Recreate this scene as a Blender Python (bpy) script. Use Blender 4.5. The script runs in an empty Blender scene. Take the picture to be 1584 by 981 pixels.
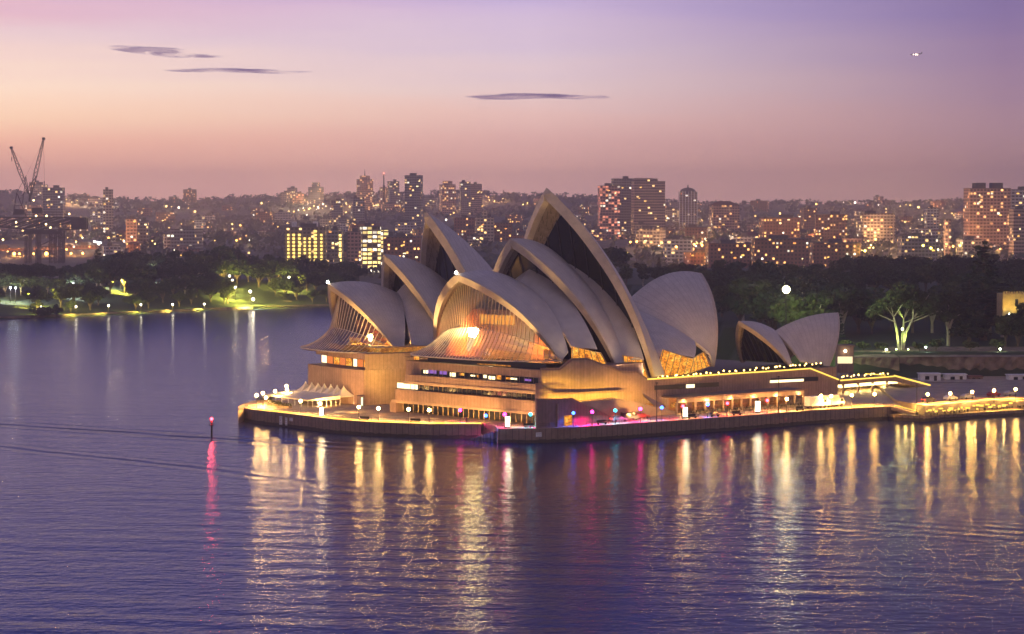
import bpy, bmesh, math, random
from math import radians as R, sin, cos, pi, sqrt, atan2, hypot
from mathutils import Vector, Matrix
random.seed(11)
S = bpy.context.scene
COL = S.collection
# ------------------------------------------------------------------ camera
FPX, CX, CY, HZ, CAMZ = 3400.0, 792.0, 490.5, 320.0, 62.0
PITCH = math.atan((CY - HZ) / FPX)
cam = bpy.data.cameras.new("camera")
cam.sensor_width = 36.0
cam.lens = FPX / 1584.0 * 36.0
cam.clip_start, cam.clip_end = 1.0, 120000.0
camo = bpy.data.objects.new("camera", cam)
COL.objects.link(camo)
camo.location = (0, 0, CAMZ)
camo.rotation_euler = (pi / 2 - PITCH, 0, 0)
S.camera = camo
# ------------------------------------------------------------------ view and sampling
S.view_settings.view_transform = 'Standard'
S.view_settings.look = 'None'
S.view_settings.exposure = 0.14
S.view_settings.gamma = 1.0
S.render.engine = 'CYCLES'
S.cycles.use_denoising = True
S.cycles.max_bounces = 8
S.cycles.diffuse_bounces = 2
S.cycles.glossy_bounces = 3
S.cycles.transmission_bounces = 4
S.cycles.transparent_max_bounces = 12
S.cycles.volume_bounces = 0
S.cycles.sample_clamp_indirect = 6.0
S.cycles.caustics_reflective = False
S.cycles.caustics_refractive = False


def lin(*c):
    return tuple(((x / 255.0) / 12.92 if x <= 10 else (((x / 255.0) + 0.055) / 1.055) ** 2.4) for x in c)


# ------------------------------------------------------------------ world: dusk sky
SUN_EL, SUN_AZ = R(1.0), R(-38.0)          # glow low on the left of the view
W = bpy.data.worlds.new("World")
S.world = W
W.use_nodes = True
nt = W.node_tree
nt.nodes.clear()
N = nt.nodes.new
L = nt.links.new


def wmath(op, a, b=None, c=None, clamp=False):
    n = N('ShaderNodeMath'); n.operation = op; n.use_clamp = clamp
    for i, v in enumerate((a, b, c)):
        if v is None: continue
        if isinstance(v, (int, float)): n.inputs[i].default_value = v
        else: L(v, n.inputs[i])
    return n.outputs[0]


def wramp(fac, stops):
    n = N('ShaderNodeValToRGB')
    n.color_ramp.interpolation = 'B_SPLINE' if False else 'LINEAR'
    els = n.color_ramp.elements
    while len(els) < len(stops): els.new(0.5)
    for e, (p, c) in zip(els, stops):
        e.position = p; e.color = (*lin(*c), 1)
    L(fac, n.inputs[0])
    return n.outputs[0]


def wmix(f, a, b):
    n = N('ShaderNodeMix'); n.data_type = 'RGBA'
    L(f, n.inputs['Factor']); L(a, n.inputs['A']); L(b, n.inputs['B'])
    return n.outputs['Result']


tc = N('ShaderNodeTexCoord')
sep = N('ShaderNodeSeparateXYZ'); L(tc.outputs['Generated'], sep.inputs[0])
el = wmath('MULTIPLY', wmath('ARCSINE', sep.outputs[2]), 180 / pi)          # degrees above the horizon
az = wmath('MULTIPLY', wmath('ARCTAN2', sep.outputs[0], sep.outputs[1]), 180 / pi)   # 0 ahead, minus left
# thin veils of high cloud: a stretched noise bends the elevation a little
cmb = N('ShaderNodeCombineXYZ')
L(wmath('MULTIPLY', az, 0.10), cmb.inputs[0]); L(wmath('MULTIPLY', el, 1.15), cmb.inputs[1])
noi = N('ShaderNodeTexNoise'); noi.inputs['Scale'].default_value = 1.0; noi.inputs['Detail'].default_value = 5
L(cmb.outputs[0], noi.inputs['Vector'])
veil = wmath('MULTIPLY', wmath('SUBTRACT', noi.outputs[0], 0.5), 1.7)
elb = wmath('ADD', el, wmath('MULTIPLY', veil, wmath('MULTIPLY', el, 0.22, clamp=True)))
t = wmath('POWER', wmath('DIVIDE', wmath('MAXIMUM', elb, 0.0), 90.0, clamp=True), 0.5)
# sqrt scale: 0.5deg=.075 1deg=.105 2deg=.149 3deg=.183 4deg=.211 5.4deg=.245 10=.333 20=.47
left = wramp(t, [(0, (248, 188, 170)), (.075, (244, 182, 164)), (.11, (241, 178, 155)), (.135, (244, 184, 157)), (.162, (246, 205, 173)), (.185, (240, 211, 189)), (.207, (222, 194, 188)),
                 (.221, (212, 186, 190)), (.237, (206, 166, 180)), (.252, (190, 162, 190)), (.285, (118, 112, 178)), (.34, (80, 84, 164)), (.50, (56, 64, 134)), (1, (84, 86, 132))])
mid = wramp(t, [(0, (236, 182, 172)), (.075, (232, 178, 166)), (.11, (228, 175, 162)), (.135, (218, 170, 162)), (.162, (222, 182, 174)), (.184, (214, 188, 188)), (.21, (200, 180, 194)),
                (.237, (184, 164, 196)), (.252, (168, 152, 194)), (.285, (100, 98, 166)), (.34, (70, 74, 150)), (.50, (52, 58, 124)), (1, (84, 86, 132))])
right = wramp(t, [(0, (180, 139, 134)), (.075, (175, 135, 132)), (.11, (164, 126, 129)), (.155, (156, 123, 136)), (.19, (140, 113, 140)),
                  (.222, (122, 101, 142)), (.252, (100, 87, 142)), (.285, (72, 68, 130)), (.34, (56, 56, 122)), (.50, (46, 50, 108)), (1, (84, 86, 132))])
f1 = wmath('MULTIPLY_ADD', az, 1 / 13.0, 1.0, clamp=True)       # -13 .. 0
f2 = wmath('MULTIPLY_ADD', az, 1 / 12.0, -0.05, clamp=True)      # 0 .. 12
front = wmix(f2, wmix(f1, left, mid), right)
back = wramp(t, [(0, (176, 148, 152)), (.2, (184, 154, 158)), (.38, (162, 142, 154)), (.6, (122, 116, 146)), (1, (84, 86, 132))])
fb = wmath('DIVIDE', wmath('SUBTRACT', wmath('ABSOLUTE', wmath('ADD', az, 15.0)), 25.0), 70.0, clamp=True)
grad = wmix(fb, front, back)
sky = N('ShaderNodeTexSky'); sky.sky_type = 'NISHITA'; sky.sun_disc = False
sky.sun_elevation = SUN_EL; sky.sun_rotation = SUN_AZ
bg1 = N('ShaderNodeBackground'); L(grad, bg1.inputs[0]); bg1.inputs[1].default_value = 1.3
bg2 = N('ShaderNodeBackground'); L(sky.outputs[0], bg2.inputs[0]); bg2.inputs[1].default_value = 0.012
add = N('ShaderNodeAddShader'); L(bg1.outputs[0], add.inputs[0]); L(bg2.outputs[0], add.inputs[1])
out = N('ShaderNodeOutputWorld'); L(add.outputs[0], out.inputs[0])
# the sun is still under the horizon: only a faint soft glow comes from its side
sun = bpy.data.lights.new("sun", 'SUN'); sun.energy = 0.15; sun.angle = R(25); sun.color = (1, .72, .62)
suno = bpy.data.objects.new("sun", sun); COL.objects.link(suno)
sd = Vector((sin(SUN_AZ) * cos(R(4)), cos(SUN_AZ) * cos(R(4)), sin(R(4))))
suno.rotation_euler = sd.to_track_quat('Z', 'Y').to_euler()


# ------------------------------------------------------------------ helpers
def ray(px, py):
    x, y = (px - CX) / FPX, (CY - py) / FPX
    return Vector((x, cos(PITCH) + y * sin(PITCH), -sin(PITCH) + y * cos(PITCH)))


def G(px, py, z):
    """the point of the level z that the photograph shows at this pixel"""
    d = ray(px, py); k = (z - CAMZ) / d.z
    return Vector((d.x * k, d.y * k, z))


def AT(px, py, Y):
    d = ray(px, py); k = Y / d.y
    return Vector((d.x * k, Y, CAMZ + d.z * k))


MATS = {}


class MatB:
    def __init__(s, name):
        s.m = bpy.data.materials.new(name); s.m.use_nodes = True
        s.t = s.m.node_tree; s.t.nodes.clear()
        s.out = s.n('ShaderNodeOutputMaterial')
        MATS[name] = s.m

    def n(s, typ, **kw):
        n = s.t.nodes.new(typ)
        for k, v in kw.items(): setattr(n, k, v)
        return n

    def l(s, a, b): s.t.links.new(a, b)

    def val(s, inp, v):
        if isinstance(v, (int, float)): inp.default_value = v
        elif isinstance(v, tuple): inp.default_value = v if len(v) != 3 or inp.type == 'VECTOR' else (*v, 1)
        else: s.l(v, inp)

    def math(s, op, a, b=None, clamp=False):
        n = s.n('ShaderNodeMath', operation=op, use_clamp=clamp)
        s.val(n.inputs[0], a)
        if b is not None: s.val(n.inputs[1], b)
        return n.outputs[0]

    def mix(s, f, a, b, blend='MIX'):
        n = s.n('ShaderNodeMix', data_type='RGBA', blend_type=blend)
        s.val(n.inputs['Factor'], f); s.val(n.inputs['A'], a); s.val(n.inputs['B'], b)
        return n.outputs['Result']

    def coord(s, kind='Object', scale=(1, 1, 1)):
        c = s.n('ShaderNodeTexCoord'); mp = s.n('ShaderNodeMapping')
        s.l(c.outputs[kind], mp.inputs[0]); mp.inputs['Scale'].default_value = scale
        return mp.outputs[0]

    def noise(s, vec, scale=1, detail=3, rough=.5):
        n = s.n('ShaderNodeTexNoise'); s.l(vec, n.inputs['Vector'])
        n.inputs['Scale'].default_value = scale; n.inputs['Detail'].default_value = detail; n.inputs['Roughness'].default_value = rough
        return n.outputs[0]

    def ramp(s, f, stops):
        n = s.n('ShaderNodeValToRGB'); els = n.color_ramp.elements
        while len(els) < len(stops): els.new(.5)
        for e, (p, c) in zip(els, stops):
            e.position = p; e.color = (*c, 1) if len(c) == 3 else c
        s.val(n.inputs[0], f)
        return n.outputs[0]

    def bump(s, h, strength=.5, dist=.1):
        n = s.n('ShaderNodeBump'); s.l(h, n.inputs['Height'])
        n.inputs['Strength'].default_value = strength; n.inputs['Distance'].default_value = dist
        return n.outputs[0]

    def bsdf(s, color, rough=.7, metal=0, normal=None, spec=.5, emit=None, emits=0, link=True):
        b = s.n('ShaderNodeBsdfPrincipled')
        s.val(b.inputs['Base Color'], color); s.val(b.inputs['Roughness'], rough); s.val(b.inputs['Metallic'], metal)
        s.val(b.inputs['Specular IOR Level'], spec)
        if normal is not None: s.l(normal, b.inputs['Normal'])
        if emit is not None:
            s.val(b.inputs['Emission Color'], emit); s.val(b.inputs['Emission Strength'], emits)
        if link: s.l(b.outputs[0], s.out.inputs[0])
        return b.outputs[0]


def simple(name, color, rough=.7, metal=0, var=.18, scale=.6, spec=.5, bump=0):
    m = MatB(name); v = m.coord('Object')
    n = m.noise(v, scale, 4)
    d = tuple(c * (1 - var) for c in color); u = tuple(min(1, c * (1 + var)) for c in color)
    nb = m.bump(n, bump, .1) if bump else None
    m.bsdf(m.ramp(n, [(.3, d), (.7, u)]), rough, metal, nb, spec)
    return m.m


def emitter(name, color, strength, base=(.8, .8, .8)):
    m = MatB(name)
    e = m.n('ShaderNodeEmission'); e.inputs[0].default_value = (*color, 1); e.inputs[1].default_value = strength
    m.l(e.outputs[0], m.out.inputs[0])
    return m.m


class MB:
    """collects faces of one mesh"""
    def __init__(s): s.v, s.f, s.mi, s.uv = [], [], [], {}

    def quad(s, *p, mi=0):
        k = len(s.v); s.v += [Vector(q) for q in p]; s.f.append(tuple(range(k, k + len(p)))); s.mi.append(mi)

    def grid(s, rows, mi=0, uv=False):
        k = len(s.v); n = len(rows[0]); m = len(rows)
        for r in rows: s.v += [Vector(q) for q in r]
        for i in range(m - 1):
            for j in range(n - 1):
                if uv: s.uv[len(s.f)] = [(i / (m - 1), j / (n - 1)), (i / (m - 1), (j + 1) / (n - 1)), ((i + 1) / (m - 1), (j + 1) / (n - 1)), ((i + 1) / (m - 1), j / (n - 1))]
                s.f.append((k + i * n + j, k + i * n + j + 1, k + (i + 1) * n + j + 1, k + (i + 1) * n + j)); s.mi.append(mi)

    def prism(s, poly, z0, z1, mi=0, tops=None):
        """poly: (x, y) anticlockwise or not; tops: own top height per corner"""
        n = len(poly); k = len(s.v)
        s.v += [Vector((p[0], p[1], z0)) for p in poly]
        s.v += [Vector((p[0], p[1], tops[i] if tops else z1)) for i, p in enumerate(poly)]
        for i in range(n):
            j = (i + 1) % n
            s.f.append((k + i, k + j, k + n + j, k + n + i)); s.mi.append(mi)
        s.f.append(tuple(k + n + i for i in range(n))); s.mi.append(mi)
        s.f.append(tuple(k + i for i in reversed(range(n)))); s.mi.append(mi)

    def box(s, c, d, rz=0, mi=0, M=None):
        x, y, z = d[0] / 2, d[1] / 2, d[2] / 2
        m = M or (Matrix.Translation(c) @ Matrix.Rotation(rz, 4, 'Z'))
        k = len(s.v)
        s.v += [m @ Vector((a * x, b * y, e * z)) for a, b, e in ((-1, -1, -1), (1, -1, -1), (1, 1, -1), (-1, 1, -1), (-1, -1, 1), (1, -1, 1), (1, 1, 1), (-1, 1, 1))]
        for f in ((0, 3, 2, 1), (4, 5, 6, 7), (0, 1, 5, 4), (1, 2, 6, 5), (2, 3, 7, 6), (3, 0, 4, 7)):
            s.f.append(tuple(k + i for i in f)); s.mi.append(mi)

    def bar(s, a, b, w, h=None, mi=0):
        """square bar from a to b"""
        a, b = Vector(a), Vector(b); d = b - a; L_ = d.length
        if L_ < 1e-6: return
        q = d.to_track_quat('Z', 'Y').to_matrix().to_4x4()
        s.box(None, (w, h or w, L_), M=Matrix.Translation((a + b) / 2) @ q, mi=mi)

    def tube(s, a, b, r0, r1=None, n=8, mi=0):
        a, b = Vector(a), Vector(b); d = b - a
        if d.length < 1e-6: return
        r1 = r0 if r1 is None else r1
        q = d.to_track_quat('Z', 'Y').to_matrix()
        k = len(s.v)
        for p, r in ((a, r0), (b, r1)):
            s.v += [p + q @ Vector((r * cos(2 * pi * i / n), r * sin(2 * pi * i / n), 0)) for i in range(n)]
        for i in range(n):
            j = (i + 1) % n
            s.f.append((k + i, k + j, k + n + j, k + n + i)); s.mi.append(mi)
        s.f.append(tuple(k + i for i in reversed(range(n)))); s.mi.append(mi)
        s.f.append(tuple(k + n + i for i in range(n))); s.mi.append(mi)

    def sphere(s, c, r, n=10, m=6, mi=0, sq=1):
        c = Vector(c); k = len(s.v)
        for i in range(m + 1):
            a = pi * i / m
            for j in range(n):
                b = 2 * pi * j / n
                s.v.append(c + Vector((r * sin(a) * cos(b), r * sin(a) * sin(b), r * cos(a) * sq)))
        for i in range(m):
            for j in range(n):
                j2 = (j + 1) % n
                s.f.append((k + i * n + j, k + (i + 1) * n + j, k + (i + 1) * n + j2, k + i * n + j2)); s.mi.append(mi)

    def build(s, name, mats, parent=None, smooth=False, org=None):
        """vertices are world coordinates; they are stored relative to the parent's (or the object's own) origin"""
        o_ = Vector(org) if org is not None else (Vector(parent_world(parent)) if parent else Vector((0, 0, 0)))
        me = bpy.data.meshes.new(name)
        me.from_pydata([v - o_ for v in s.v], [], s.f)
        mats = mats if isinstance(mats, (list, tuple)) else [mats]
        for m in mats: me.materials.append(m)
        if len(mats) > 1: me.polygons.foreach_set('material_index', s.mi)
        if s.uv:
            u = me.uv_layers.new(name='UVMap')
            for fi, q in s.uv.items():
                p = me.polygons[fi]
                for li, c in zip(p.loop_indices, q): u.data[li].uv = c
        if smooth: me.polygons.foreach_set('use_smooth', [True] * len(me.polygons))
        me.update()
        o = bpy.data.objects.new(name, me); COL.objects.link(o)
        if parent: o.parent = parent
        elif org is not None: o.location = o_
        return o


def parent_world(p):
    v = Vector((0, 0, 0))
    while p is not None:
        v += Vector(p.location); p = p.parent
    return v


def tag(o, label=None, cat=None, group=None, kind=None):
    if label: o['label'] = label
    if cat: o['category'] = cat
    if group: o['group'] = group
    if kind: o['kind'] = kind
    return o


def empty(name, loc, label=None, cat=None, group=None, rz=0):
    o = bpy.data.objects.new(name, None); COL.objects.link(o)
    o.location = loc; o.rotation_euler = (0, 0, rz); o.empty_display_size = .5
    return tag(o, label, cat, group)


KIDS = {}


def copy_tree(o, parent=None):
    c = o.copy(); COL.objects.link(c)
    if parent: c.parent = parent
    for ch in KIDS.get(o.name) or [x for x in o.children]:
        copy_tree(ch, c)
    return c


def place(proto, used, loc, rz=0, scale=None, label=None, group=None):
    """first use moves the prototype itself, later ones copy it"""
    if proto.name in used: o = copy_tree(proto)
    else: used.add(proto.name); o = proto
    o.location = loc; o.rotation_euler = (0, 0, rz)
    if scale is not None: o.scale = scale if isinstance(scale, (tuple, list)) else (scale,) * 3
    if label: o['label'] = label
    if group: o['group'] = group
    return o


USED = set()


def lamp(kind, name, loc, energy, color, parent=None, size=.5, spot=None, target=None, blend=.5):
    d = bpy.data.lights.new(name, kind); d.energy = energy; d.color = color
    if kind == 'AREA': d.size = size
    else: d.shadow_soft_size = size
    if kind == 'SPOT': d.spot_size = spot; d.spot_blend = blend
    o = bpy.data.objects.new(name, d); COL.objects.link(o)
    if parent: o.parent = parent; o.location = Vector(loc) - parent_world(parent)
    else: o.location = loc
    if target is not None:
        o.rotation_euler = (Vector(target) - Vector(loc)).to_track_quat('-Z', 'Y').to_euler()
    return o


TABLES = {}


def cafe_table(p, rz, label, group):
    """small round table with two stools: the first is built, later ones are copies"""
    if 't' not in TABLES:
        root = empty('cafe_table', (0, 0, -500))
        b_ = MB(); b_.tube((0, 0, .72), (0, 0, .78), .55, .55, 12); a = b_.build('table_top', M['steel']); a.parent = root
        b_ = MB(); b_.tube((0, 0, 0), (0, 0, .72), .06, .05, 6); b_.tube((0, 0, 0), (0, 0, .04), .3, .3, 8); c = b_.build('leg', M['steel']); c.parent = root
        kk = [a, c]
        for sx in (-1, 1):
            b_ = MB(); b_.box((sx * .8, 0, .45), (.42, .42, .06)); b_.box((sx * .99, 0, .7), (.05, .42, .5)); b_.bar((sx * .62, .18, 0), (sx * .62, .18, .45), .04); b_.bar((sx * .98, -.18, 0), (sx * .98, -.18, .45), .04); b_.bar((sx * .62, -.18, 0), (sx * .62, -.18, .45), .04); b_.bar((sx * .98, .18, 0), (sx * .98, .18, .45), .04)
            d = b_.build('chair', M['black']); d.parent = root; kk.append(d)
        KIDS[root.name] = kk; TABLES['t'] = root
    o = place(TABLES['t'], USED, p, rz, 1.15, label, group); o['category'] = 'table'


def glow_post(p, label, group, h=1.0):
    """knee-high lamp"""
    if 'g' not in TABLES:
        root = empty('bollard_lamp', (0, 0, -500))
        b_ = MB(); b_.tube((0, 0, 0), (0, 0, .8), .07, .07, 6); a = b_.build('post', M['steel']); a.parent = root
        b_ = MB(); b_.sphere((0, 0, .98), .2, 8, 5); c = b_.build('globe', emitter('bollard_glow', (1, .62, .16), 9)); c.parent = root
        KIDS[root.name] = [a, c]; TABLES['g'] = root
    o = place(TABLES['g'], USED, p, 0, h, label, group); o['category'] = 'lamp'

# ------------------------------------------------------------------ materials
def m_tile():
    m = MatB('shell_tile')
    uv = m.n('ShaderNodeUVMap'); sp = m.n('ShaderNodeSeparateXYZ'); m.l(uv.outputs[0], sp.inputs[0])
    u = m.math('PINGPONG', m.math('MULTIPLY', sp.outputs[0], 13), .5)          # fan ribs
    line = m.math('LESS_THAN', u, .075)
    w = m.math('PINGPONG', m.math('ADD', m.math('MULTIPLY', sp.outputs[1], 13), m.math('MULTIPLY', u, 1.2)), .5)   # chevron lids
    line2 = m.math('LESS_THAN', w, .05)
    pos = m.coord('Object')
    n = m.noise(pos, .35, 5); n2 = m.noise(pos, .035, 2)
    base = m.ramp(n, [(.25, (.41, .37, .335)), (.75, (.55, .50, .45))])
    base = m.mix(m.math('MULTIPLY', n2, .35), base, (.36, .315, .30))
    base = m.mix(m.math('MULTIPLY', m.math('MAXIMUM', line, m.math('MULTIPLY', line2, .8)), .40), base, (.27, .235, .22))
    m.bsdf(base, .42, 0, None, .35)
    return m.m


def m_granite(name, color, joint=1.25, dark=.55, rough=.75, tide=False):
    m = MatB(name)
    g = m.n('ShaderNodeNewGeometry')
    cr = m.n('ShaderNodeVectorMath', operation='CROSS_PRODUCT'); m.l(g.outputs['True Normal'], cr.inputs[0]); cr.inputs[1].default_value = (0, 0, 1)
    dt = m.n('ShaderNodeVectorMath', operation='DOT_PRODUCT'); m.l(cr.outputs[0], dt.inputs[0]); m.l(g.outputs['Position'], dt.inputs[1])
    u = m.math('MULTIPLY', dt.outputs['Value'], 1 / joint)
    line = m.math('LESS_THAN', m.math('PINGPONG', u, .5), .055)
    cell = m.n('ShaderNodeTexWhiteNoise', noise_dimensions='1D'); m.l(m.math('FLOOR', m.math('ADD', u, .5)), cell.inputs['W'])
    n = m.noise(m.coord('Object'), .8, 5)
    st = m.noise(m.coord('Object', (.5, .5, .06)), 1.2, 4)
    lo, hi = tuple(c * .78 for c in color), tuple(c * 1.18 for c in color)
    c = m.mix(m.math('MULTIPLY', cell.outputs['Value'], .55), m.ramp(n, [(.3, lo), (.7, hi)]), tuple(c * .72 for c in color))
    c = m.mix(m.math('MULTIPLY', m.math('SUBTRACT', st, .45, clamp=True), 1.4, clamp=True), c, tuple(c * .5 for c in color))
    c = m.mix(m.math('MULTIPLY', line, dark), c, tuple(c * .2 for c in color))
    if tide:
        sz = m.n('ShaderNodeSeparateXYZ'); m.l(g.outputs['Position'], sz.inputs[0])
        c = m.mix(m.math('MULTIPLY', m.math('LESS_THAN', sz.outputs[2], m.math('ADD', .35, m.math('MULTIPLY', n, 1.1))), .8), c, (.025, .024, .018))
    m.bsdf(c, rough)
    return m.m


def m_glass(name, tint, refl=.12, rough=.05):
    m = MatB(name)
    t = m.n('ShaderNodeBsdfTransparent'); t.inputs[0].default_value = (*tint, 1)
    g = m.n('ShaderNodeBsdfGlossy'); g.inputs['Roughness'].default_value = rough; g.inputs[0].default_value = (.9, .9, .9, 1)
    lw = m.n('ShaderNodeFresnel'); lw.inputs[0].default_value = 1.5
    x = m.n('ShaderNodeMixShader'); m.val(x.inputs[0], m.math('ADD', m.math('MULTIPLY', lw.outputs[0], .7), refl, clamp=True))
    m.l(t.outputs[0], x.inputs[1]); m.l(g.outputs[0], x.inputs[2]); m.l(x.outputs[0], m.out.inputs[0])
    return m.m


def wake_line(x0, y0, x1, y1):
    a_, b_ = G(x0, y0, 0), G(x1, y1, 0); return (a_.x, a_.y), (b_.x, b_.y)


WAKES = [(*wake_line(0, 655, 700, 703), 8.0, 8.5, 1.5, -1, 5.0), (*wake_line(0, 690, 420, 738), 5.5, 7.0, 1.1, -1, -15.0), (*wake_line(950, 785, 1584, 830), 13.0, 6.0, .42, 1, 20.0)]


def m_water():
    m = MatB('harbour_water')
    c = m.n('ShaderNodeTexCoord')
    def layer(sx, sy, rot, det, seedz):
        mp = m.n('ShaderNodeMapping'); m.l(c.outputs['Object'], mp.inputs[0])
        mp.inputs['Scale'].default_value = (sx, sy, 1); mp.inputs['Rotation'].default_value = (0, 0, rot); mp.inputs['Location'].default_value = (seedz, 3.1 * seedz, seedz)
        return m.noise(mp.outputs[0], 1, det, .55)
    a = layer(.20, .44, R(8), 3, 3.0)
    b = layer(.05, .11, R(-14), 3, 7.0)
    d = layer(.75, 1.2, R(20), 2, 1.0)
    e_ = layer(.62, .26, R(-6), 2, 9.0)
    gust = layer(.004, .012, R(5), 3, 5.0)
    # long ferry wakes: bands that cross the view on a slant
    mp = m.n('ShaderNodeMapping'); m.l(c.outputs['Object'], mp.inputs[0]); mp.inputs['Rotation'].default_value = (0, 0, R(13))
    wv = m.n('ShaderNodeTexWave', wave_type='BANDS', bands_direction='Y', wave_profile='SIN'); m.l(mp.outputs[0], wv.inputs[0])
    wv.inputs['Scale'].default_value = .030; wv.inputs['Distortion'].default_value = 3.0; wv.inputs['Detail'].default_value = 2; wv.inputs['Detail Scale'].default_value = .4
    h = m.math('ADD', m.math('MULTIPLY', a, .72), m.math('MULTIPLY', b, .85))
    h = m.math('ADD', h, m.math('MULTIPLY', d, .17))
    h = m.math('ADD', h, m.math('MULTIPLY', e_, .42))
    h = m.math('MULTIPLY', h, m.math('ADD', .45, m.math('MULTIPLY', gust, 1.05)))
    h = m.math('ADD', h, m.math('MULTIPLY', m.math('MULTIPLY', wv.outputs[0], m.math('SUBTRACT', gust, .50, clamp=True)), 2.4))
    # two slanting boat wakes at the left: packets of waves along straight lines, broken up by noise
    sx = m.n('ShaderNodeSeparateXYZ'); m.l(c.outputs['Object'], sx.inputs[0])
    for (ax, ay), (bx, by), wd_, lam, amp, sg, x0 in WAKES:
        ln = hypot(bx - ax, by - ay); nx, ny = -(by - ay) / ln, (bx - ax) / ln
        dist = m.math('ADD', m.math('ADD', m.math('MULTIPLY', sx.outputs[0], nx), m.math('MULTIPLY', sx.outputs[1], ny)), -(ax * nx + ay * ny))
        dist = m.math('ADD', dist, m.math('MULTIPLY', m.math('SUBTRACT', gust, .5), 22.0))
        pk = m.math('POWER', 2.71828, m.math('MULTIPLY', m.math('MULTIPLY', dist, dist), -1.0 / (wd_ * wd_)))
        pk = m.math('MULTIPLY', pk, m.math('MULTIPLY', m.math('SUBTRACT', sx.outputs[0], x0), sg / 70.0, clamp=True))
        h = m.math('ADD', h, m.math('MULTIPLY', m.math('MULTIPLY', pk, m.math('SINE', m.math('MULTIPLY', dist, 6.2832 / lam))), m.math('MULTIPLY', b, amp)))
    bn = m.n('ShaderNodeBump'); m.l(h, bn.inputs['Height']); bn.inputs['Strength'].default_value = 1.0; bn.inputs['Distance'].default_value = .29
    col = m.ramp(gust, [(.35, (.009, .017, .080)), (.65, (.014, .024, .115))])
    b_ = m.n('ShaderNodeBsdfPrincipled')
    m.val(b_.inputs['Base Color'], col); b_.inputs['Roughness'].default_value = .16; b_.inputs['IOR'].default_value = 1.33
    m.l(bn.outputs[0], b_.inputs['Normal']); m.l(b_.outputs[0], m.out.inputs[0])
    return m.m


M = {}
M['tile'] = m_tile()
M['rim'] = simple('shell_edge_concrete', (.46, .38, .30), .6, var=.14, scale=.5)
M['soffit'] = m_granite('soffit_ribs', (.30, .235, .185), 1.6, .75)
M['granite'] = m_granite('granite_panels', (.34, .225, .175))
M['granite_dark'] = m_granite('granite_panels_dark', (.24, .15, .13))  # darker granite tone for copings, outer stair parapet and small buildings
M['coping'] = simple('granite_coping', (.36, .25, .18), .6)
M['deck'] = simple('deck_paving', (.30, .22, .16), .6, var=.25, scale=.25)
M['paving'] = simple('promenade_paving', (.36, .27, .18), .55, var=.22, scale=.2)
M['quay'] = m_granite('quay_wall_concrete', (.27, .185, .135), 1.7, .7, tide=True)
M['darkglass'] = simple('dark_bronze_glass', (.012, .016, .018), .12, var=.3, spec=.6)
M['glass'] = m_glass('foyer_glass', (.60, .54, .42), .12)
M['glass_upper'] = m_glass('darkened_upper_glass', (.26, .21, .14), .06)  # tint darkened so the overlit foyer behind it reads dim
M['glass_skirt'] = m_glass('skirt_glass', (.52, .47, .34), .22, .12)
M['bronze'] = simple('bronze_mullion', (.34, .24, .15), .4, .6)
M['pale_metal'] = simple('pale_metal', (.55, .47, .38), .45, .3)
M['mullion_pale'] = simple('pale_bronze_mullion', (.70, .58, .42), .4, .2)
M['steel'] = simple('dark_steel', (.035, .03, .035), .5, .4)
M['black'] = simple('black_paint', (.015, .015, .017), .5)
M['white'] = simple('white_paint', (.75, .73, .70), .5)
M['cream'] = simple('cream_canvas', (.72, .66, .52), .7, var=.06)
def m_interior(name, c0, c1, c2, s0, s1, scale):
    """a lit room behind glass: dim back wall, brighter lamps and gaps"""
    m = MatB(name); v = m.coord('Object', (1, 1, 1.6)); n = m.noise(v, scale, 3, .6); n2 = m.noise(v, scale * 3.2, 2, .6)
    col = m.ramp(n, [(.32, c0), (.52, c1), (.72, c2)])
    e = m.n('ShaderNodeEmission'); m.l(col, e.inputs[0]); m.l(m.math('ADD', s0, m.math('MULTIPLY', m.math('POWER', n2, 4.0), s1)), e.inputs[1]); m.l(e.outputs[0], m.out.inputs[0])
    return m.m


M['amber'] = m_interior('amber_interior_light', (.55, .13, .015), (1.0, .36, .035), (1.0, .60, .12), .55, 7.0, .42)
M['amber_hot'] = m_interior('amber_gallery_light', (1.0, .36, .04), (1.0, .46, .06), (1.0, .60, .14), 3.2, 12.0, .42)
M['amber_dim'] = m_interior('amber_interior_dim', (.45, .12, .02), (1.0, .36, .05), (1.0, .55, .12), .25, 3.0, .5)
M['orange_red'] = emitter('red_interior_light', (1.0, .26, .06), .9)
M['warm_white'] = emitter('warm_white_light', (1.0, .78, .42), 2.6)
M['gold_strip'] = emitter('gold_handrail_light', (1.0, .62, .10), 1.7)
M['soft_white'] = emitter('soft_white_light', (1.0, .80, .46), 1.3)
M['violet'] = emitter('violet_window_light', (.45, .2, .75), .7)
M['flood'] = emitter('floodlight_lens', (1.0, .93, .66), 60)
M['timber'] = simple('foyer_timber', (.30, .12, .04), .45, var=.25, scale=.8)
M['carpet'] = simple('foyer_floor', (.16, .09, .045), .8)
M['water'] = m_water()

# ------------------------------------------------------------------ water, sheet to the horizon
QZ = 3.8
w = MB()
xs = [-4200, -2000, -700, -150, 300, 900, 2000, 4200]
ys = [-600, 150, 350, 550, 800, 1200, 2200, 6700]
w.grid([[(x, y, 0) for x in xs] for y in ys])
tag(w.build('water', M['water']), 'rippled dusk harbour water', None, None, 'structure')

# ------------------------------------------------------------------ the point: quay wall and promenade
quay_px = [(378, 651), (381, 652.5), (390, 654.5), (410, 657.2), (452, 661.8), (513, 670.2), (574, 675), (666, 678.3), (744, 678.6)]
quay_px2 = [(770, 686), (830, 685.6), (891, 683.5), (992, 676.5), (1139, 665.6), (1260, 655.6), (1383, 648.6)]
qa = [G(x, y, 0) for x, y in quay_px]
qb = [G(x, y, 0) for x, y in quay_px2]
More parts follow.
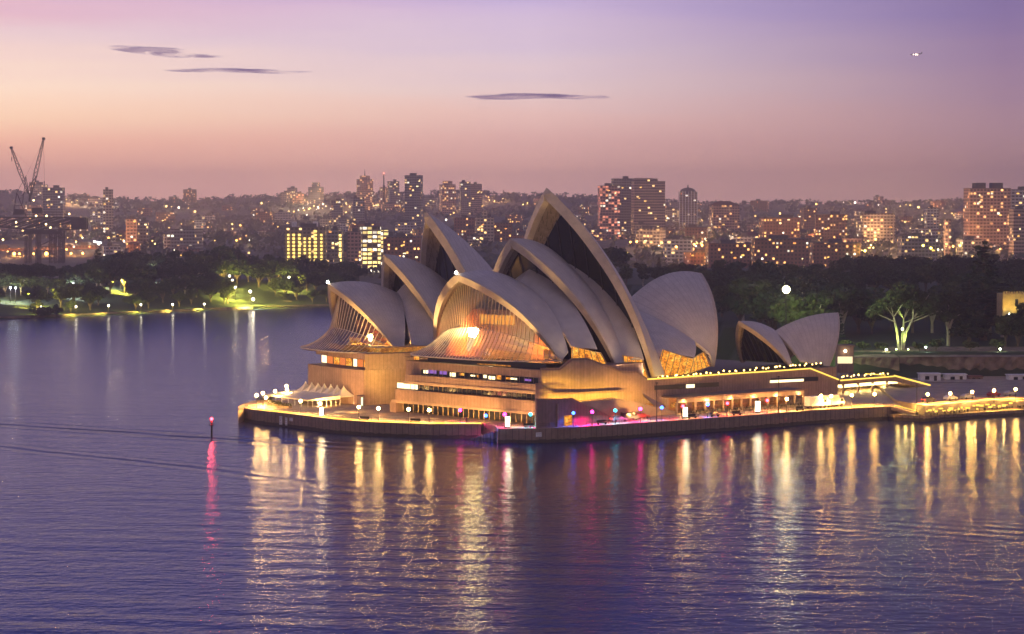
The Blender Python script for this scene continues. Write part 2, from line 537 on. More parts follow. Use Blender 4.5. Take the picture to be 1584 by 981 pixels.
# the far side of the round tip and the hidden east side
back = [(-78.5, 628), (-80, 640), (-78, 655), (-72, 672), (-58, 700), (-20, 760), (40, 800), (110, 790), (260, 760), (300, 700)]
step = [Vector((qa[-1].x, qa[-1].y, 0)), Vector((-7.2, 579.5, 0))]
right = [(qb[-1].x, qb[-1].y)]
edge = [(p.x, p.y) for p in qa] + [(-8.6, 591.5), (-4.4, 583.0)] + [(p.x, p.y) for p in qb]
land = edge + [(qb[-1].x + 3, qb[-1].y + 6), (300, 700)] + [tuple(p) for p in reversed(back[:-1])]
pm = MB(); pm.prism(land, -3, QZ - .02)
prom = pm.build('promenade', M['paving']); tag(prom, 'pale lit promenade paving around the point', None, None, 'structure')


def strip_wall(pts, z0, z1, th, mb, mi=0):
    """a wall along a polyline; th goes to the left of its direction"""
    n = len(pts); off = []
    for i in range(n):
        a, b = Vector(pts[max(0, i - 1)][:2]), Vector(pts[min(n - 1, i + 1)][:2])
        d = (b - a).normalized(); off.append(Vector((-d.y, d.x)) * th)
    P, Q = [Vector(p[:2]) for p in pts], [Vector(p[:2]) + o for p, o in zip(pts, off)]
    rows = [[(*p, z0) for p in P], [(*p, z1) for p in P], [(*q, z1) for q in Q], [(*q, z0) for q in Q]]
    mb.grid(rows, mi)
    for i in (0, n - 1): mb.quad((*P[i], z0), (*P[i], z1), (*Q[i], z1), (*Q[i], z0), mi=mi)


def quay_run(pts, label, ins=.0):
    o = [Vector((p.x, p.y, 0)) for p in pts]
    m = MB(); strip_wall([(p.x, p.y) for p in o], -2, QZ + .01, .55, m)
    m2 = MB(); strip_wall([(p.x, p.y) for p in o], QZ + .015, QZ + .13, .7, m2)
    q = m.build('quay_wall', M['quay'], None, org=(o[0].x, o[0].y, 0)); tag(q, label, 'quay wall', 'quay walls of the point')
    m2.build('coping', M['coping'], q)
    return q


def outward(pts, d):
    r = []; n = len(pts)
    for i in range(n):
        a, b = pts[max(0, i - 1)], pts[min(n - 1, i + 1)]
        t_ = (b - a).normalized(); r.append(pts[i] + Vector((t_.y, -t_.x, 0)) * d)
    return r


tip = [Vector((x, y, 0)) for x, y in ((-57.8, 700), (-72, 672), (-78, 655), (-79.6, 642), (-79.0, 632))]
quay_run(tip + outward(qa, .03), 'long curved quay wall of brown concrete panels round the tip of the point')
quay_run(outward(qb, .03), 'straight quay wall of brown concrete panels in front of the big shells')
# mooring steps in the notch between the two quay walls
st = MB()
for i in range(7):
    st.box((-9.5 + i * .9, 583.6 - i * .62, -.6 + .18 * i + .3), (.9, 4.2, 1.6 + .36 * i), rz=R(-34))
o = st.build('mooring_steps', M['quay'], None, org=(-7, 582, 0)); tag(o, 'dark concrete mooring steps in the notch of the quay wall', 'steps')

# ------------------------------------------------------------------ the opera house
OH = empty('opera_house', (10, 631, QZ), 'opera house of pale tiled sail shells on a brown granite podium at the water', 'opera house')


def inland_(p, d):
    """moves a point back until it stands at least d metres inside the quay edge, keeping its height"""
    pts = qa if p.x < -8 else qb; q = Vector((p.x, p.y, 0))
    for a_, b_q in zip(pts[:-1], pts[1:]):
        n_ = (b_q - a_).normalized(); u = (q - a_).dot(n_)
        if -1 <= u <= (b_q - a_).length + 1:
            k = (q - a_).dot(Vector((-n_.y, n_.x, 0)))
            if k < d: q = q + Vector((-n_.y, n_.x, 0)) * (d - k)
    return Vector((q.x, q.y, p.z))


class Hall:
    def __init__(s, x, y, deg, side=1):
        s.o = Vector((x, y)); a = R(deg); s.s = Vector((cos(a), sin(a))); s.e = Vector((-sin(a), cos(a)))

    def __call__(s, t, v, z):
        p = s.o + s.s * t + s.e * v
        return Vector((p.x, p.y, z))

    def at(s, px, v):
        """t where the vertical through this pixel column meets the plane v"""
        k = (px - CX) / FPX * 1.0013
        b = s.o + s.e * v
        return (k * b.y - b.x) / (s.s.x - k * s.s.y)


def ridge_pt(P, Q, sag, u):
    p = Vector(P).lerp(Vector(Q), u); d = Vector(Q) - Vector(P)
    nrm = Vector((-d.z, 0, d.x)); nrm.normalize()
    if nrm.z < 0: nrm = -nrm
    return p + nrm * sag * 4 * u * (1 - u)


def rib(F, Gp, RR, n, j0=0.0, dirn=(0, -1, .45)):
    F, Gp = Vector(F), Vector(Gp); d = Gp - F; Ln = d.length; dn = d / Ln
    nb = Vector(dirn); nb = nb - dn * nb.dot(dn); nb.normalize()
    b = Ln * Ln / (8 * RR)
    return [F + d * s_ + nb * (b * 4 * s_ * (1 - s_)) for s_ in (j0 + (1 - j0) * k / n for k in range(n + 1))]


def shell(h, F, P, Q, sag, RR, th=2.2, fd=(0, -1, .45), j0=0.0, rimw=1.9, infill=None, name='shell', label=None, n=20, m=26, F2=None, soff=True, sides=(1, -1), rim=True):
    """F near foot (t, v<0, z); P ridge peak over the mouth; Q rear end of the ridge. F2: where the rear rib starts (foot may be a short line)."""
    F = Vector(F); F2 = Vector(F2) if F2 is not None else F
    ob = MB(); so = MB(); rm = MB()
    half = []
    for i in range(n + 1):
        u = i / n
        half.append(rib(F.lerp(F2, u), ridge_pt(P, Q, sag, u), RR, m, j0, fd))
    C = Vector((sum(r[m // 2].t if False else r[m // 2][0] for r in half) / (n + 1), 0, F.z))
    # surface normals by differences
    nr = []
    for i in range(n + 1):
        row = []
        for j in range(m + 1):
            a = half[min(n, i + 1)][j] - half[max(0, i - 1)][j]
            b = half[i][min(m, j + 1)] - half[i][max(0, j - 1)]
            if a.length < 1e-4: a = half[n][min(m, 3)] - half[0][min(m, 3)]
            q = a.cross(b)
            if q.length < 1e-6: q = Vector((0, -1, 0.3))
            q.normalize()
            if q.y > 0 and abs(q.y) > .05 or (abs(q.y) <= .05 and q.z < 0): q = -q
            row.append(q)
        nr.append(row)
    inner = []
    for i in range(n + 1):
        row = []
        for j in range(m + 1):
            s_ = j / m; tk = th * (.35 + .65 * min(1, s_ * 1.6))
            p = half[i][j] - nr[i][j] * tk
            p.y = min(p.y, -.02 if s_ > .97 else -.02)
            row.append(p)
        inner.append(row)
    for sd in sides:
        w_ = lambda p: h(p.x, p.y * sd, p.z)
        ob.grid([[w_(p) for p in r] for r in half], uv=True)
        so.grid([[w_(p) for p in r] for r in inner])
        # rear edge and bottom edge closed
        ob.grid([[w_(p) for p in half[n]], [w_(p) for p in inner[n]]])
        ob.grid([[w_(r[0]) for r in half], [w_(r[0]) for r in inner]])
        if rim:
            # edge beam: a band wrapped over the mouth
            fr, fi = half[0], inner[0]
            k1 = max(1, int(n * .05))
            out = []
            for j in range(m + 1):
                ax = (half[1][j] - half[0][j])
                if ax.length < 1e-4: ax = (half[n][j] - half[0][j])
                ax = ax.normalized() if ax.length > 1e-5 else Vector((1, 0, 0))
                s_ = j / m; wd = rimw * (.45 + .55 * min(1, s_ * 1.5))
                o1 = fr[j] + nr[0][j] * .10 - ax * .25
                o2 = fr[j] + nr[0][j] * .10 + ax * wd * .55
                i1 = fi[j] - nr[0][j] * .25 - ax * .10
                i2 = fi[j] - nr[0][j] * .25 + ax * wd
                for p in (o1, o2, i1, i2): p.y = min(p.y, 0)
                out.append((o2, o1, i1, i2))
            rm.grid([[w_(q) for q in row] for row in out])
    body = ob.build(name, M['tile'], OH, smooth=True)
    if label: body['label'] = label
    if soff: so.build('soffit', M['soffit'], body, smooth=True)
    if rim: rm.build('rim', M['rim'], body)
    return body, half, inner


def arc_infill(h, F, P, Q, sag, RR, fd, u, drop, m=26, j0=0, shift=0.0, n_x=8, s0=0.0, s1=1.0, th=0.0):
    """the arch at ridge fraction u, both halves, as matched near / far point lists"""
    r = rib(F, ridge_pt(P, Q, sag, u), RR, m, j0, fd)
    r = [p for k, p in enumerate(r) if s0 <= k / m <= s1]
    return r


# ---- concert hall (near) ----
CH = Hall(10.0, 631.0, 46.0)
FD = (0, -1, .42)
A1 = dict(F=(-20.5, -24.6, 19.6), P=(-36.2, 0, 43.4), Q=(-10.5, 0, 40.4), sag=2.2, RR=42, fd=FD)
A2 = dict(F=(2.5, -25.6, 15.2), P=(-14.9, 0, 53.0), Q=(9.5, 0, 44.8), sag=2.6, RR=58, fd=FD)
A3 = dict(F=(15.8, -27.2, 13.6), P=(0, 0, 67.3), Q=(33, 0, 33), sag=3.6, RR=76, fd=FD)
A4 = dict(F=(51.0, -20.5, 14.6), P=(70.0, 0, 41.4), Q=(34, 0, 32.5), sag=4.2, RR=52, fd=FD)
a1, h1, i1 = shell(CH, **A1, F2=(-18.4, -25.2, 22.5), th=1.6, rimw=1.5, label='front shell with warmly lit edge over the glass foyer')
a2, h2, i2 = shell(CH, **A2, F2=(4.4, -25.8, 18.5), th=1.9, rimw=1.6)
a3, h3, i3 = shell(CH, **A3, F2=(21.0, -26.6, 14.0), th=2.4, rimw=2.0, label='tallest shell, with a deep dark mouth')
a4, h4, i4 = shell(CH, **A4, F2=(48, -21.5, 18.5), th=2.0, label='shell that turns its back on the others')
# side shells that close the gaps behind the fronts
shell(CH, F=(-6.0, -28.5, 14.5), P=(-5.0, 0, 45.6), Q=(-11.5, 0, 39.6), sag=.6, RR=55, fd=FD, j0=.20, th=.8, F2=(-16.0, -27.5, 17.5), name='side_shell', rim=False)
shell(CH, F=(12.5, -28.5, 10.5), P=(14.6, 0, 49.4), Q=(8.2, 0, 43.6), sag=.6, RR=62, fd=FD, j0=.17, th=.8, F2=(4.8, -28.0, 12.0), name='side_shell', rim=False)


def side_skin(h, ra, rb, name, s0=.28, bulge=1.2, sides=(1, -1), n=8):
    m_ = len(ra) - 1; mb = MB()
    for sd in sides:
        rows = []
        for i in range(n + 1):
            u = i / n; row = []
            lo = s0 * (1 - .85 * max(0, 1 - abs(u - .62) / .40))
            for q in range(21):
                f = (lo + (1 - lo) * q / 20) * m_; j = min(m_ - 1, int(f))
                p = ra[j].lerp(ra[j + 1], f - j).lerp(rb[j].lerp(rb[j + 1], f - j), u)
                k = q / 20
                p = p + Vector((0, -1, .4)) * (bulge * 4 * u * (1 - u) * (1 - k))
                row.append(h(p.x, p.y * sd, p.z))
            rows.append(row)
        mb.grid(rows, uv=True)
    return mb.build(name, M['tile'], OH, smooth=True)


side_skin(CH, h3[-1], h4[-1], 'side_shell', .2)

# ---- opera theatre (far) ----
class FarHall(Hall):
    K = 1.04

    def __call__(s, t, v, z):
        p = s.o + s.s * (t * s.K) + s.e * (v * s.K)
        return Vector((p.x, p.y, CAMZ - (CAMZ - z) * s.K))


JH = FarHall(-53.4 * 1.04, 640.0 * 1.04, 32.0)
J1 = dict(F=(13.0, -17.6, 20.2), P=(0, 0, 39.6), Q=(23.5, 0, 36.2), sag=2.0, RR=44, fd=FD)
J2 = dict(F=(31.5, -19.5, 17.5), P=(18.4, 0, 48.0), Q=(41, 0, 38.5), sag=2.2, RR=54, fd=FD)
J3 = dict(F=(46, -21, 14.0), P=(32.9, 0, 60.4), Q=(66, 0, 30), sag=3.0, RR=70, fd=FD)
J4 = dict(F=(76, -17, 14), P=(94, 0, 36), Q=(67, 0, 29.5), sag=3.4, RR=50, fd=FD)
b1, g1, _ = shell(JH, **J1, F2=(15.0, -18.2, 22), th=1.5, rimw=1.5, label='front shell of the rear hall with a small lamp on its tip')
b2, g2, _ = shell(JH, **J2, F2=(33, -19.8, 20), th=1.7, rimw=1.6)
b3, g3, _ = shell(JH, **J3, F2=(48, -21, 15), th=2.0, rimw=1.8)
b4, g4, _ = shell(JH, **J4, F2=(73, -18, 18), th=1.8)
shell(JH, F=(27.5, -21.0, 15), P=(27.5, 0, 40.8), Q=(22.6, 0, 35.6), sag=.5, RR=50, fd=FD, j0=.16, th=.8, F2=(16.5, -19.8, 19), name='side_shell', rim=False)
shell(JH, F=(43, -22, 13), P=(46, 0, 45), Q=(40, 0, 37.6), sag=.5, RR=55, fd=FD, j0=.16, th=.8, F2=(34.0, -21.5, 16), name='side_shell', rim=False)
side_skin(JH, g3[-1], g4[-1], 'side_shell', .3)

# ---- restaurant (right) ----
bo = AT(1143, 497, 668)
BH = Hall(bo.x, bo.y, 44.0)
B1 = dict(F=(12.5, -9.5, 13.6), P=(0, 0, bo.z), Q=(17, 0, 24.0), sag=1.0, RR=32, fd=FD)
bz = 27.6
B2 = dict(F=(33.5, -8.5, 12.2), P=(BH.at(1296, 0), 0, 28.2), Q=(17, 0, 23.6), sag=1.5, RR=36, fd=FD)
shell(BH, **B1, F2=(14, -9.6, 13.6), th=1.0, rimw=1.0, n=12, m=18, label='small restaurant shell facing the water')
shell(BH, **B2, F2=(18.5, -9.2, 14.5), th=1.0, rimw=1.0, n=12, m=18, label='small restaurant shell facing the steps')


# ---- glazing in the dark mouths ----
def mouth(h, sh, u, par, m=26, s0=.10, mat='darkglass', bars=9):
    r = rib(sh['F'], ridge_pt(sh['P'], sh['Q'], sh['sag'], u), sh['RR'], m, 0, sh['fd'])
    pts = [p + Vector((.0, .9, -.5)) for p in r if p.z >= r[0].z + s0 * 20]
    mb = MB(); rows = []
    for p in pts:
        v = min(p.y, -.01); rows.append([h(p.x, v * (1 - 2 * k / 8), p.z) for k in range(9)])
    mb.grid(rows)
    g = mb.build('mouth_glazing', M[mat], par)
    for k in range(1, bars):
        v = -abs(pts[0].y) + 2 * abs(pts[0].y) * k / bars
        seg = [p for p in pts if -p.y >= abs(v)]
        if len(seg) < 2: continue
        bb = MB()
        for a, b in zip(seg[:-1], seg[1:]):
            bb.bar(h(a.x - .25, v, a.z), h(b.x - .25, v, b.z), .22)
        bb.build('mullion', M['steel'], g)
    return g


mouth(CH, A2, .16, a2)
mouth(CH, A3, .13, a3, bars=11)
mouth(JH, J2, .17, b2, bars=7)
mouth(JH, J3, .13, b3, bars=9)
mouth(BH, B1, .16, OH, s0=.05, bars=9)


# ---- the flaring glass foyers ----
def foyer(h, sh, body, u, knee, edge, nm, bars, m=40):
    """knee(p) and edge(p) give hall points for p in -1 .. 1; the wall rises from the knee to the arch"""
    r = rib(sh['F'], ridge_pt(sh['P'], sh['Q'], sh['sag'], u), sh['RR'], 120, 0, sh['fd'])
    def arch(v):
        a = abs(v); best = r[-1]
        for p, q in zip(r[:-1], r[1:]):
            if -p.y >= a >= -q.y:
                k = (-p.y - a) / max(1e-6, (q.y - p.y)); best = p.lerp(q, k); break
        else:
            best = r[0] if a > -r[0].y else r[-1]
        return Vector((best.x, v, best.z - .5))
    gl = MB(); sk = MB(); mu = MB(); up = []; lo = []
    n = m
    for i in range(n + 1):
        p = -1 + 2 * i / n
        k = Vector(knee(p)); e = Vector(edge(p)); a = arch(k.y)
        if a.z < k.z + .2: a = Vector((max(a.x, k.x + .3), k.y, k.z + .2))
        mid = k.lerp(e, .5) + Vector((0, 0, -.75)); q1 = k.lerp(e, .25) + Vector((0, 0, -.6)); q3 = k.lerp(e, .75) + Vector((0, 0, -.5))
        up.append([h(*a), h(*a.lerp(k, .5)), h(*k)]); lo.append([h(*k), h(*q1), h(*mid), h(*q3), h(*e)])
    gl.grid(up); sk.grid(lo)
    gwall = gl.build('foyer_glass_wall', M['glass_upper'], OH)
    gsk = sk.build('glass_skirt', M['glass_skirt'], OH)
    for b in range(bars + 1):
        mu = MB(); p = -1 + 2 * b / bars
        k = Vector(knee(p)); e = Vector(edge(p)); a = arch(k.y)
        o = Vector((-.12, 0, .1))
        if a.z > k.z + .4: mu.bar(h(*(a + o)), h(*(k + o)), .11, .2)
        ch = [k, k.lerp(e, .25) + Vector((0, 0, -.6)), k.lerp(e, .5) + Vector((0, 0, -.75)), k.lerp(e, .75) + Vector((0, 0, -.5)), e]
        for c, d in zip(ch[:-1], ch[1:]): mu.bar(h(*(c + o)), h(*(d + o)), .10, .16)
        mu.build('mullion', M['mullion_pale'], gsk)
    ed = MB(); P = [Vector(edge(-1 + 2 * i / 40)) for i in range(41)]
    for a, b in zip(P[:-1], P[1:]): ed.bar(h(*a), h(*b), .42, .34)
    ed.build('edge_rail', M['pale_metal'], gsk)
    ed = MB(); P = [Vector(knee(-1 + 2 * i / 40)) for i in range(41)]
    for a, b in zip(P[:-1], P[1:]): ed.bar(h(*a), h(*b), .22, .22)
    ed.build('knee_rail', M['pale_metal'], gsk)
    return gwall, gsk


kn1 = lambda p: (-31.6 + 10.0 * p * p, -22.6 * p, 28.6 - 5.4 * p * p)
ed1 = lambda p: (-38.2 + 13.0 * p ** 4 + (2 if p > 0 else 0) * p ** 2, -27.6 * p, 20.3)
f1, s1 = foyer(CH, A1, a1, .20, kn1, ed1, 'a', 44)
kn2 = lambda p: (2.4 + 7.5 * p * p, -15.6 * p, 26.6 - 4.0 * p * p)
ed2 = lambda p: (-4.0 + 9.5 * p ** 4, -21.5 * p, 20.4)
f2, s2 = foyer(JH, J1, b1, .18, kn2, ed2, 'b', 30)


def foyer_inside(h, t0, t1, w0, zf, wall_t, sh, warm, nm):
    fl = MB(); fl.grid([[h(t0, -w0, zf), h(t0, w0, zf)], [h(t1, -w0, zf), h(t1, w0, zf)]])
    fl.build('foyer_floor', M['carpet'], OH)
    r = rib(sh['F'], ridge_pt(sh['P'], sh['Q'], sh['sag'], wall_t), sh['RR'], 26, 0, sh['fd'])
    mb = MB(); rows = []
    for p in r:
        zc = min(p.z - 2.0, 33 if sh is A1 else 31)
        rows.append([h(p.x, (p.y + 2.2) * (1 - 2 * k / 10) if p.y < -2.2 else 0, max(zf, zc)) for k in range(11)])
    mb.grid(rows)
    mb.build('foyer_inner_wall', M['timber'], OH)


foyer_inside(CH, -33, -8, 25.0, 19.4, .72, A1, 1, 'a')
foyer_inside(JH, 0, 22, 18, 19.4, .72, J1, 1, 'b')
# lit galleries seen through the glass
for k in range(7):
    am = MB(); am.box(CH(-24.0, -9.5 + 2.0 * k, 30.6), (.3, 1.5, 2.6), rz=R(46)); am.build('lit_gallery', M['amber_hot'], OH)
for k in range(3):
    am = MB(); am.box(CH(-20.5 + .8 * k, -19.0 - 1.5 * k, 21.6), (.3, 1.4, 2.6), rz=R(46)); am.build('lit_gallery', M['amber'], OH)
for v0, v1, z0, z1 in ((-12, -3, 21.6, 23.4), (-15, -9, 24.0, 25.4), (1, 8, 21.8, 23.4)):
    am = MB(); am.box(JH(11, (v0 + v1) / 2, (z0 + z1) / 2), (.3, abs(v1 - v0), z1 - z0), rz=R(32)); am.build('lit_gallery', M['amber'], OH)
for k in range(5):
    am = MB(); am.box(JH(9.0, -11.5 + 2.6 * k, 27.0 + .2 * k), (.3, 1.3, 2.0), rz=R(32)); am.build('lit_gallery', M['orange_red'], OH)
# white floodlight shining through the near foyer glass; dim lower spheres imitate its reflection
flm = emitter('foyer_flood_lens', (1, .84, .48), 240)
flm_reflection = emitter('foyer_flood_reflection', (1, .80, .42), 2.6)  # glow of the spheres standing in for the reflection on the skirt
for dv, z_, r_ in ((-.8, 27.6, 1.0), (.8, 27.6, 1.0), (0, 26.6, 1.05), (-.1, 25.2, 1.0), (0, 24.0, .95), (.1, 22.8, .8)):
    fp = MB(); fp.sphere(CH(-30.2 - (28 - z_) * .35, -.5 + dv, z_), r_, 14, 10); fp.build('foyer_flood_glow', flm if z_ > 26 else flm_reflection, OH)
lamp('SPOT', 'foyer_light', CH(-29, 2, 27), 5500, (1, .56, .18), OH, .8, R(150), CH(-24, 3, 19), .9)
lamp('SPOT', 'foyer_light', CH(-26, 13, 25), 60000, (1, .46, .13), OH, .8, R(140), CH(-17, 15, 25), .9)
lamp('SPOT', 'foyer_light', CH(-24, -16, 24.5), 14000, (1, .50, .12), OH, .8, R(150), CH(-17, -17, 20), .9)
lamp('SPOT', 'foyer_light', JH(6, -3, 26), 16000, (1, .46, .10), OH, .6, R(150), JH(13, -4, 20), .9)
lamp('SPOT', 'foyer_light', JH(8, -12, 23.5), 12000, (1, .50, .10), OH, .6, R(150), JH(13, -13, 20), .9)
jl = MB(); jl.sphere(JH(7.0, -12.5, 24.6), .75, 10, 6); jl.build('foyer_flood_glow', emitter('foyer_flood_warm', (1, .74, .3), 26), OH)
# lamps on both front shell tips; added unseen spots below light the edges
for h, sh, e_ in ((CH, A1, 24), (JH, J1, 16)):
    tp = h(sh['P'][0] - .3, 0, sh['P'][2] + .5)
    ml = MB(); ml.sphere(tp, .42, 10, 6); ml.build('tip_lamp', emitter('tip_lamp_glow', (1, .95, .78), 30), OH)
for v in (-1, 1):
    lamp('SPOT', 'rim_light', CH(-37.5, v * 25.5, 21.5), 26000 if v < 0 else 40000, (1, .62, .22), OH, .4, R(48), CH(-27, v * 17, 34), .7)
    lamp('SPOT', 'rim_light', CH(-43.0, v * 9, 24.0), 22000, (1, .62, .22), OH, .4, R(26), CH(-35.5, v * 3.0, 41.5), .7)
lamp('SPOT', 'rim_light', JH(-3.5, -18, 21.5), 26000, (1, .58, .18), OH, .4, R(48), JH(6, -11.5, 31), .7)


# ---- podium ----
def hp(mb, h, tv, z0, z1, tops=None, mi=0):
    mb.prism([tuple(h(t, v, 0)[:2]) for t, v in tv], z0, z1, mi, tops)


def rect(t0, t1, v0, v1): return [(t0, v0), (t1, v0), (t1, v1), (t0, v1)]


def zpx(h, px, py, v):
    t = h.at(px, v); p = h(t, v, 0)
    return t, AT(px, py, p.y).z


WV = -31.0
pod = MB()
hp(pod, CH, rect(-33.4, 60, -29.9, 24), QZ - .3, 12.4)
hp(pod, CH, rect(-33.2, 8, -29.7, 23.8), 12.4, 18.3)
hp(pod, CH, [(60.2, -29.9), (100, -29.9), (100, 62), (60.2, 62)], QZ - .3, 12.3)
pod.build('podium', M['granite'], OH)
# west wall with its stepped top
prof = [(829, 573.5), (866, 573), (885, 558), (909, 557), (964, 578), (986, 577.5), (1001, 588), (1040, 585.5), (1120, 580), (1200, 575), (1253, 571.2), (1297, 588.5)]
tz = [zpx(CH, a, b, WV) for a, b in prof]
tz[0] = (-35.3, tz[0][1])
ww = MB()
for (ta, za), (tb, zb) in zip(tz[:-1], tz[1:]):
    ww.prism([tuple(CH(ta, WV, 0)[:2]), tuple(CH(tb, WV, 0)[:2]), tuple(CH(tb, WV + .95, 0)[:2]), tuple(CH(ta, WV + .95, 0)[:2])], QZ - .3, 0, 0, [za, zb, zb, za])
wwo = ww.build('podium_wall', M['granite'], OH)
cp = MB()
for (ta, za), (tb, zb) in zip(tz[:7], tz[1:7]): cp.bar(CH(ta, WV + .3, za + .12), CH(tb, WV + .3, zb + .12), .3, 1.0)
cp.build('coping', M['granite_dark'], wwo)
gs = MB()
for (ta, za), (tb, zb) in zip(tz[6:-1], tz[7:]): gs.bar(CH(ta, WV - .25, za + .25), CH(tb, WV - .25, zb + .25), .22, .4)
gs.build('handrail_light', M['gold_strip'], wwo)
# slots in the long wall
sl = MB()
def slot(mb, x0, y0, x1, y1, hh, d=.12, v=WV):
    (t0, z0), (t1, z1) = zpx(CH, x0, y0, v), zpx(CH, x1, y1, v)
    a, b = CH(t0, v - d, z0), CH(t1, v - d, z1)
    mb.quad(a + Vector((0, 0, -hh / 2)), b + Vector((0, 0, -hh / 2)), b + Vector((0, 0, hh / 2)), a + Vector((0, 0, hh / 2)))
slot(sl, 1012, 600, 1112, 594.5, 1.25); slot(sl, 1192, 588.5, 1266, 586.0, 1.3); slot(sl, 936, 609.5, 965, 608.8, 1.3)
sl.build('slot_window', M['black'], wwo)
sl = MB(); slot(sl, 1061, 597.6, 1074, 597, 1.0, .2); slot(sl, 1191, 590.4, 1243, 588, .75, .2)
sl.build('slot_light', M['warm_white'], wwo)

# north front: bands, recessed windows
VL, VR = 24.2, -30.6
fr = MB()
hp(fr, CH, rect(-37.0, -33.3, VR, VL), 7.35, 10.4)
hp(fr, CH, rect(-36.5, -33.3, VR, VL - 3.4), 12.9, 14.75)
hp(fr, CH, rect(-35.2, -33.1, VR, VL - 7.4), 16.35, 18.45)
hp(fr, CH, rect(-37.0, -33.3, VL - .2, VL + 2.2), QZ - .2, 6.6)
fo = fr.build('front_band', M['granite'], OH)
fa = MB()
hp(fa, CH, rect(-37.25, -33.35, VR - .1, VL + 1.4), 6.62, 7.34)
hp(fa, CH, rect(-36.75, -33.35, VR - .1, VL - 3.2), 12.1, 12.88)
fa.build('fascia', M['coping'], fo)
wn = MB()
for z0, z1, t_, vl in ((QZ, 6.6, -34.0, VL - .3), (10.42, 12.1, -34.4, VL - 3.6), (14.77, 16.33, -34.0, VL - 7.6), (18.5, 20.1, -32.8, VL - 9)):
    wn.grid([[CH(t_, VR + .1, z0), CH(t_, vl, z0)], [CH(t_, VR + .1, z1), CH(t_, vl, z1)]])
wno = wn.build('window_band', M['darkglass'], OH)
mm = MB()
for z0, z1, t_, vl in ((QZ, 6.6, -34.1, VL - .3), (10.42, 12.1, -34.5, VL - 3.6), (14.77, 16.33, -34.1, VL - 7.6)):
    for k in range(28):
        v = VR + (vl - VR) * k / 27; mm.bar(CH(t_, v, z0), CH(t_, v, z1), .16)
mm.build('mullion', M['bronze'], wno)


def lit(name, mat, t_, v0, v1, z0, z1, h=CH, par=None):
    b = MB(); b.grid([[h(t_, v0, z0), h(t_, v1, z0)], [h(t_, v0, z1), h(t_, v1, z1)]])
    return b.build(name, M[mat], par or OH)


def vpx(px, t_, h=CH):
    """v where a pixel column meets the plane t"""
    k = (px - CX) / FPX; b = h.o + h.s * t_
    return (k * b.y - b.x) / (h.e.x - k * h.e.y)


lit('lit_window', 'warm_white', -34.46, vpx(646, -34.4), vpx(614, -34.4), 10.5, 12.0)
rr = random.Random(5)
for x0, x1, mname in ((655, 662, 'warm_white'), (662, 675, 'violet'), (680, 692, 'violet'), (696, 705, 'warm_white'), (711, 718, 'amber'), (728, 735, 'warm_white'), (738, 741, 'amber'),
                      (748, 753, 'warm_white'), (756, 766, 'warm_white'), (768, 776, 'amber'), (783, 790, 'amber'), (790, 800, 'warm_white'), (812, 822, 'violet')):
    lit('lit_window', mname, -34.07, vpx(x1, -34.0), vpx(x0, -34.0), 14.9 + rr.random() * .5, 15.7 + rr.random() * .55)
lit('lit_window', 'amber', -32.86, vpx(648, -32.8), vpx(640, -32.8), 18.7, 19.8)
lit('lit_window', 'amber_dim', -32.86, vpx(790, -32.8), vpx(738, -32.8), 18.6, 19.0)

for k in range(13):
    v_ = VR + 1.5 + k * 4.2
    lamp('SPOT', 'ledge_light', CH(-39.2, v_, QZ + .5), 420, (1, .56, .16), OH, .2, R(130), CH(-37.3, v_, 7.2), .9)
    if k < 12: lamp('SPOT', 'ledge_light', CH(-38.0, v_, 10.9), 260, (1, .58, .16), OH, .2, R(130), CH(-36.7, v_, 12.8), .9)

# west stair: upper ledge wall and the wedge that comes down to the promenade
def wedge(v, pts, th, name, mat):
    q = [zpx(CH, a, b, v) for a, b in pts]; mb = MB()
    for (ta, za), (tb, zb) in zip(q[:-1], q[1:]):
        mb.prism([tuple(CH(ta, v, 0)[:2]), tuple(CH(tb, v, 0)[:2]), tuple(CH(tb, v + th, 0)[:2]), tuple(CH(ta, v + th, 0)[:2])], QZ - .3, 0, 0, [za, zb, zb, za])
    o = mb.build(name, mat, OH)
    c_ = MB()
    for (ta, za), (tb, zb) in zip(q[:-1], q[1:]): c_.bar(CH(ta, v + th / 2, za + .1), CH(tb, v + th / 2, zb + .1), .22, th + .25)
    c_.build('coping', M['granite_dark'], o)
    return o, q


wu, qu = wedge(-32.4, [(829.5, 595.5), (838, 596), (857, 610), (900, 609.5), (966, 606)], .5, 'stair_parapet', M['granite'])
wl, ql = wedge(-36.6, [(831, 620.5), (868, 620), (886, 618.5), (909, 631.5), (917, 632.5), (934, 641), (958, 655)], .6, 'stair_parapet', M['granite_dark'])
st_ = MB()
for k in range(22):
    u = k / 21; t_ = -10 + u * 26
    st_.prism([tuple(CH(t_, -36, 0)[:2]), tuple(CH(t_ + 1.3, -36, 0)[:2]), tuple(CH(t_ + 1.3, -32.5, 0)[:2]), tuple(CH(t_, -32.5, 0)[:2])], QZ - .2, 9.6 - 5.6 * u)
hp(st_, CH, rect(-34.5, -10, -36, -32.5), QZ - .2, 9.6)
st_.build('stair_flight', M['deck'], OH)
# closes the end of the wedge towards the front
ec = MB(); hp(ec, CH, [(-35.4, -37.0), (-34.8, -37.0), (-34.8, -31), (-35.4, -31)], QZ - .3, 9.9); ec.build('stair_end_wall', M['granite'], OH)
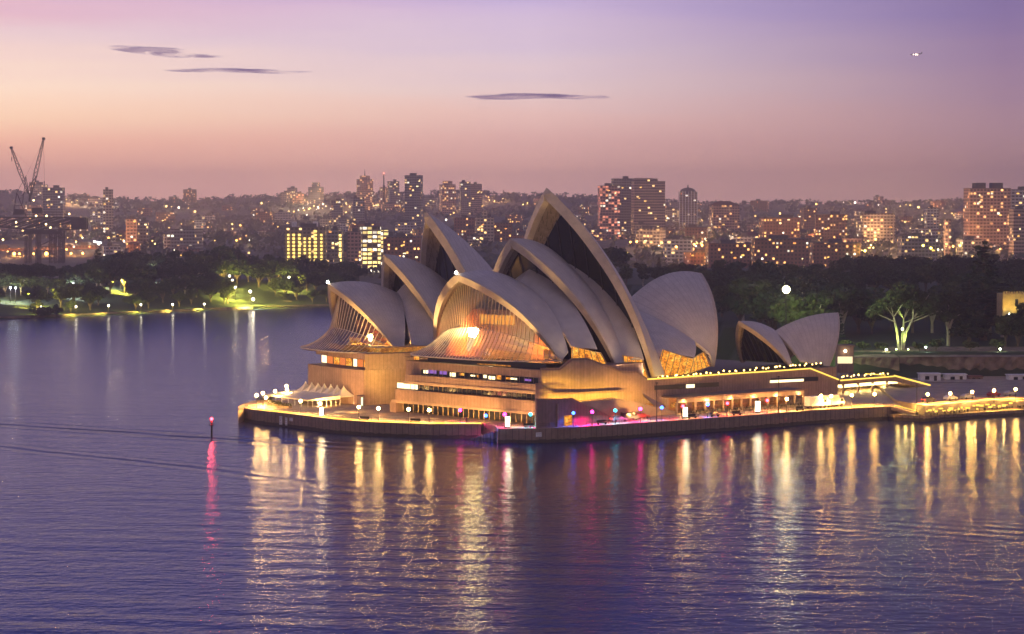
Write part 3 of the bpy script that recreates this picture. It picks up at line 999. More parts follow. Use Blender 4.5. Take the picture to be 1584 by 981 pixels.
# lit doorway in the wedge
(dt0, dz0), (dt1, _z) = zpx(CH, 873, 656, -36.7), zpx(CH, 885, 656, -36.7)
dd = MB(); dd.grid([[CH(dt0, -36.72, QZ + .05), CH(dt1, -36.72, QZ + .05)], [CH(dt0, -36.72, QZ + 2.7), CH(dt1, -36.72, QZ + 2.7)]])
dd.build('lit_doorway', M['amber'], OH)
def walls_light(h, pts, e, col=(1, .58, .06), w=.5):
    for (t_, v, z), tgt in pts: lamp('SPOT', 'wall_light', h(t_, v, z), e, col, OH, .25, R(120), h(*tgt), .9)
for k in range(15):
    t_ = -34 + k * 2.7; u = max(0, (t_ + 10) / 26)
    walls_light(CH, [((t_, -35.6, 9.9 - 5.6 * u), (t_, -30.5, 11.6 - 5.0 * u))], 1500)
for k in range(6): walls_light(CH, [((-34 + k * 2.2, -32.1, 15.0 - max(0, k - 2) * .6), (-34 + k * 2.2, -30.6, 17.2))], 260)

# amber glazing under the shell feet
def under(name, pts, v, off=0.0, mat='amber'):
    mb = MB(); q = []
    for a, b in pts:
        t_, z = zpx(CH, a, b, v); q.append(CH(t_, v, z))
    mb.quad(*q); o = mb.build(name, M[mat], OH)
    fr_ = MB()
    for k in range(len(q)): fr_.bar(q[k] + Vector((.3, -.35, 0)), q[(k + 1) % len(q)] + Vector((.3, -.35, 0)), .22)
    for s_ in (.2, .4, .6, .8):
        a = q[0].lerp(q[1], s_); b = q[3].lerp(q[2], s_) if len(q) == 4 else q[-1].lerp(q[2], s_)
        fr_.bar(a + Vector((.3, -.35, 0)), b + Vector((.3, -.35, 0)), .16)
    fr_.build('glazing_bars', M['bronze'], o)
    return o


under('foyer_window', [(884, 536), (928, 546), (940, 568), (884, 560)], -24.5)
under('foyer_window', [(963, 550), (992, 554), (1002, 585), (962, 580)], -25.0)
under('foyer_window', [(1025, 541), (1072, 556), (1066, 580), (1014, 582)], -22.5)
under('foyer_window', [(1068, 556), (1088, 544), (1098, 566), (1066, 578)], -21.0)
lamp('POINT', 'terrace_light', CH(27, -29, 15.5), 900, (1, .6, .12), OH, .4)
lamp('POINT', 'terrace_light', CH(13.5, -29.5, 15.2), 700, (1, .6, .12), OH, .4)
lamp('POINT', 'terrace_light', CH(42, -28, 14.5), 700, (1, .6, .12), OH, .4)
# terrace parapet lights, a row of small white-gold lamps and dark furniture along the deck
for k in range(40):
    t_ = 17 + k * 1.95 + rr.random() * .8; p = CH(t_, -29.0 + rr.random() * 1.6, 12.42)
    glow_post(p, 'small gold lamp on the long terrace edge of the podium', 'gold lamps along the podium terrace', .9 + rr.random() * .5)
for k in range(44):
    t_ = 18 + k * 1.8 + rr.random(); p = CH(t_, -27.0 + rr.random() * 3.0, 12.42)
    cafe_table(p, rr.random() * 3, 'dark cafe table with two chairs on the long podium terrace', 'cafe tables on the podium terrace')

# ---- rear hall podium (left) ----
jw = MB()
jl0 = G(563, 627, QZ); jl1 = Vector((-62.3, 669.5, 0))
cor = Vector((jl0.x, jl0.y, 0)); sj = Vector((JH.s.x, JH.s.y, 0))
ring = [(jl1.x, jl1.y), (-57.5, 660.5), (-50.4, 650.6), (cor.x, cor.y), (cor.x + sj.x * 86, cor.y + sj.y * 86), (jl1.x + sj.x * 96, jl1.y + sj.y * 96)]
jw.prism(ring, QZ - .3, 14.1)
jwo = jw.build('podium_wall', M['granite'], OH)
# upper block, set back, with the red-lit restaurant windows
def inset(ring, k, c):
    return [(p[0] + (c[0] - p[0]) * k, p[1] + (c[1] - p[1]) * k) for p in ring]
cc = (-10, 700)
r2 = inset(ring, .045, cc)
ub = MB(); ub.prism(r2, 17.05, 18.75); ubo = ub.build('front_band', M['granite'], OH)
r3 = inset(ring, .075, cc)
ub = MB(); ub.prism(r3, 14.1, 17.05); ub.build('podium_wall', M['granite'], OH)
ub = MB(); ub.prism(inset(ring, .12, cc), 18.75, 20.2); ub.build('foyer_base', M['amber_dim'], OH)
ub = MB(); ub.prism(inset(ring, .117, cc), 20.2, 20.32); ub.build('podium_deck', M['deck'], OH)
def alongring(rg, i, a, b, z0, z1, out, name, mat):
    p, q = Vector((*rg[i], 0)), Vector((*rg[i + 1], 0)); d = (q - p); n_ = Vector((d.y, -d.x, 0)).normalized()
    if n_.y > 0: n_ = -n_
    A, B = p + d * a + n_ * out, p + d * b + n_ * out
    m_ = MB(); m_.quad((A.x, A.y, z0), (B.x, B.y, z0), (B.x, B.y, z1), (A.x, A.y, z1)); return m_.build(name, M[mat], OH)
for i, a, b, mt in ((0, .05, .45, 'warm_white'), (0, .5, .95, 'orange_red'), (1, .02, .3, 'amber'), (1, .33, .62, 'orange_red'), (1, .66, .95, 'amber'), (2, .02, .2, 'warm_white'), (2, .24, .5, 'orange_red'), (2, .54, .72, 'amber'), (2, .75, .9, 'amber')):
    alongring(r3, i, a, b, 14.5, 16.7, .08, 'lit_window', mt)
# solid wall right of the windows, with the sloping parapet
uw = MB()
wr = [(cor.x + .3, cor.y + .6), (cor.x + sj.x * 32, cor.y + sj.y * 32 - .2), (cor.x + sj.x * 32, cor.y + sj.y * 32 + 1.5), (cor.x + .3, cor.y + 2.2)]
uw.prism(wr, 14.1, 18.7); uw.build('podium_wall', M['granite'], OH)
for k, (px_, py_) in enumerate(((585, 585), (600, 592), (612, 600))):
    lamp('SPOT', 'wall_light', AT(px_, py_, 636), 3200, (1, .60, .10), OH, .3, R(120), AT(px_, py_ - 25, 650), .9)
# broad warm floods on the paving that wash the podium walls
for px_, py_, e_ in ((500, 628, 15000), (545, 636, 15000), (585, 640, 8000)):
    p = inland_(G(px_, py_, QZ + .6), 3.5); lamp('SPOT', 'wall_flood', p, e_, (1, .49, .13), OH, .5, R(130), p + Vector((3, 24, 9)), .9)
for px_, py_ in ((640, 649), (690, 652), (740, 655), (795, 659)):
    p = inland_(G(px_, py_ - 3, QZ + .8), 3.5); lamp('SPOT', 'wall_flood', p, 6500, (1, .50, .125), OH, .5, R(140), p + Vector((3, 12, 5)), .9)
for px_, py_ in ((1010, 648), (1080, 644), (1150, 640), (1230, 634)):
    p = inland_(G(px_, py_, QZ + 1), 3.5); lamp('SPOT', 'wall_flood', p, 12000, (1, .50, .13), OH, .5, R(130), p + Vector((-2, 22, 7)), .9)

for t_, v, z, tg, e_ in ((-16, -29, 20.8, (-20, -10, 36), 2500), (-2, -33, 17.5, (-4, -12, 42), 3500), (9, -31, 14.5, (5, -14, 50), 4500), (38, -29, 13.5, (52, -10, 36), 4500)):
    lamp('SPOT', 'shell_wash', CH(t_, v, z), e_, (1, .70, .42), OH, .4, R(100), CH(*tg), .9)

# ------------------------------------------------------------------ land behind the harbour
from mathutils import noise as mnoise


def sm(a, b, x):
    k = max(0.0, min(1.0, (x - a) / (b - a))); return k * k * (3 - 2 * k)


def piece(pts, x):
    if x <= pts[0][0]: return pts[0][1]
    for (a, p), (b, q) in zip(pts[:-1], pts[1:]):
        if x <= b: return p + (q - p) * (x - a) / (b - a)
    return pts[-1][1]


SHORE = [(-2500, 1250), (-700, 1120), (-282, 1208), (-221, 1268), (-172, 1324), (-105, 1372), (-20, 1395), (40, 1180), (75, 900), (112, 745), (150, 690), (320, 672), (2500, 660)]
RIDGE = [(-60, 302), (0, 300), (90, 306), (160, 312), (260, 313), (340, 309), (430, 306), (560, 304), (700, 302), (800, 304), (880, 305), (960, 311), (1080, 318), (1200, 317), (1330, 317), (1450, 315), (1600, 312)]


def hgt(x, y):
    ys = piece(SHORE, x); d = y - ys
    if d < 0: return max(-4.0, d * .25 - .05)
    n = mnoise.noise(Vector((x * .006, y * .006, 3.3)))
    lf = 1 - sm(-60, 60, x)
    zl = 1.3 + 12.5 * sm(6, 150, d) + 2.2 * n * sm(10, 60, d)
    cl = 760 + .12 * (x - 180)
    zr = 3.6 + 7.6 * sm(cl - 3, cl + 3, y) + 11 * sm(cl + 20, 1080, y) + 1.5 * n * sm(cl + 15, cl + 60, y)
    z = zl * lf + zr * (1 - lf)
    z *= 1 - .75 * sm(1430, 1600, y)
    px = CX + FPX * x / max(y, 1)
    far = 62 + (HZ - piece(RIDGE, px)) / FPX * 4300
    z2 = 26 * sm(1650, 2250, y) + 4 * mnoise.noise(Vector((x * .003, y * .003, 8)))* sm(1650, 2000, y)
    z2 += (far - 26) * sm(2500, 4300, y) + 7 * mnoise.noise(Vector((x * .0022, y * .0022, 1))) * sm(2500, 3300, y) * (1 - sm(3900, 4300, y))
    z2 *= 1 - .6 * sm(4500, 5800, y)
    return max(z, z2) if y > 1500 else z


m = MatB('land'); v = m.coord('Object'); n1 = m.noise(v, .05, 5); n2 = m.noise(v, .6, 3)
gp = m.n('ShaderNodeNewGeometry'); sy = m.n('ShaderNodeSeparateXYZ'); m.l(gp.outputs['Position'], sy.inputs[0])
city = m.math('MULTIPLY', m.math('GREATER_THAN', sy.outputs[1], 1650.0), .8)
m.bsdf(m.mix(city, m.mix(m.math('MULTIPLY', n2, .5), m.ramp(n1, [(.3, (.018, .028, .010)), (.55, (.035, .055, .014)), (.75, (.050, .055, .022))]), (.02, .03, .014)), m.ramp(n1, [(.35, (.07, .07, .05)), (.65, (.17, .14, .12))])), .9)
tm = MB()
ys = [655 + 9 * i for i in range(95)] + [1510 + 45 * i for i in range(68)] + [4700, 5000, 5500, 6200]
rows = []
for y in ys:
    hw = 80 + .42 * y + (120 if y > 1500 else 60)
    rows.append([(-hw + 2 * hw * k / 120, y, hgt(-hw + 2 * hw * k / 120, y)) for k in range(121)])
tm.grid(rows)
tag(tm.build('hills', M.setdefault('land', MATS['land']), smooth=True), 'wooded park land and city hills behind the harbour', None, None, 'structure')

# ------------------------------------------------------------------ trees
def m_leaf(name, c0, c1):
    m = MatB(name); g = m.n('ShaderNodeNewGeometry'); oi = m.n('ShaderNodeObjectInfo')
    f = m.math('ADD', m.math('MULTIPLY', g.outputs['Random Per Island'], .7), m.math('MULTIPLY', oi.outputs['Random'], .3))
    m.bsdf(m.ramp(f, [(.1, c0), (.9, c1)]), .6, spec=.25)
    return m.m


M['leaf_dark'] = m_leaf('dark_leaves', (.016, .026, .014), (.05, .07, .03))
M['leaf_olive'] = m_leaf('olive_leaves', (.03, .04, .016), (.085, .10, .035))
M['leaf_city'] = m_leaf('city_leaves', (.035, .045, .028), (.10, .105, .06))
M['leaf_pine'] = m_leaf('pine_needles', (.010, .018, .012), (.03, .045, .025))
M['bark'] = simple('bark', (.14, .10, .07), .85, var=.3)
M['bark_pale'] = simple('pale_gum_bark', (.42, .36, .28), .7, var=.2)


def leaf_cloud(mb, rnd, lobes, n, size, flat=.6):
    """small leaf sprays over and through a set of lobes (centre, radii)"""
    wts = [a[1][0] * a[1][1] * a[1][2] for a in lobes]; tot = sum(wts)
    for (c, r), w_ in zip(lobes, wts):
        for _ in range(int(n * w_ / tot) + 1):
            while True:
                p = Vector((rnd.uniform(-1, 1), rnd.uniform(-1, 1), rnd.uniform(-1, 1)))
                l = p.length
                if .05 < l <= 1: break
            p = p / l * (l ** .38)
            c_ = Vector(c) + Vector((p.x * r[0], p.y * r[1], p.z * r[2]))
            s_ = size * rnd.uniform(.55, 1.3)
            a = Vector((rnd.gauss(0, 1), rnd.gauss(0, 1), rnd.gauss(0, flat))).normalized(); b = a.orthogonal().normalized()
            b = Matrix.Rotation(rnd.uniform(0, 6.28), 3, a) @ b
            e = a.cross(b)
            mb.quad(c_ + (a + b * .4) * s_, c_ + (b - a * .3) * s_ * .8, c_ - (a - b * .2) * s_ * .9, c_ + (e * .6 - b) * s_ * .8)


def tree_proto(name, seed, H, Wd, kind, leaf, bark='bark', n=1500, lsize=.75):
    rnd = random.Random(seed); root = empty(name, (0, 0, -500))
    tr = MB(); cr = MB()
    if kind == 'pine':
        tr.tube((0, 0, 0), (0, 0, H * .97), .45, .08, 7)
        lobes = []; k = 0; z = H * .16
        while z < H * .98:
            rr_ = Wd / 2 * (1 - (z / H) ** 1.25) * (.75 + .35 * rnd.random()) + .35
            for i in range(6):
                a = i * pi / 3 + k * .5 + rnd.uniform(-.2, .2)
                tr.tube((0, 0, z), (rr_ * .8 * cos(a), rr_ * .8 * sin(a), z + .3), .1, .03, 4)
                lobes.append(((rr_ * .62 * cos(a), rr_ * .62 * sin(a), z + .2), (rr_ * .42 + .2, rr_ * .42 + .2, .55)))
            z += H * .052 + .25; k += 1
        lobes.append(((0, 0, H * .97), (.35, .35, 1.2)))
    else:
        th = H * {'broad': .30, 'round': .28, 'gum': .42}[kind]
        lobes = []
        nb = {'broad': 7, 'round': 5, 'gum': 6}[kind]
        tr.tube((0, 0, 0), (0, 0, th * .6), .035 * H, .028 * H, 7)
        for i in range(nb):
            a = i * 2 * pi / nb + rnd.uniform(-.4, .4); q = rnd.uniform(.35, .95)
            top = Vector((cos(a) * Wd * .36 * q, sin(a) * Wd * .36 * q, H * rnd.uniform(.52, .86)))
            mid = Vector((top.x * .4, top.y * .4, th + (top.z - th) * .35))
            tr.tube((0, 0, th * .55), mid, .022 * H, .014 * H, 6); tr.tube(mid, top, .014 * H, .004 * H, 5)
            for _ in range(3):
                c = top + Vector((rnd.gauss(0, Wd * .10), rnd.gauss(0, Wd * .10), rnd.gauss(0, H * .05)))
                r_ = Wd * rnd.uniform(.10, .19)
                lobes.append((c, (r_, r_, r_ * {'broad': .62, 'round': .85, 'gum': .6}[kind])))
        lobes.append(((0, 0, H * .80), (Wd * .22, Wd * .22, H * .12)))
        if kind != 'gum': lobes.append(((0, 0, H * .55), (Wd * .3, Wd * .3, H * .16)))
    leaf_cloud(cr, rnd, lobes, n, lsize)
    t_ = tr.build('trunk', M[bark]); t_.parent = root
    c_ = cr.build('crown', M[leaf]); c_.parent = root
    KIDS[root.name] = [t_, c_]
    return root, H


PROT = {
    'fig': [tree_proto('broad_tree', 1, 18, 21, 'broad', 'leaf_dark', n=1900), tree_proto('broad_tree', 2, 16, 18, 'broad', 'leaf_dark', n=1600)],
    'round': [tree_proto('round_tree', 3, 15, 13, 'round', 'leaf_dark', n=1300), tree_proto('round_tree', 4, 13, 12, 'round', 'leaf_olive', n=1200)],
    'gum': [tree_proto('gum_tree', 5, 20, 13, 'gum', 'leaf_olive', 'bark_pale', n=1200)],
    'pine': [tree_proto('pine_tree', 6, 22, 8, 'pine', 'leaf_pine', n=1500, lsize=.5)],
    'shrub': [tree_proto('shrub', 7, 4, 6.5, 'round', 'leaf_olive', n=420, lsize=.45)],
}
trn = random.Random(21)
TKIND = {'fig': ('broad dark fig tree', 'tree'), 'round': ('rounded dark tree', 'tree'), 'gum': ('taller loose gum tree', 'tree'), 'pine': ('pointed dark pine tree', 'tree'), 'shrub': ('low green shrub', 'shrub')}


def plant(kind, x, y, h, label, group, z=None, rz=None, wide=1.0):
    pr, H = PROT[kind][trn.randrange(len(PROT[kind]))]
    s_ = h / H
    o = place(pr, USED, (x, y, (hgt(x, y) if z is None else z) - .15), trn.uniform(0, 6.28) if rz is None else rz, (s_ * wide, s_ * wide, s_), label, group)
    o['category'] = TKIND[kind][1]
    return o


LTOP = [(-40, 408), (20, 404), (60, 403), (100, 408), (140, 393), (190, 385), (215, 383), (245, 392), (260, 382), (300, 380), (345, 377), (390, 386), (430, 389), (470, 394), (520, 402), (560, 400), (620, 402), (700, 408), (960, 396), (1040, 393), (1120, 398), (1180, 391), (1240, 398), (1330, 393), (1420, 388), (1600, 392)]
FAR = [('far shore', 22, 10, 3.5, 24), ('far shore', 50, 14, 3.0, 19), ('far shore', 92, 16, 3.2, 20), ('far shore', 150, 19, 3.0, 20)]
LAWNS = [(352, 412, 1440), (0, 50, 1290), (160, 205, 1370), (60, 78, 1310)]
names_row = ['first row at the water', 'second row up the bank', 'third row, half hidden', 'back row against the city']
for row, (where, d, h0, var, step_) in enumerate(FAR):
    px = -50 + row * 7
    while px < 560:
        y = piece(SHORE, (px - CX) / FPX * 1300); y = y + d + trn.uniform(-12, 14); x = (px - CX) / FPX * y
        gap = any(a < px < b and y < yy for a, b, yy in LAWNS) and row < 2
        if not gap and not (row == 0 and trn.random() < .12):
            h = h0 + trn.uniform(-1, 1) * var * .6
            if row == 3: h = max(9, 62 - (piece(LTOP, px) - HZ + trn.uniform(0, 8)) / FPX * y - hgt(x, y))
            if row == 2: h = max(8, 62 - (piece(LTOP, px) - HZ + trn.uniform(8, 24)) / FPX * y - hgt(x, y))
            k = trn.random()
            kind = 'shrub' if row == 0 and k < .3 else ('fig' if k < .55 else 'round' if k < .9 else 'gum')
            plant(kind, x, y, h * (.45 if kind == 'shrub' else 1), f"{TKIND[kind][0]} on the far shore, {names_row[row]}", f"trees on the far shore, {names_row[row]}, {kind}", wide=trn.uniform(.9, 1.25))
        px += step_ * trn.uniform(.75, 1.25)
# the gardens behind the big shells and on the right
rows_r = [(1180, 545, 1620, 'at the back under the city', 24), (1090, 960, 1620, 'in the back of the gardens', 24), (1000, 985, 1620, 'in the middle of the gardens', 26), (925, 1090, 1620, 'in the front of the gardens', 27), (860, 1110, 1620, 'along the lawn edge', 26), (815, 1120, 1300, 'close behind the restaurant shells', 30)]
for ri, (Y, a, b, where, step_) in enumerate(rows_r):
    px = a + ri * 9
    while px < b:
        y = Y + trn.uniform(-22, 22); x = (px - CX) / FPX * y
        top = piece(LTOP, px) + ri * 9 + trn.uniform(0, 14)
        if 1330 < px < 1470 and ri >= 3: top += 22
        z = hgt(x, y) if not (px < 960 and ri == 0) else 14
        if z < .5: z = 8
        h = max(9, min(25, 62 - (top - HZ) / FPX * y - z))
        k = trn.random()
        kind = 'fig' if k < .5 else 'round' if k < .8 else 'gum' if k < .93 else 'pine'
        if not (hgt(x, y) < 0.5):
            plant(kind, x, y, h, f"{TKIND[kind][0]} {where}", f"garden trees {where}, {kind}", wide=trn.uniform(.95, 1.3))
        px += step_ * trn.uniform(.75, 1.25)
# single trees one can point at
def single(kind, px, ytop, Y, zb, label, wide=1.0):
    x = (px - CX) / FPX * Y; z = hgt(x, Y) if zb is None else zb
    return plant(kind, x, Y, 62 - (ytop - HZ) / FPX * Y - z, label, None, z=z, wide=wide)


single('pine', 1522, 374, 830, None, 'very tall dark pine above the right hand gardens', 2.0)
single('pine', 1500, 425, 800, None, 'second dark pine, shorter, left of the very tall one', 1.6)
single('round', 1594, 470, 788, None, 'dark tree beside the yellow castle wall')
single('gum', 1468, 440, 800, None, 'slim tree with a pale straight trunk on the right lawn')
single('pine', 151, 383, 1340, None, 'ragged pointed treetop above the far shore belt', 1.4)
single('fig', 343, 376, 1420, None, 'dome shaped fig, highest crown of the far shore', 1.1)
single('round', 352, 432, 1352, None, 'tree lit bright green beside the far lamps')
single('shrub', 66, 474, 1224, None, 'round shrub lit yellow green by the waterside lamp', 1.2)
single('round', 1557, 484, 788, None, 'dark round tree under the left end of the yellow castle wall')
single('round', 1576, 487, 785, None, 'low dark tree in front of the yellow castle wall')
for px in (1305, 1335, 1362, 1420, 1448, 1500, 1545):
    x = (px - CX) / FPX * 775
    plant('shrub', x, 772 + trn.uniform(-2, 4), 3 + trn.random() * 1.5, 'low shrub on top of the stone cliff', 'shrubs along the cliff top')

# the floodlit gum with three pale trunks
gx, gy = (1394 - CX) / FPX * 778, 778; gz = hgt(gx, gy)
rt = empty('floodlit_tree', (gx, gy, gz), 'spreading gum with three trunks lit green from below', 'tree')
rnd = random.Random(4); tr = MB(); cr = MB(); lobes = []
U = 778 / FPX
for tx, fx, fy in ((-4, -12, 52), (3, 6, 48), (6, 18, 50)):
    a = Vector((gx + tx * U * .6, gy + rnd.uniform(-1, 1), gz)); b = Vector((gx + tx * U * 1.3, gy, gz + 6)); c = Vector((gx + fx * U, gy + rnd.uniform(-2, 2), gz + fy * U))
    tr.tube(a, b, .62, .5, 8); tr.tube(b, c, .5, .26, 8)
    for k in range(4):
        e = c + Vector((rnd.uniform(-7, 7), rnd.uniform(-5, 5), rnd.uniform(3, 9))); tr.tube(c, e, .22, .07, 6)
    d2 = c + Vector((9 * (1 if fx > 0 else -1), 0, 2.5)); tr.tube(b.lerp(c, .7), d2, .2, .07, 6)
for cx_, cy_, r_ in ((-38, 62, 13), (-24, 72, 15), (-8, 86, 17), (10, 92, 17), (28, 82, 16), (40, 68, 13), (14, 74, 15), (-14, 66, 11), (30, 64, 11), (48, 60, 9), (-46, 56, 8), (0, 98, 12)):
    lobes.append((Vector((gx + cx_ * U, gy + rnd.uniform(-4, 4), gz + cy_ * U)), (r_ * U, r_ * U * 1.3, r_ * U * .62)))
leaf_cloud(cr, rnd, lobes, 5600, .55)
tr.build('trunk', M['bark_pale'], rt); cr.build('crown', M['leaf_olive'], rt)
for dx, e_ in ((-2.0, 2600), (2.2, 1900)):
    f_ = empty('ground_spotlight', (gx + dx, gy - 3.2, gz), f'small green ground spotlight at the foot of the three-trunked gum, {"left" if dx < 0 else "right"} one', 'spotlight')
    b_ = MB(); b_.tube((gx + dx, gy - 3.2, gz), (gx + dx, gy - 3.2, gz + .35), .22, .3, 8); b_.build('housing', M['black'], f_)
    b_ = MB(); b_.sphere((gx + dx, gy - 3.2, gz + .45), .26, 8, 5); b_.build('lens', emitter('green_spot_lens', (.75, 1, .35), 22), f_)
    lamp('SPOT', 'beam', (gx + dx, gy - 3.2, gz + .8), e_ * 4.2, (.66, 1.0, .16), f_, .2, R(46), (gx + dx * .5, gy, gz + 6), .8)
lamp('SPOT', 'beam', (gx + 2.2, gy - 3.6, gz + .8), 11000, (.30, 1.0, .10), f_, .2, R(22), (gx + .8, gy, gz + 19), .6)

# ------------------------------------------------------------------ promenade lamps
def globe_lamp_proto(nm, col, strength, e):
    root = empty('street_lamp', (0, 0, -500)); 
    b_ = MB(); b_.tube((0, 0, 0), (0, 0, .35), .16, .12, 8); b_.tube((0, 0, .35), (0, 0, 3.05), .07, .055, 8); b_.tube((0, 0, 3.05), (0, 0, 3.2), .16, .2, 8)
    p_ = b_.build('post', M['steel']); p_.parent = root
    b_ = MB(); b_.sphere((0, 0, 3.6), .42, 12, 8)
    g_ = b_.build('globe', emitter(nm, col, strength)); g_.parent = root
    d = bpy.data.lights.new('globe_light', 'SPOT'); d.energy = e; d.color = col; d.shadow_soft_size = .3; d.spot_size = R(158); d.spot_blend = .5
    l_ = bpy.data.objects.new('globe_light', d); COL.objects.link(l_); l_.parent = root; l_.location = (0, .5, 3.2)
    KIDS[root.name] = [p_, g_, l_]
    return root


LAMPC = {'w': ('white', globe_lamp_proto('white_globe', (1, .56, .16), 170, 10000)), 'g': ('warm gold', globe_lamp_proto('gold_globe', (1, .50, .09), 170, 15000)),
         'p': ('magenta', globe_lamp_proto('magenta_globe', (1, .015, .27), 30, 7000)), 'b': ('blue', globe_lamp_proto('blue_globe', (.03, .13, 1), 14, 2600)),
         'c': ('cyan', globe_lamp_proto('cyan_globe', (.02, .60, .85), 12, 3000)), 'r': ('red', globe_lamp_proto('red_globe', (1, .02, .04), 28, 5000))}
lamps = [(397, 612, 'w', 'leftmost white globe lamp on the round tip'), (406.6, 608.7, 'w', 'white globe lamp at the back rail of the round tip'), (404.7, 616, 'w', 'white globe lamp low in the trio at the round tip'),
         (425.7, 605.7, 'w', 'white globe lamp behind the marquee end'), (443, 597.7, 'w', 'highest white globe lamp behind the tents'), (444, 603, 'w', 'white globe lamp just below the highest one behind the tents'),
         (439.4, 623, 'w', 'warm white globe lamp before the marquee front'), (466, 626.6, 'w', 'warm white globe lamp before the marquee corner'), (534, 632.6, 'w', 'white globe lamp before the tent doors'),
         (572.8, 635, 'w', 'white globe lamp between tents and stepped podium'), (615.8, 637.5, 'w', 'white globe lamp at the left end of the dark window band'), (660, 639.7, 'w', 'white globe lamp in front of the dark window band'),
         (707.7, 641.3, 'p', 'first magenta globe lamp from the left'), (751.6, 643.3, 'b', 'blue globe lamp above the mooring steps'), (784, 647, 'p', 'pink globe lamp touching the white sign pillar'),
         (824.6, 646.6, 'c', 'cyan globe lamp at the podium corner'), (862, 645, 'p', 'magenta globe lamp left of the gold doorway'), (899, 642.5, 'b', 'pale blue globe lamp right of the gold doorway'),
         (935.4, 640.2, 'p', 'magenta globe lamp where the wedge wall runs out'), (971.6, 638, 'c', 'cyan globe lamp above the parked van'), (1007, 635, 'p', 'magenta globe lamp under the slanting canopy'),
         (1042, 633, 'b', 'blue globe lamp before the second sign pillar'), (1076, 631, 'r', 'red globe lamp right of the second sign pillar'), (1110.4, 628, 'b', 'blue globe lamp before the glazed pavilion'),
         (1143.7, 626.3, 'r', 'red globe lamp in the middle of the pavilion front'), (1209, 622, 'r', 'red globe lamp at the right end of the pavilion'), (1241.6, 620, 'w', 'white globe lamp left of the box trucks'),
         (1270, 613, 'w', 'white globe lamp over the box trucks'), (1304.5, 615.7, 'g', 'gold globe lamp at the podium end'), (1335.7, 614, 'g', 'gold globe lamp under the lit concourse, second'), (1366, 611.6, 'g', 'gold globe lamp under the lit concourse, third'),
         (1435, 610.5, 'g', 'gold globe lamp at the foot of the great stair'), (1470, 609, 'g', 'gold globe lamp, first past the great stair'), (1503.8, 606.8, 'g', 'gold globe lamp, second past the great stair'),
         (1537.8, 604.5, 'g', 'gold globe lamp, third past the great stair'), (1571, 602.7, 'g', 'rightmost gold globe lamp on the forecourt')]
def inland(p, d):
    """moves a point back until it stands at least d metres inside the quay edge"""
    pts = qa if p.x < -8 else qb; q = Vector((p.x, p.y, 0))
    for a_, b_q in zip(pts[:-1], pts[1:]):
        n_ = (b_q - a_).normalized(); u = (q - a_).dot(n_)
        if -1 <= u <= (b_q - a_).length + 1:
            k = (q - a_).dot(Vector((-n_.y, n_.x, 0)))
            if k < d: q = q + Vector((-n_.y, n_.x, 0)) * (d - k)
    return q


for px, py, c, lab in lamps:
    p = G(px, py, QZ + 3.55); p = inland(p, 2.4)
    o = place(LAMPC[c][1], USED, (p.x, p.y, QZ), 0, None, lab, f'{LAMPC[c][0]} globe lamps along the promenade'); o['category'] = 'street lamp'

# gold light strip set into the inner foot of the quay coping on the round tip
strip = MB()
inn = outward(qa, -1.0)
strip_wall([(p.x, p.y) for p in inn], QZ + .02, QZ + .34, .14, strip)
o = strip.build('edge_light', emitter('edge_gold', (1, .50, .06), 3.2), None, org=(inn[0].x, inn[0].y, QZ)); tag(o, 'thin gold light strip at the foot of the curved quay parapet', 'light strip')
for k in range(len(inn) - 1):
    a, b = inn[k], inn[k + 1]; nn = max(1, int((b - a).length / 7))
    for q in range(nn):
        p = a.lerp(b, (q + .5) / nn); lamp('SPOT', 'strip_light', p + Vector((.3, 1.2, QZ + 1.3)), 3600, (1, .50, .08), o, .2, R(150), p + Vector((.6, 3.2, QZ)), .8)
o2 = outward(qb, -1.0); strip = MB(); strip_wall([(p.x, p.y) for p in o2[3:]], QZ + .02, QZ + .14, .12, strip)
oo = strip.build('edge_light', emitter('red_gold_strip', (1, .28, .08), 2.0), None, org=(o2[3].x, o2[3].y, QZ)); tag(oo, 'thin reddish light strip along the straight quay parapet', 'light strip')
for k in range(3, len(o2) - 1):
    a, b = o2[k], o2[k + 1]; nn = max(1, int((b - a).length / 9))
    for q in range(nn):
        p = a.lerp(b, (q + .5) / nn); lamp('SPOT', 'strip_light', p + Vector((-.3, 1.2, QZ + 1.4)), 2400, (1, .40, .10), oo, .2, R(150), p + Vector((-.6, 3.4, QZ)), .8)
# railing of the promenade
def railing(pts, label):
    mb = MB(); P = [Vector((p.x, p.y, 0)) for p in pts]
    for a, b in zip(P[:-1], P[1:]):
        n_ = max(1, int((b - a).length / 3.2))
        for k in range(n_): q = a.lerp(b, k / n_); mb.bar(q + Vector((0, 0, QZ + .4)), q + Vector((0, 0, QZ + 1.3)), .06)
        for h_ in (.85, 1.3): mb.bar(a + Vector((0, 0, QZ + h_)), b + Vector((0, 0, QZ + h_)), .05)
    o = mb.build('railing', M['steel'], None, org=(P[0].x, P[0].y, QZ)); tag(o, label, 'railing')


railing(outward(qa, -.3), 'thin dark railing on the curved quay wall'); railing(outward(qb, -.3), 'thin dark railing on the straight quay wall')

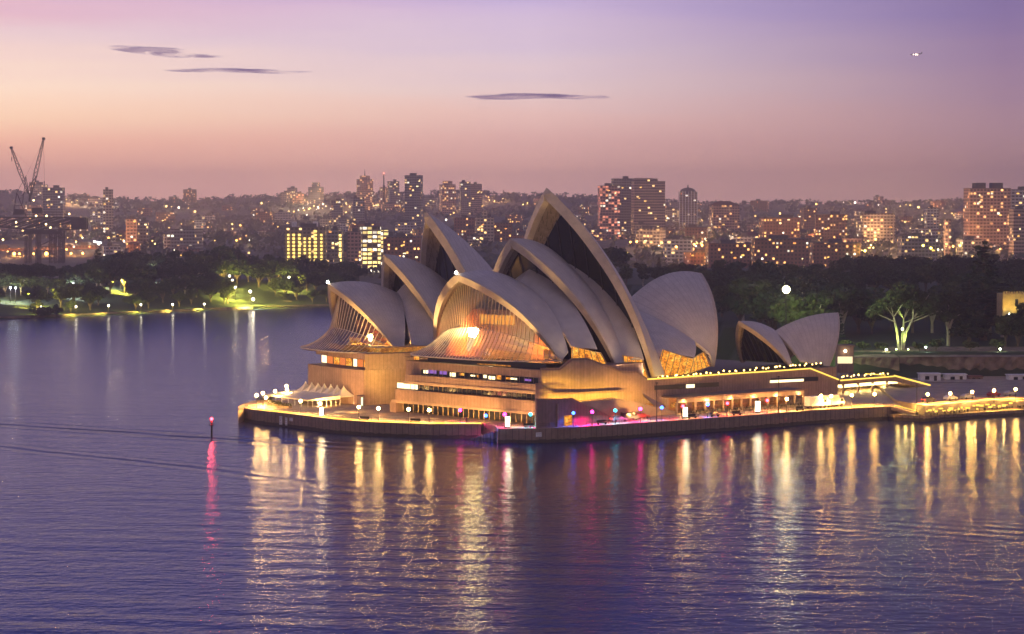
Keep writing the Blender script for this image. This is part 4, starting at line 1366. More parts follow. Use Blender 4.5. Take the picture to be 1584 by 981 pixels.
# backlit sign pillars
pil = empty('sign_pillar', (0, 0, -500))
b_ = MB(); b_.box((0, 0, .3), (1.3, 1.3, .6)); b_.box((0, 0, 4.35), (1.35, 1.35, .5)); b_.tube((0, 0, 4.6), (0, 0, 4.9), .5, .35, 10); p_ = b_.build('casing', M['black']); p_.parent = pil
b_ = MB(); b_.box((0, 0, 2.35), (1.15, 1.15, 3.5)); q_ = b_.build('light_panel', emitter('pillar_panel', (1, .84, .55), 9)); q_.parent = pil
d = bpy.data.lights.new('pillar_light', 'POINT'); d.energy = 260; d.color = (1, .84, .6); d.shadow_soft_size = .6
l_ = bpy.data.objects.new('pillar_light', d); COL.objects.link(l_); l_.parent = pil; l_.location = (0, -1.2, 2.2)
KIDS[pil.name] = [p_, q_, l_]
for px, py, lab, s_ in ((788, 667, 'white backlit sign pillar at the mooring steps', .74), (1060, 647, 'white backlit sign pillar left of the glazed pavilion', .74), (1172, 639, 'white backlit sign pillar in front of the glazed pavilion', .82), (494, 645, 'small half-lit sign pillar before the tents', .62)):
    p = inland(G(px, py, QZ), 2.2); o = place(pil, USED, (p.x, p.y, QZ), R(30), s_, lab, 'backlit sign pillars'); o['category'] = 'sign pillar'

# flag masts
for px, yb, yt, lab in ((1052, 657, 593, 'thin dark mast beside the second sign pillar'), (1217, 640, 583, 'thin dark mast at the right end of the pavilion'), (1418, 641, 596, 'thin dark mast at the lower quay corner')):
    p = G(px, yb, QZ if px < 1400 else 2.2)
    if px < 1400: p = inland(p, 1.2); p.z = QZ
    z1 = AT(px, yt, p.y).z
    b_ = MB(); b_.tube(p, (p.x, p.y, z1), .14, .08, 8); b_.box((p.x, p.y, p.z + .15), (.6, .6, .3)); b_.box((p.x, p.y, z1 + .1), (.7, .25, .2)); o = b_.build('mast', M['black'], None, org=p); tag(o, lab, 'mast')

# benches on the quay edge
bn = empty('bench', (0, 0, -500)); b_ = MB()
b_.box((0, 0, .45), (2.4, .7, .12)); q_ = b_.build('seat', M['black']); q_.parent = bn; kk = [q_]
b_ = MB(); b_.box((0, .3, .85), (2.4, .1, .5)); q_ = b_.build('backrest', M['black']); q_.parent = bn; kk.append(q_)
for sx in (-1, 1):
    b_ = MB(); b_.box((sx * 1.0, 0, .2), (.12, .6, .4)); q_ = b_.build('leg', M['black']); q_.parent = bn; kk.append(q_)
KIDS[bn.name] = kk
for px, py, rz, lab in ((552, 653, -20, 'dark bench on the curved quay, left one'), (632, 657.5, -12, 'dark bench on the curved quay, right one'), (822, 667, 5, 'dark bench under the cyan lamp'), (931, 657, 30, 'dark bench left of the parked van'),
                        (1071, 648, 36, 'dark bench below the red lamp by the second pillar'), (1106, 645, 36, 'dark bench below the blue lamp at the pavilion'), (1140, 643, 36, 'dark bench below the middle red lamp'), (1238, 636, 36, 'dark bench near the box trucks')):
    p = inland(G(px, py, QZ), 1.3); o = place(bn, USED, (p.x, p.y, QZ + .02), R(rz), 1.15, lab, 'benches on the quay edge'); o['category'] = 'bench'

# notice boards on the quay wall
def board(px0, px1, py0, py1, label, m='white'):
    a = G(px0, 662, 0); mid = (px0 + px1) / 2
    # wall point under this column: walk along the quay polyline
    pts = qa if px0 < 745 else qb; best = None
    for p, q in zip(pts[:-1], pts[1:]):
        for k in range(40):
            r_ = p.lerp(q, k / 40); pxr = CX + FPX * r_.x / r_.y
            if best is None or abs(pxr - mid) < best[0]: best = (abs(pxr - mid), r_, (q - p).normalized())
    _, c, d_ = best; c = c + Vector((d_.y, -d_.x, 0)) * .16; w_ = (px1 - px0) * c.y / FPX * 1.15
    z0, z1 = AT(mid, py1, c.y).z, AT(mid, py0, c.y).z
    b_ = MB(); b_.box((c.x, c.y, (z0 + z1) / 2), (w_, .1, z1 - z0), rz=atan2(d_.y, d_.x))
    f_ = b_.build('notice_board', M[m], None, org=(c.x, c.y, (z0 + z1) / 2)); tag(f_, label, 'notice board')
    b2 = MB(); nl = max(2, int((z1 - z0) / .45))
    for k in range(nl):
        zz = z1 - (k + .7) / nl * (z1 - z0) * .96; ln = w_ * (.78 - .2 * ((k * 7) % 3) / 2)
        cc_ = c + Vector((d_.y, -d_.x, 0)) * .06
        b2.box((cc_.x, cc_.y, zz), (ln, .03, .10), rz=atan2(d_.y, d_.x))
    b2.build('text_lines', M['steel'], f_)


board(431, 436.5, 644, 657, 'tall white notice board on the curved quay wall, left one'); board(440, 444, 646, 658, 'tall narrow white notice board on the curved quay wall'); board(447, 453, 646.5, 651.5, 'small white notice board on the curved quay wall'); board(830, 838, 669, 676, 'pale square notice board on the straight quay wall')

# ------------------------------------------------------------------ white party tents and marquee on the tip
tA, tB = Vector((-48.6, 645.0, QZ)), Vector((-63.5, 664.5, QZ)); td_ = (tB - tA); tl_ = td_.length; tdn = td_ / tl_; tpn = Vector((tdn.y, -tdn.x, 0))
if tpn.x > 0: tpn = -tpn
tent = empty('party_tent', (0, 0, -500)); W2 = tl_ / 7 / 2 - .05
b_ = MB(); prof_ = [(1.0, 2.15), (.62, 2.75), (.32, 3.35), (.12, 4.0), (.02, 4.55)]
rows = []
for s_, z in prof_: rows.append([(-W2 * s_, -2.6 * s_, z), (W2 * s_, -2.6 * s_, z), (W2 * s_, 2.6 * s_, z), (-W2 * s_, 2.6 * s_, z), (-W2 * s_, -2.6 * s_, z)])
b_.grid(rows)
b_.grid([[(-W2, -2.6, 1.85), (W2, -2.6, 1.85), (W2, 2.6, 1.85), (-W2, 2.6, 1.85), (-W2, -2.6, 1.85)], rows[0]])
q_ = b_.build('canopy', M['cream']); q_.parent = tent; kk = [q_]
for sx in (-1, 1):
    for sy in (-1, 1):
        b_ = MB(); b_.tube((sx * (W2 - .05), sy * 2.5, 0), (sx * (W2 - .05), sy * 2.5, 1.95), .05, .05, 6); q_ = b_.build('pole', M['white']); q_.parent = tent; kk.append(q_)
KIDS[tent.name] = kk
NTH = ['nearest peaked cream tent of the row by the podium', 'second peaked cream tent from the near end', 'third peaked cream tent from the near end', 'middle peaked cream tent of the row', 'third peaked cream tent from the far end', 'second peaked cream tent from the far end', 'farthest peaked cream tent, nearest the water']
for i in range(7):
    p = tA + tdn * (tl_ * (i + .5) / 7)
    o = place(tent, USED, (p.x, p.y, QZ), atan2(tdn.y, tdn.x), (1, 1, 1.22), NTH[i], 'peaked tents on the tip'); o['category'] = 'tent'
mc = (tA + tB) / 2 + tpn * 8.2
mq = empty('marquee', (mc.x, mc.y, QZ), 'long low cream marquee with open glazed front before the tents', 'marquee')
b_ = MB(); e1, e2 = tdn * (tl_ / 2 + .5), tpn * 5.6; z0, z1 = QZ + 2.15, QZ + 3.0
b_.quad(mc - e1 - e2 + Vector((0, 0, 2.9)), mc + e1 - e2 + Vector((0, 0, 2.9)), mc + e1 + e2 + Vector((0, 0, 2.2)), mc - e1 + e2 + Vector((0, 0, 2.2)))
b_.quad(mc - e1 - e2 + Vector((0, 0, 2.9)), mc - e1 + e2 + Vector((0, 0, 2.2)), mc - e1 + e2 + Vector((0, 0, 1.8)), mc - e1 - e2 + Vector((0, 0, 1.8)))
b_.quad(mc - e1 + e2 + Vector((0, 0, 2.2)), mc + e1 + e2 + Vector((0, 0, 2.2)), mc + e1 + e2 + Vector((0, 0, 1.8)), mc - e1 + e2 + Vector((0, 0, 1.8)))
b_.build('canopy', M['cream'], mq)
for a, b2, n0 in ((mc - e1 - e2, mc - e1 + e2, 0), (mc - e1 + e2, mc + e1 + e2, 1)):
    for k in range(n0, 8): b_ = MB(); q = a.lerp(b2, k / 7); b_.tube(q, q + Vector((0, 0, 2.0)), .07, .07, 6); b_.build('pole', M['white'], mq)
b_ = MB()
for a, b2 in ((mc - e1 * .98 - e2 * .98, mc - e1 * .98 + e2 * .98), (mc - e1 * .98 + e2 * .98, mc + e1 * .98 + e2 * .98)):
    b_.quad(a + Vector((0, 0, .3)), b2 + Vector((0, 0, .3)), b2 + Vector((0, 0, 1.75)), a + Vector((0, 0, 1.75)))
b_.build('glass_front', M['glass'], mq)
for k in range(8):
    q = mc - e1 * (.85 - .21 * k); cafe_table((q.x, q.y, QZ + .01), .3 * k, 'cafe table with two chairs under the long cream marquee', 'cafe tables under the marquee')
for k in (-.6, 0, .6): lamp('POINT', 'marquee_light', mc + e1 * k + Vector((0, 0, 1.7)), 260, (1, .66, .3), mq, .3)
for i, (px, py, e_) in enumerate(((470, 640, 700), (520, 636, 700))):
    p = G(px, py, QZ + .4); lamp('SPOT', 'tent_light', p, e_ * 6, (1, .76, .44), mq, .3, R(110), p + Vector((4, 16, 4)), .9)
# planters on the tip
for i, (px, py) in enumerate(((408, 622), (425, 628), (418, 617), (440, 631))):
    p = G(px, py, QZ); pl_ = empty('planter', (p.x, p.y, QZ), f'low planter with shrubs on the round tip, {["nearest the left lamp trio", "before the marquee end", "behind the other planters", "closest to the marquee corner"][i]}', 'planter')
    b_ = MB(); b_.box((p.x, p.y, QZ + .3), (4.2, 1.6, .6), rz=-.5); b_.build('box', M['quay'], pl_)
    b_ = MB(); leaf_cloud(b_, random.Random(i), [(Vector((p.x + dx, p.y - dx * .5, QZ + .9)), (.9, .7, .5)) for dx in (-1.3, 0, 1.3)], 160, .22); b_.build('shrub', M['leaf_olive'], pl_)
# lit door at the tent end
p = G(556, 628, QZ)
dk = empty('entrance_kiosk', (p.x, p.y, QZ), 'narrow kiosk with a pale green lit door at the tent end', 'kiosk')
b_ = MB(); b_.box((p.x, p.y + 1.2, QZ + 1.5), (2.6, 2, 3.0), rz=.5); b_.build('walls', M['granite_dark'], dk)
for s_ in (-.55, .55):
    b_ = MB(); b_.box((p.x + s_ + .2, p.y + .12, QZ + 1.3), (.5, .1, 2.4), rz=.5); b_.build('lit_door', emitter('pale_green_door', (.85, 1, .62), 1.6), dk)

# ------------------------------------------------------------------ glazed pavilion under the long wall
pa, pb = G(1047, 641, QZ), G(1243, 627, QZ); pd_ = (pb - pa); pL = pd_.length; pdn = pd_ / pL; ppn = Vector((-pdn.y, pdn.x, 0))
pv = empty('glazed_pavilion', pa, 'long low glazed pavilion with a flat roof under the podium wall', 'pavilion')
rz_ = atan2(pdn.y, pdn.x)
def PV(u, v, z): return pa + pdn * (u * pL) + ppn * v + Vector((0, 0, z))
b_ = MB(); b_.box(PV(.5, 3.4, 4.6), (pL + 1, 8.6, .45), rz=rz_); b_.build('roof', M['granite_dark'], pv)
b_ = MB(); b_.box(PV(.5, .0, 3.75), (pL, .5, 1.15), rz=rz_); b_.build('fascia', M['coping'], pv)
b_ = MB(); b_.box(PV(.5, 6.9, 2.0), (pL, .3, 4.2), rz=rz_); b_.build('back_wall', M['timber'], pv)
for k in range(15):
    b_ = MB(); b_.box(PV(k / 14, .1, 1.6), (.45, .45, 3.2), rz=rz_); b_.build('column', M['coping'], pv)
b_ = MB(); b_.quad(PV(0, .6, .2), PV(1, .6, .2), PV(1, .6, 3.2), PV(0, .6, 3.2)); b_.build('glass_front', M['glass'], pv)
pr_ = random.Random(3)
for k in range(26): cafe_table(PV((k + .2 + .6 * pr_.random()) / 26, -1.2 - pr_.random() * 1.6, .01), pr_.random() * 3, 'dark cafe table with two chairs in front of the glazed pavilion', 'cafe tables before the glazed pavilion')
for k in range(6):
    u = (k + .5) / 6; b_ = MB(); b_.box(PV(u + pr_.uniform(-.03, .03), 6.6, 1.9), (pr_.uniform(2, 4), .1, 1.6), rz=rz_); b_.build('lit_panel', M['amber_dim'], pv)
    lamp('POINT', 'pavilion_light', PV(u, 3.6, 2.9), 520, (1, .62, .26), pv, .3)
for k in range(11): lamp('POINT', 'eave_light', PV((k + .5) / 11, -.7, 3.5), 330, (1, .66, .24), pv, .15) if k % 2 == 0 else None
# slanting canopy at the pavilion's left
sc_ = empty('slanting_canopy', G(1000, 650, QZ), 'slanting lit triangular canopy over a door in the podium wall', 'canopy')
tC, zC = zpx(CH, 992, 608, WV); tD, zD = zpx(CH, 1017, 627, WV)
b_ = MB(); q0, q1 = CH(tC, WV - .2, zC), CH(tD, WV - 3.5, zD); q2 = CH(tC + 1, WV - 4.2, zC - 3.2)
b_.quad(q0, q1, q1 + Vector((0, 0, -.4)), q0 + Vector((0, 0, -.4))); b_.quad(q0, q1, q2); b_.quad(q0 + Vector((0, 0, -.4)), q1 + Vector((0, 0, -.4)), q2 + Vector((0, 0, -.4))); b_.build('canopy_plane', M['coping'], sc_)
b_ = MB(); t0, _z = zpx(CH, 993, 645, WV); t1, _z = zpx(CH, 1012, 645, WV); b_.quad(CH(t0, WV - .15, QZ), CH(t1, WV - .15, QZ), CH(t1, WV - .15, QZ + 3), CH(t0, WV - .15, QZ + 3)); b_.build('lit_door', M['amber_dim'], sc_)
lamp('POINT', 'canopy_light', CH((t0 + t1) / 2, WV - 2.5, QZ + 2.6), 420, (1, .6, .16), sc_, .3)

# ------------------------------------------------------------------ vehicles
def wheel(mb, c, r, w_, rz):
    d = Vector((-sin(rz), cos(rz), 0)) * w_ / 2; mb.tube(Vector(c) - d, Vector(c) + d, r, r, 14)


def truck(p, rz, label):
    o = empty('box_truck', p, label, 'truck', 'white box trucks by the podium end')
    f = lambda x, y, z: Vector(p) + Vector((x * cos(rz) - y * sin(rz), x * sin(rz) + y * cos(rz), z))
    b_ = MB(); b_.box(f(-.9, 0, 2.15), (5.2, 2.4, 2.7), rz=rz); b_.build('cargo_box', M['white'], o)
    b_ = MB()
    for y in (-1.05, 1.05):
        b_.quad(f(1.85, y, .6), f(3.9, y, .6), f(3.9, y, 1.6), f(3.3, y, 2.6), f(1.85, y, 2.6))
    b_.quad(f(3.9, -1.05, .6), f(3.9, 1.05, .6), f(3.9, 1.05, 1.6), f(3.9, -1.05, 1.6)); b_.quad(f(3.3, -1.05, 2.6), f(3.3, 1.05, 2.6), f(1.85, 1.05, 2.6), f(1.85, -1.05, 2.6)); b_.quad(f(1.85, -1.05, .6), f(1.85, 1.05, .6), f(1.85, 1.05, 2.6), f(1.85, -1.05, 2.6))
    cab = b_.build('cab', M['white'], o)
    b_ = MB(); b_.quad(f(3.91, -.95, 1.6), f(3.91, .95, 1.6), f(3.33, .95, 2.55), f(3.33, -.95, 2.55)); b_.quad(f(2.3, -1.07, 1.6), f(3.6, -1.07, 1.6), f(3.25, -1.07, 2.4), f(2.3, -1.07, 2.4)); b_.build('windscreen', M['darkglass'], cab)
    b_ = MB(); b_.box(f(.2, 0, .62), (7.2, 1.0, .25), rz=rz); b_.build('chassis', M['black'], o)
    for x in (-2.3, 2.7):
        for y in (-.95, .95): b_ = MB(); wheel(b_, f(x, y, .48), .48, .35, rz); b_.build('wheel', M['black'], o)
    for y in (-.75, .75): b_ = MB(); b_.box(f(3.93, y, .95), (.08, .35, .22), rz=rz); b_.build('headlight', M['white'], o)


p = G(1262, 631.5, QZ); truck(p, R(38), 'white box truck by the podium end, left one')
p = G(1284, 630.5, QZ); truck(p + Vector((1, 2, 0)), R(38), 'white box truck by the podium end, right one with dark cab window')


def car(p, rz, label, paint, L_=4.6, Hh=1.5, van=False, tail=True, group=None):
    o = empty('parked_van' if van else 'parked_car', p, label, 'van' if van else 'car', group)
    f = lambda x, y, z: Vector(p) + Vector((x * cos(rz) - y * sin(rz), x * sin(rz) + y * cos(rz), z))
    k = L_ / 2
    pr = [(-k, .35), (-k, .95), (-k * .92, 1.0)] + ([(-k * .9, Hh), (k * .45, Hh), (k * .78, 1.15)] if van else [(-k * .55, Hh), (k * .2, Hh), (k * .5, 1.0)]) + [(k * .95, .85), (k, .6), (k, .35)]
    b_ = MB()
    for y in (-.88, .88): b_.quad(*[f(x, y * (.86 if z > 1.05 else 1), z) for x, z in pr])
    for (x0, z0), (x1, z1) in zip(pr, pr[1:] + pr[:1]):
        a, b2 = (.86 if z0 > 1.05 else 1) * .88, (.86 if z1 > 1.05 else 1) * .88
        b_.quad(f(x0, -a, z0), f(x0, a, z0), f(x1, b2, z1), f(x1, -b2, z1))
    bd = b_.build('body', paint, o)
    b_ = MB()
    for y in (-.80, .80): b_.quad(*[f(x, y * 1.03, z) for x, z in (((-k * .82, 1.1), (-k * .8, Hh - .15), (k * .4, Hh - .15), (k * .62, 1.1)) if van else ((-k * .62, 1.0), (-k * .5, Hh - .1), (k * .17, Hh - .1), (k * .4, 1.0)))])
    b_.build('window', M['darkglass'], bd)
    for x in (-k * .62, k * .62):
        for y in (-.8, .8): b_ = MB(); wheel(b_, f(x, y, .33), .33, .22, rz); b_.build('wheel', M['black'], o)
    if tail:
        for y in (-.62, .62): b_ = MB(); b_.box(f(-k - .02, y, .85), (.06, .3, .18), rz=rz); b_.build('tail_light', emitter('tail_light_red', (1, .05, .03), 10), o)
        lamp('POINT', 'tail_glow', f(-k - .8, 0, .9), 90, (1, .08, .05), o, .2)


paint = {n_: simple(n_ + '_car_paint', c, .3, .2, var=.05) for n_, c in (('dark', (.03, .03, .04)), ('silver', (.4, .4, .42)), ('red', (.28, .03, .03)), ('white', (.7, .7, .7)))}
car(G(974, 650, QZ), R(28), 'dark van under the cyan lamp on the promenade', paint['dark'], 5.4, 2.2, True)
car(G(992, 647.5, QZ), R(28), 'red car parked behind the dark van', paint['red'])
car(G(957, 652, QZ), R(28), 'silver car with tail lights on before the dark van', paint['silver'])

# ------------------------------------------------------------------ right end: great stair, lit concourse, lower quay
s0 = CH(100, WV, 0); dirn = Vector((.76, .65, 0)); prn = Vector((-.65, .76, 0))
gsr = empty('great_stair', (s0.x, s0.y, QZ), 'broad granite stair over a bright concourse at the podium end', 'stair')
def GS(u, v, z): return Vector((s0.x, s0.y, 0)) + dirn * u + prn * v + Vector((0, 0, z))
b_ = MB(); b_.prism([tuple(GS(u, v, 0)[:2]) for u, v in ((.2, 0), (26, 0), (26, 40), (.2, 40))], 6.7, 7.9); b_.build('landing', M['granite'], gsr)
b_ = MB()
for k in range(18): b_.prism([tuple(GS(u, v, 0)[:2]) for u, v in ((26 + k * .98, 0), (27.0 + k * .98, 0), (27.0 + k * .98, 40), (26 + k * .98, 40))], 6.5 - k * .2, 7.7 - k * .22)
b_.build('flight', M['granite'], gsr)
b_ = MB(); b_.bar(GS(.2, -.3, 8.1), GS(26, -.3, 8.1), .3, .4); b_.bar(GS(26, -.3, 8.3), GS(44, -.3, 4.3), .3, .5); b_.bar(GS(12, -.3, 9.6), GS(25.5, 3, 8.3), .3, .3); b_.build('handrail_light', M['gold_strip'], gsr)
b_ = MB(); b_.prism([tuple(GS(u, v, 0)[:2]) for u, v in ((.2, 22), (43, 22), (43, 23), (.2, 23))], QZ - .2, 6.6); b_.build('back_wall', M['coping'], gsr)
cl_m = emitter('concourse_light', (1, .74, .30), 4)
for k in range(15): b_ = MB(); b_.box(GS(1.5 + k * 1.9, 3.5, 5.9), (.5, 6.5, .5), rz=atan2(dirn.y, dirn.x)); b_.build('ceiling_light', cl_m, gsr)
for k in range(4): b_ = MB(); b_.box(GS(3 + k * 7, 1.0, 5.2), (.6, .6, 3.2), rz=.7); b_.build('column', M['granite'], gsr)
for k in range(5): lamp('POINT', 'concourse_light', GS(3 + k * 6.2, 5, 5.6), 1500, (1, .66, .20), gsr, .5)
rr2 = random.Random(8)
for k in range(22): glow_post(GS(1 + k * 1.1 + rr2.random() * .5, .8 + rr2.random() * 3, 7.92), 'small gold lamp on the landing of the great stair', 'gold lamps on the great stair landing', .9 + rr2.random() * .4)
# lower quay with the bar along the water
lq = [G(1383, 650.5, 0), G(1430, 652.5, 0), G(1500, 648, 0), G(1584, 643, 0), G(1700, 636, 0)]
LQZ = 1.7
b_ = MB(); pts = [(p.x, p.y) for p in lq]; bk = [(p.x - 6, p.y + 12) for p in reversed(lq)]
b_.prism(pts + bk, -2, LQZ); o = b_.build('lower_quay', M['quay'], None, org=(lq[0].x, lq[0].y, 0)); tag(o, 'dark lower quay along the water at the right edge', None, None, 'structure')
b_ = MB(); q0, q1 = G(1383, 629, QZ), G(1428, 641, LQZ); dd_ = (q1 - q0)
for k in range(14): c = q0.lerp(q1, k / 13); b_.box((c.x, c.y + 2.2, c.z - .5), (dd_.length / 13 * 1.1, 5.5, 1.0), rz=atan2(dd_.y, dd_.x))
o = b_.build('quay_stair', M['coping'], None, org=q0); tag(o, 'gold lit stair from the promenade down to the lower quay', 'stair')
for k in (.15, .4, .65, .9): lamp('POINT', 'stair_light', q0.lerp(q1, k) + Vector((0, -.2, 1.1)), 330, (1, .66, .14), o, .2)
b_ = MB(); b_.bar(q0 + Vector((0, -.7, .5)), q1 + Vector((0, -.7, .5)), .2, .25); b_.build('handrail_light', M['gold_strip'], o)
fw = [G(1386, 619.5, 4.6), G(1430, 627.5, 4.6), G(1500, 621, 4.6), G(1584, 614.5, 4.6), G(1700, 606, 4.6)]
b_ = MB(); b_.prism([(p.x, p.y) for p in fw] + [(p.x + 4, p.y + 60) for p in reversed(fw)], LQZ - .1, 4.6); fo_ = b_.build('forecourt', M['deck'], None, org=(fw[0].x, fw[0].y, QZ)); tag(fo_, 'broad forecourt terrace above the lower quay', None, None, 'structure')
bar_ = empty('waterside_bar', (fw[1].x, fw[1].y - 1, LQZ), 'row of bright bar counters and tables under the forecourt edge', 'bar')
b_ = MB()
for p, q in zip(fw[1:-1], fw[2:]): b_.bar(p + Vector((0, -.6, -.25)), q + Vector((0, -.6, -.25)), .9, .5)
b_.build('awning_edge', M['coping'], bar_)
rr3 = random.Random(12)
for i, (p, q) in enumerate(zip(fw[1:-1], fw[2:])):
    n_ = int((q - p).length / 1.6)
    for k in range(n_):
        c = p.lerp(q, (k + rr3.random()) / n_)
        b_ = MB(); b_.box((c.x, c.y - .8 - rr3.random() * .8, LQZ + .6 + rr3.random() * 1.1), (.4 + rr3.random() * .9, .3, .35 + rr3.random() * .3)); b_.build('lit_counter', M['gold_strip'], bar_)
        if k % 2: cafe_table((c.x + rr3.random(), c.y - 3.0 - rr3.random() * 2.2, LQZ + .01), rr3.random() * 3, 'dark cafe table with two chairs on the lower quay', 'cafe tables on the lower quay')
        if k % 4 == 0: lamp('POINT', 'bar_light', (c.x, c.y - 2.4, LQZ + 2.2), 420, (1, .60, .16), bar_, .2)
p = G(1459, 636, LQZ); b_ = MB(); b_.box((p.x + 1, p.y + .6, LQZ + 1.3), (4.6, 1.2, 1.8), rz=.5); b_.build('bright_kiosk', M['warm_white'], bar_)
for i, (px, py, lab) in enumerate(((1436, 622, 'dark car on the forecourt nearest the great stair'), (1470, 619, 'second car on the forecourt, with pale roof'), (1496, 617, 'third car on the forecourt edge'), (1537, 613.5, 'fourth car on the forecourt edge'), (1563, 612, 'rightmost car on the forecourt edge'))):
    car(G(px, py, 4.6), R(40), lab, paint[['dark', 'white', 'silver', 'red', 'silver'][i]], tail=(i == 0), group='cars on the forecourt edge')

# site sheds behind the forecourt
def shed(px0, px1, yt, yb, Y, m, label, roofm='white'):
    a, b = AT(px0, yb, Y), AT(px1, yb, Y); zt = AT(px0, yt, Y).z; z0 = hgt_site(a.x, Y) if False else a.z - .5
    o = empty('site_hut', (a.x, Y, z0), label, 'hut', 'huts behind the forecourt'); w_ = b.x - a.x
    b_ = MB(); b_.box(((a.x + b.x) / 2, Y + 2, (zt + z0) / 2), (w_, 4, zt - z0)); wl_ = b_.build('walls', M[m], o)
    b_ = MB(); b_.box(((a.x + b.x) / 2, Y + 2, zt + .12), (w_ + .6, 4.6, .24)); b_.build('roof', M['white' if m == 'white' else 'roof_red'], o)
    b_ = MB(); b_.box((a.x + w_ * .35, Y - .03, z0 + (zt - z0) * .6), (w_ * .2, .12, (zt - z0) * .4)); b_.build('window', M['darkglass'], o)
    b_ = MB(); b_.box((a.x + w_ * .75, Y - .03, z0 + (zt - z0) * .45), (w_ * .14, .12, (zt - z0) * .8)); b_.build('door', M['steel'], o)


M['roof_red'] = simple('red_brown_roof', (.22, .08, .05), .7)
shed(1423, 1455, 579, 591, 735, 'white', 'white site hut with one dark window, left one'); shed(1462, 1495, 580, 591, 740, 'white', 'white site hut with a dark doorway, middle one'); shed(1499, 1520, 583, 592, 742, 'granite', 'low reddish hut between the white ones'); shed(1560, 1592, 581, 590, 738, 'white', 'long white awning hut at the right edge')
b_ = MB(); a, b = AT(1400, 608, 725), AT(1600, 606, 725); b_.prism([(a.x, a.y), (b.x, b.y), (b.x, b.y + 1), (a.x, a.y + 1)], QZ - .2, AT(1420, 592, 725).z)
o = b_.build('retaining_wall', M['quay'], None, org=(a.x, a.y, QZ)); tag(o, 'low grey retaining wall below the white huts', 'wall')
# stone cliff of the gardens, in two blocks
M['cliff'] = simple('sandstone_cliff', (.22, .16, .11), .9, var=.5, scale=.35, bump=1)
b_ = MB(); rc = random.Random(2); a, b = AT(1300, 575, 752), AT(1391, 575, 752); n_ = 14
rows = [[(a.x + (b.x - a.x) * k / n_, 752 + rc.uniform(-.4, .4), z) for k in range(n_ + 1)] for z in (3, 6, 9, AT(1300, 553, 752).z)]
b_.grid(rows); b_.quad(rows[3][0], rows[3][-1], (b.x, 775, 11.5), (a.x, 775, 11.5)); o = b_.build('cliff_wall', M['cliff'], None, org=(a.x, 752, 3)); tag(o, 'lit sandstone cliff wall left of the white huts', 'wall')
b_ = MB(); a, b = AT(1391, 575, 757), AT(1640, 575, 757); n_ = 30
rows = [[(a.x + (b.x - a.x) * k / n_, 757 + rc.uniform(-.8, .8), z) for k in range(n_ + 1)] for z in (3, 5.5, 8, AT(1400, 552, 757).z)]
b_.grid(rows); b_.quad(rows[3][0], rows[3][-1], (b.x, 785, 12), (a.x, 785, 12)); o = b_.build('cliff_wall', M['cliff'], None, org=(a.x, 757, 3)); tag(o, 'long dark rock cliff below the garden lawn at right', 'wall')
# gatehouse with bright window band
gh = AT(1308, 570, 738); o = empty('gatehouse', (gh.x, gh.y, 3.6), 'small gatehouse with a bright white window band right of the restaurant shells', 'house')
zt = AT(1308, 536, 738).z
b_ = MB(); b_.box((gh.x, gh.y + 3, (3.6 + zt) / 2), (5.4, 6, zt - 3.6)); b_.build('walls', M['granite_dark'], o)
b_ = MB(); b_.box((gh.x, gh.y + 3, zt + .2), (6, 6.6, .4)); b_.build('roof', M['granite_dark'], o)
b_ = MB(); b_.box((gh.x - .2, gh.y - .06, AT(1308, 557, 738).z), (5.0, .15, 2.3)); b_.build('lit_window', M['soft_white'], o)
b_ = MB(); b_.sphere((gh.x - .2, gh.y - .5, AT(1308, 543, 738).z), .42, 8, 5); b_.build('wall_lamp', emitter('gate_lamp', (1, .86, .5), 22), o)
lamp('POINT', 'gate_light', (gh.x, gh.y - 2.5, zt - 2), 150, (1, .8, .4), o, .4)
# castle-like house with battlements, floodlit yellow
Yk = 800; o = empty('castle_house', AT(1566, 482, Yk), 'yellow floodlit castle-like house with battlements at the right edge', 'house')
a, b = AT(1551, 484, Yk), AT(1612, 484, Yk); zt = AT(1551, 455, Yk).z
b_ = MB(); b_.box(((a.x + b.x) / 2, Yk + 5, (zt + a.z - 8) / 2), (b.x - a.x, 10, zt - a.z + 8)); M['sand'] = simple('yellow_sandstone', (.45, .33, .15), .85); wl_ = b_.build('walls', M['sand'], o)
b_ = MB(); nb = 15
for k in range(nb): b_.box((a.x + (b.x - a.x) * (k + .5) / nb, Yk + .4, zt + .45), ((b.x - a.x) / nb * .55, .8, .9))
b_.build('battlement', M['sand'], o)
for k in (.35, .75):
    b_ = MB(); b_.box((a.x + (b.x - a.x) * k, Yk - .04, zt - 3.2), (1.1, .12, 2.6)); b_.build('window', M['darkglass'], o)
for k in (-.03, .30, .8): lamp('SPOT', 'wall_flood', (a.x + (b.x - a.x) * k, Yk - 4, a.z - 1), 2000, (1, .66, .06), o, .3, R(90), (a.x + (b.x - a.x) * k, Yk, zt - 2), .8)
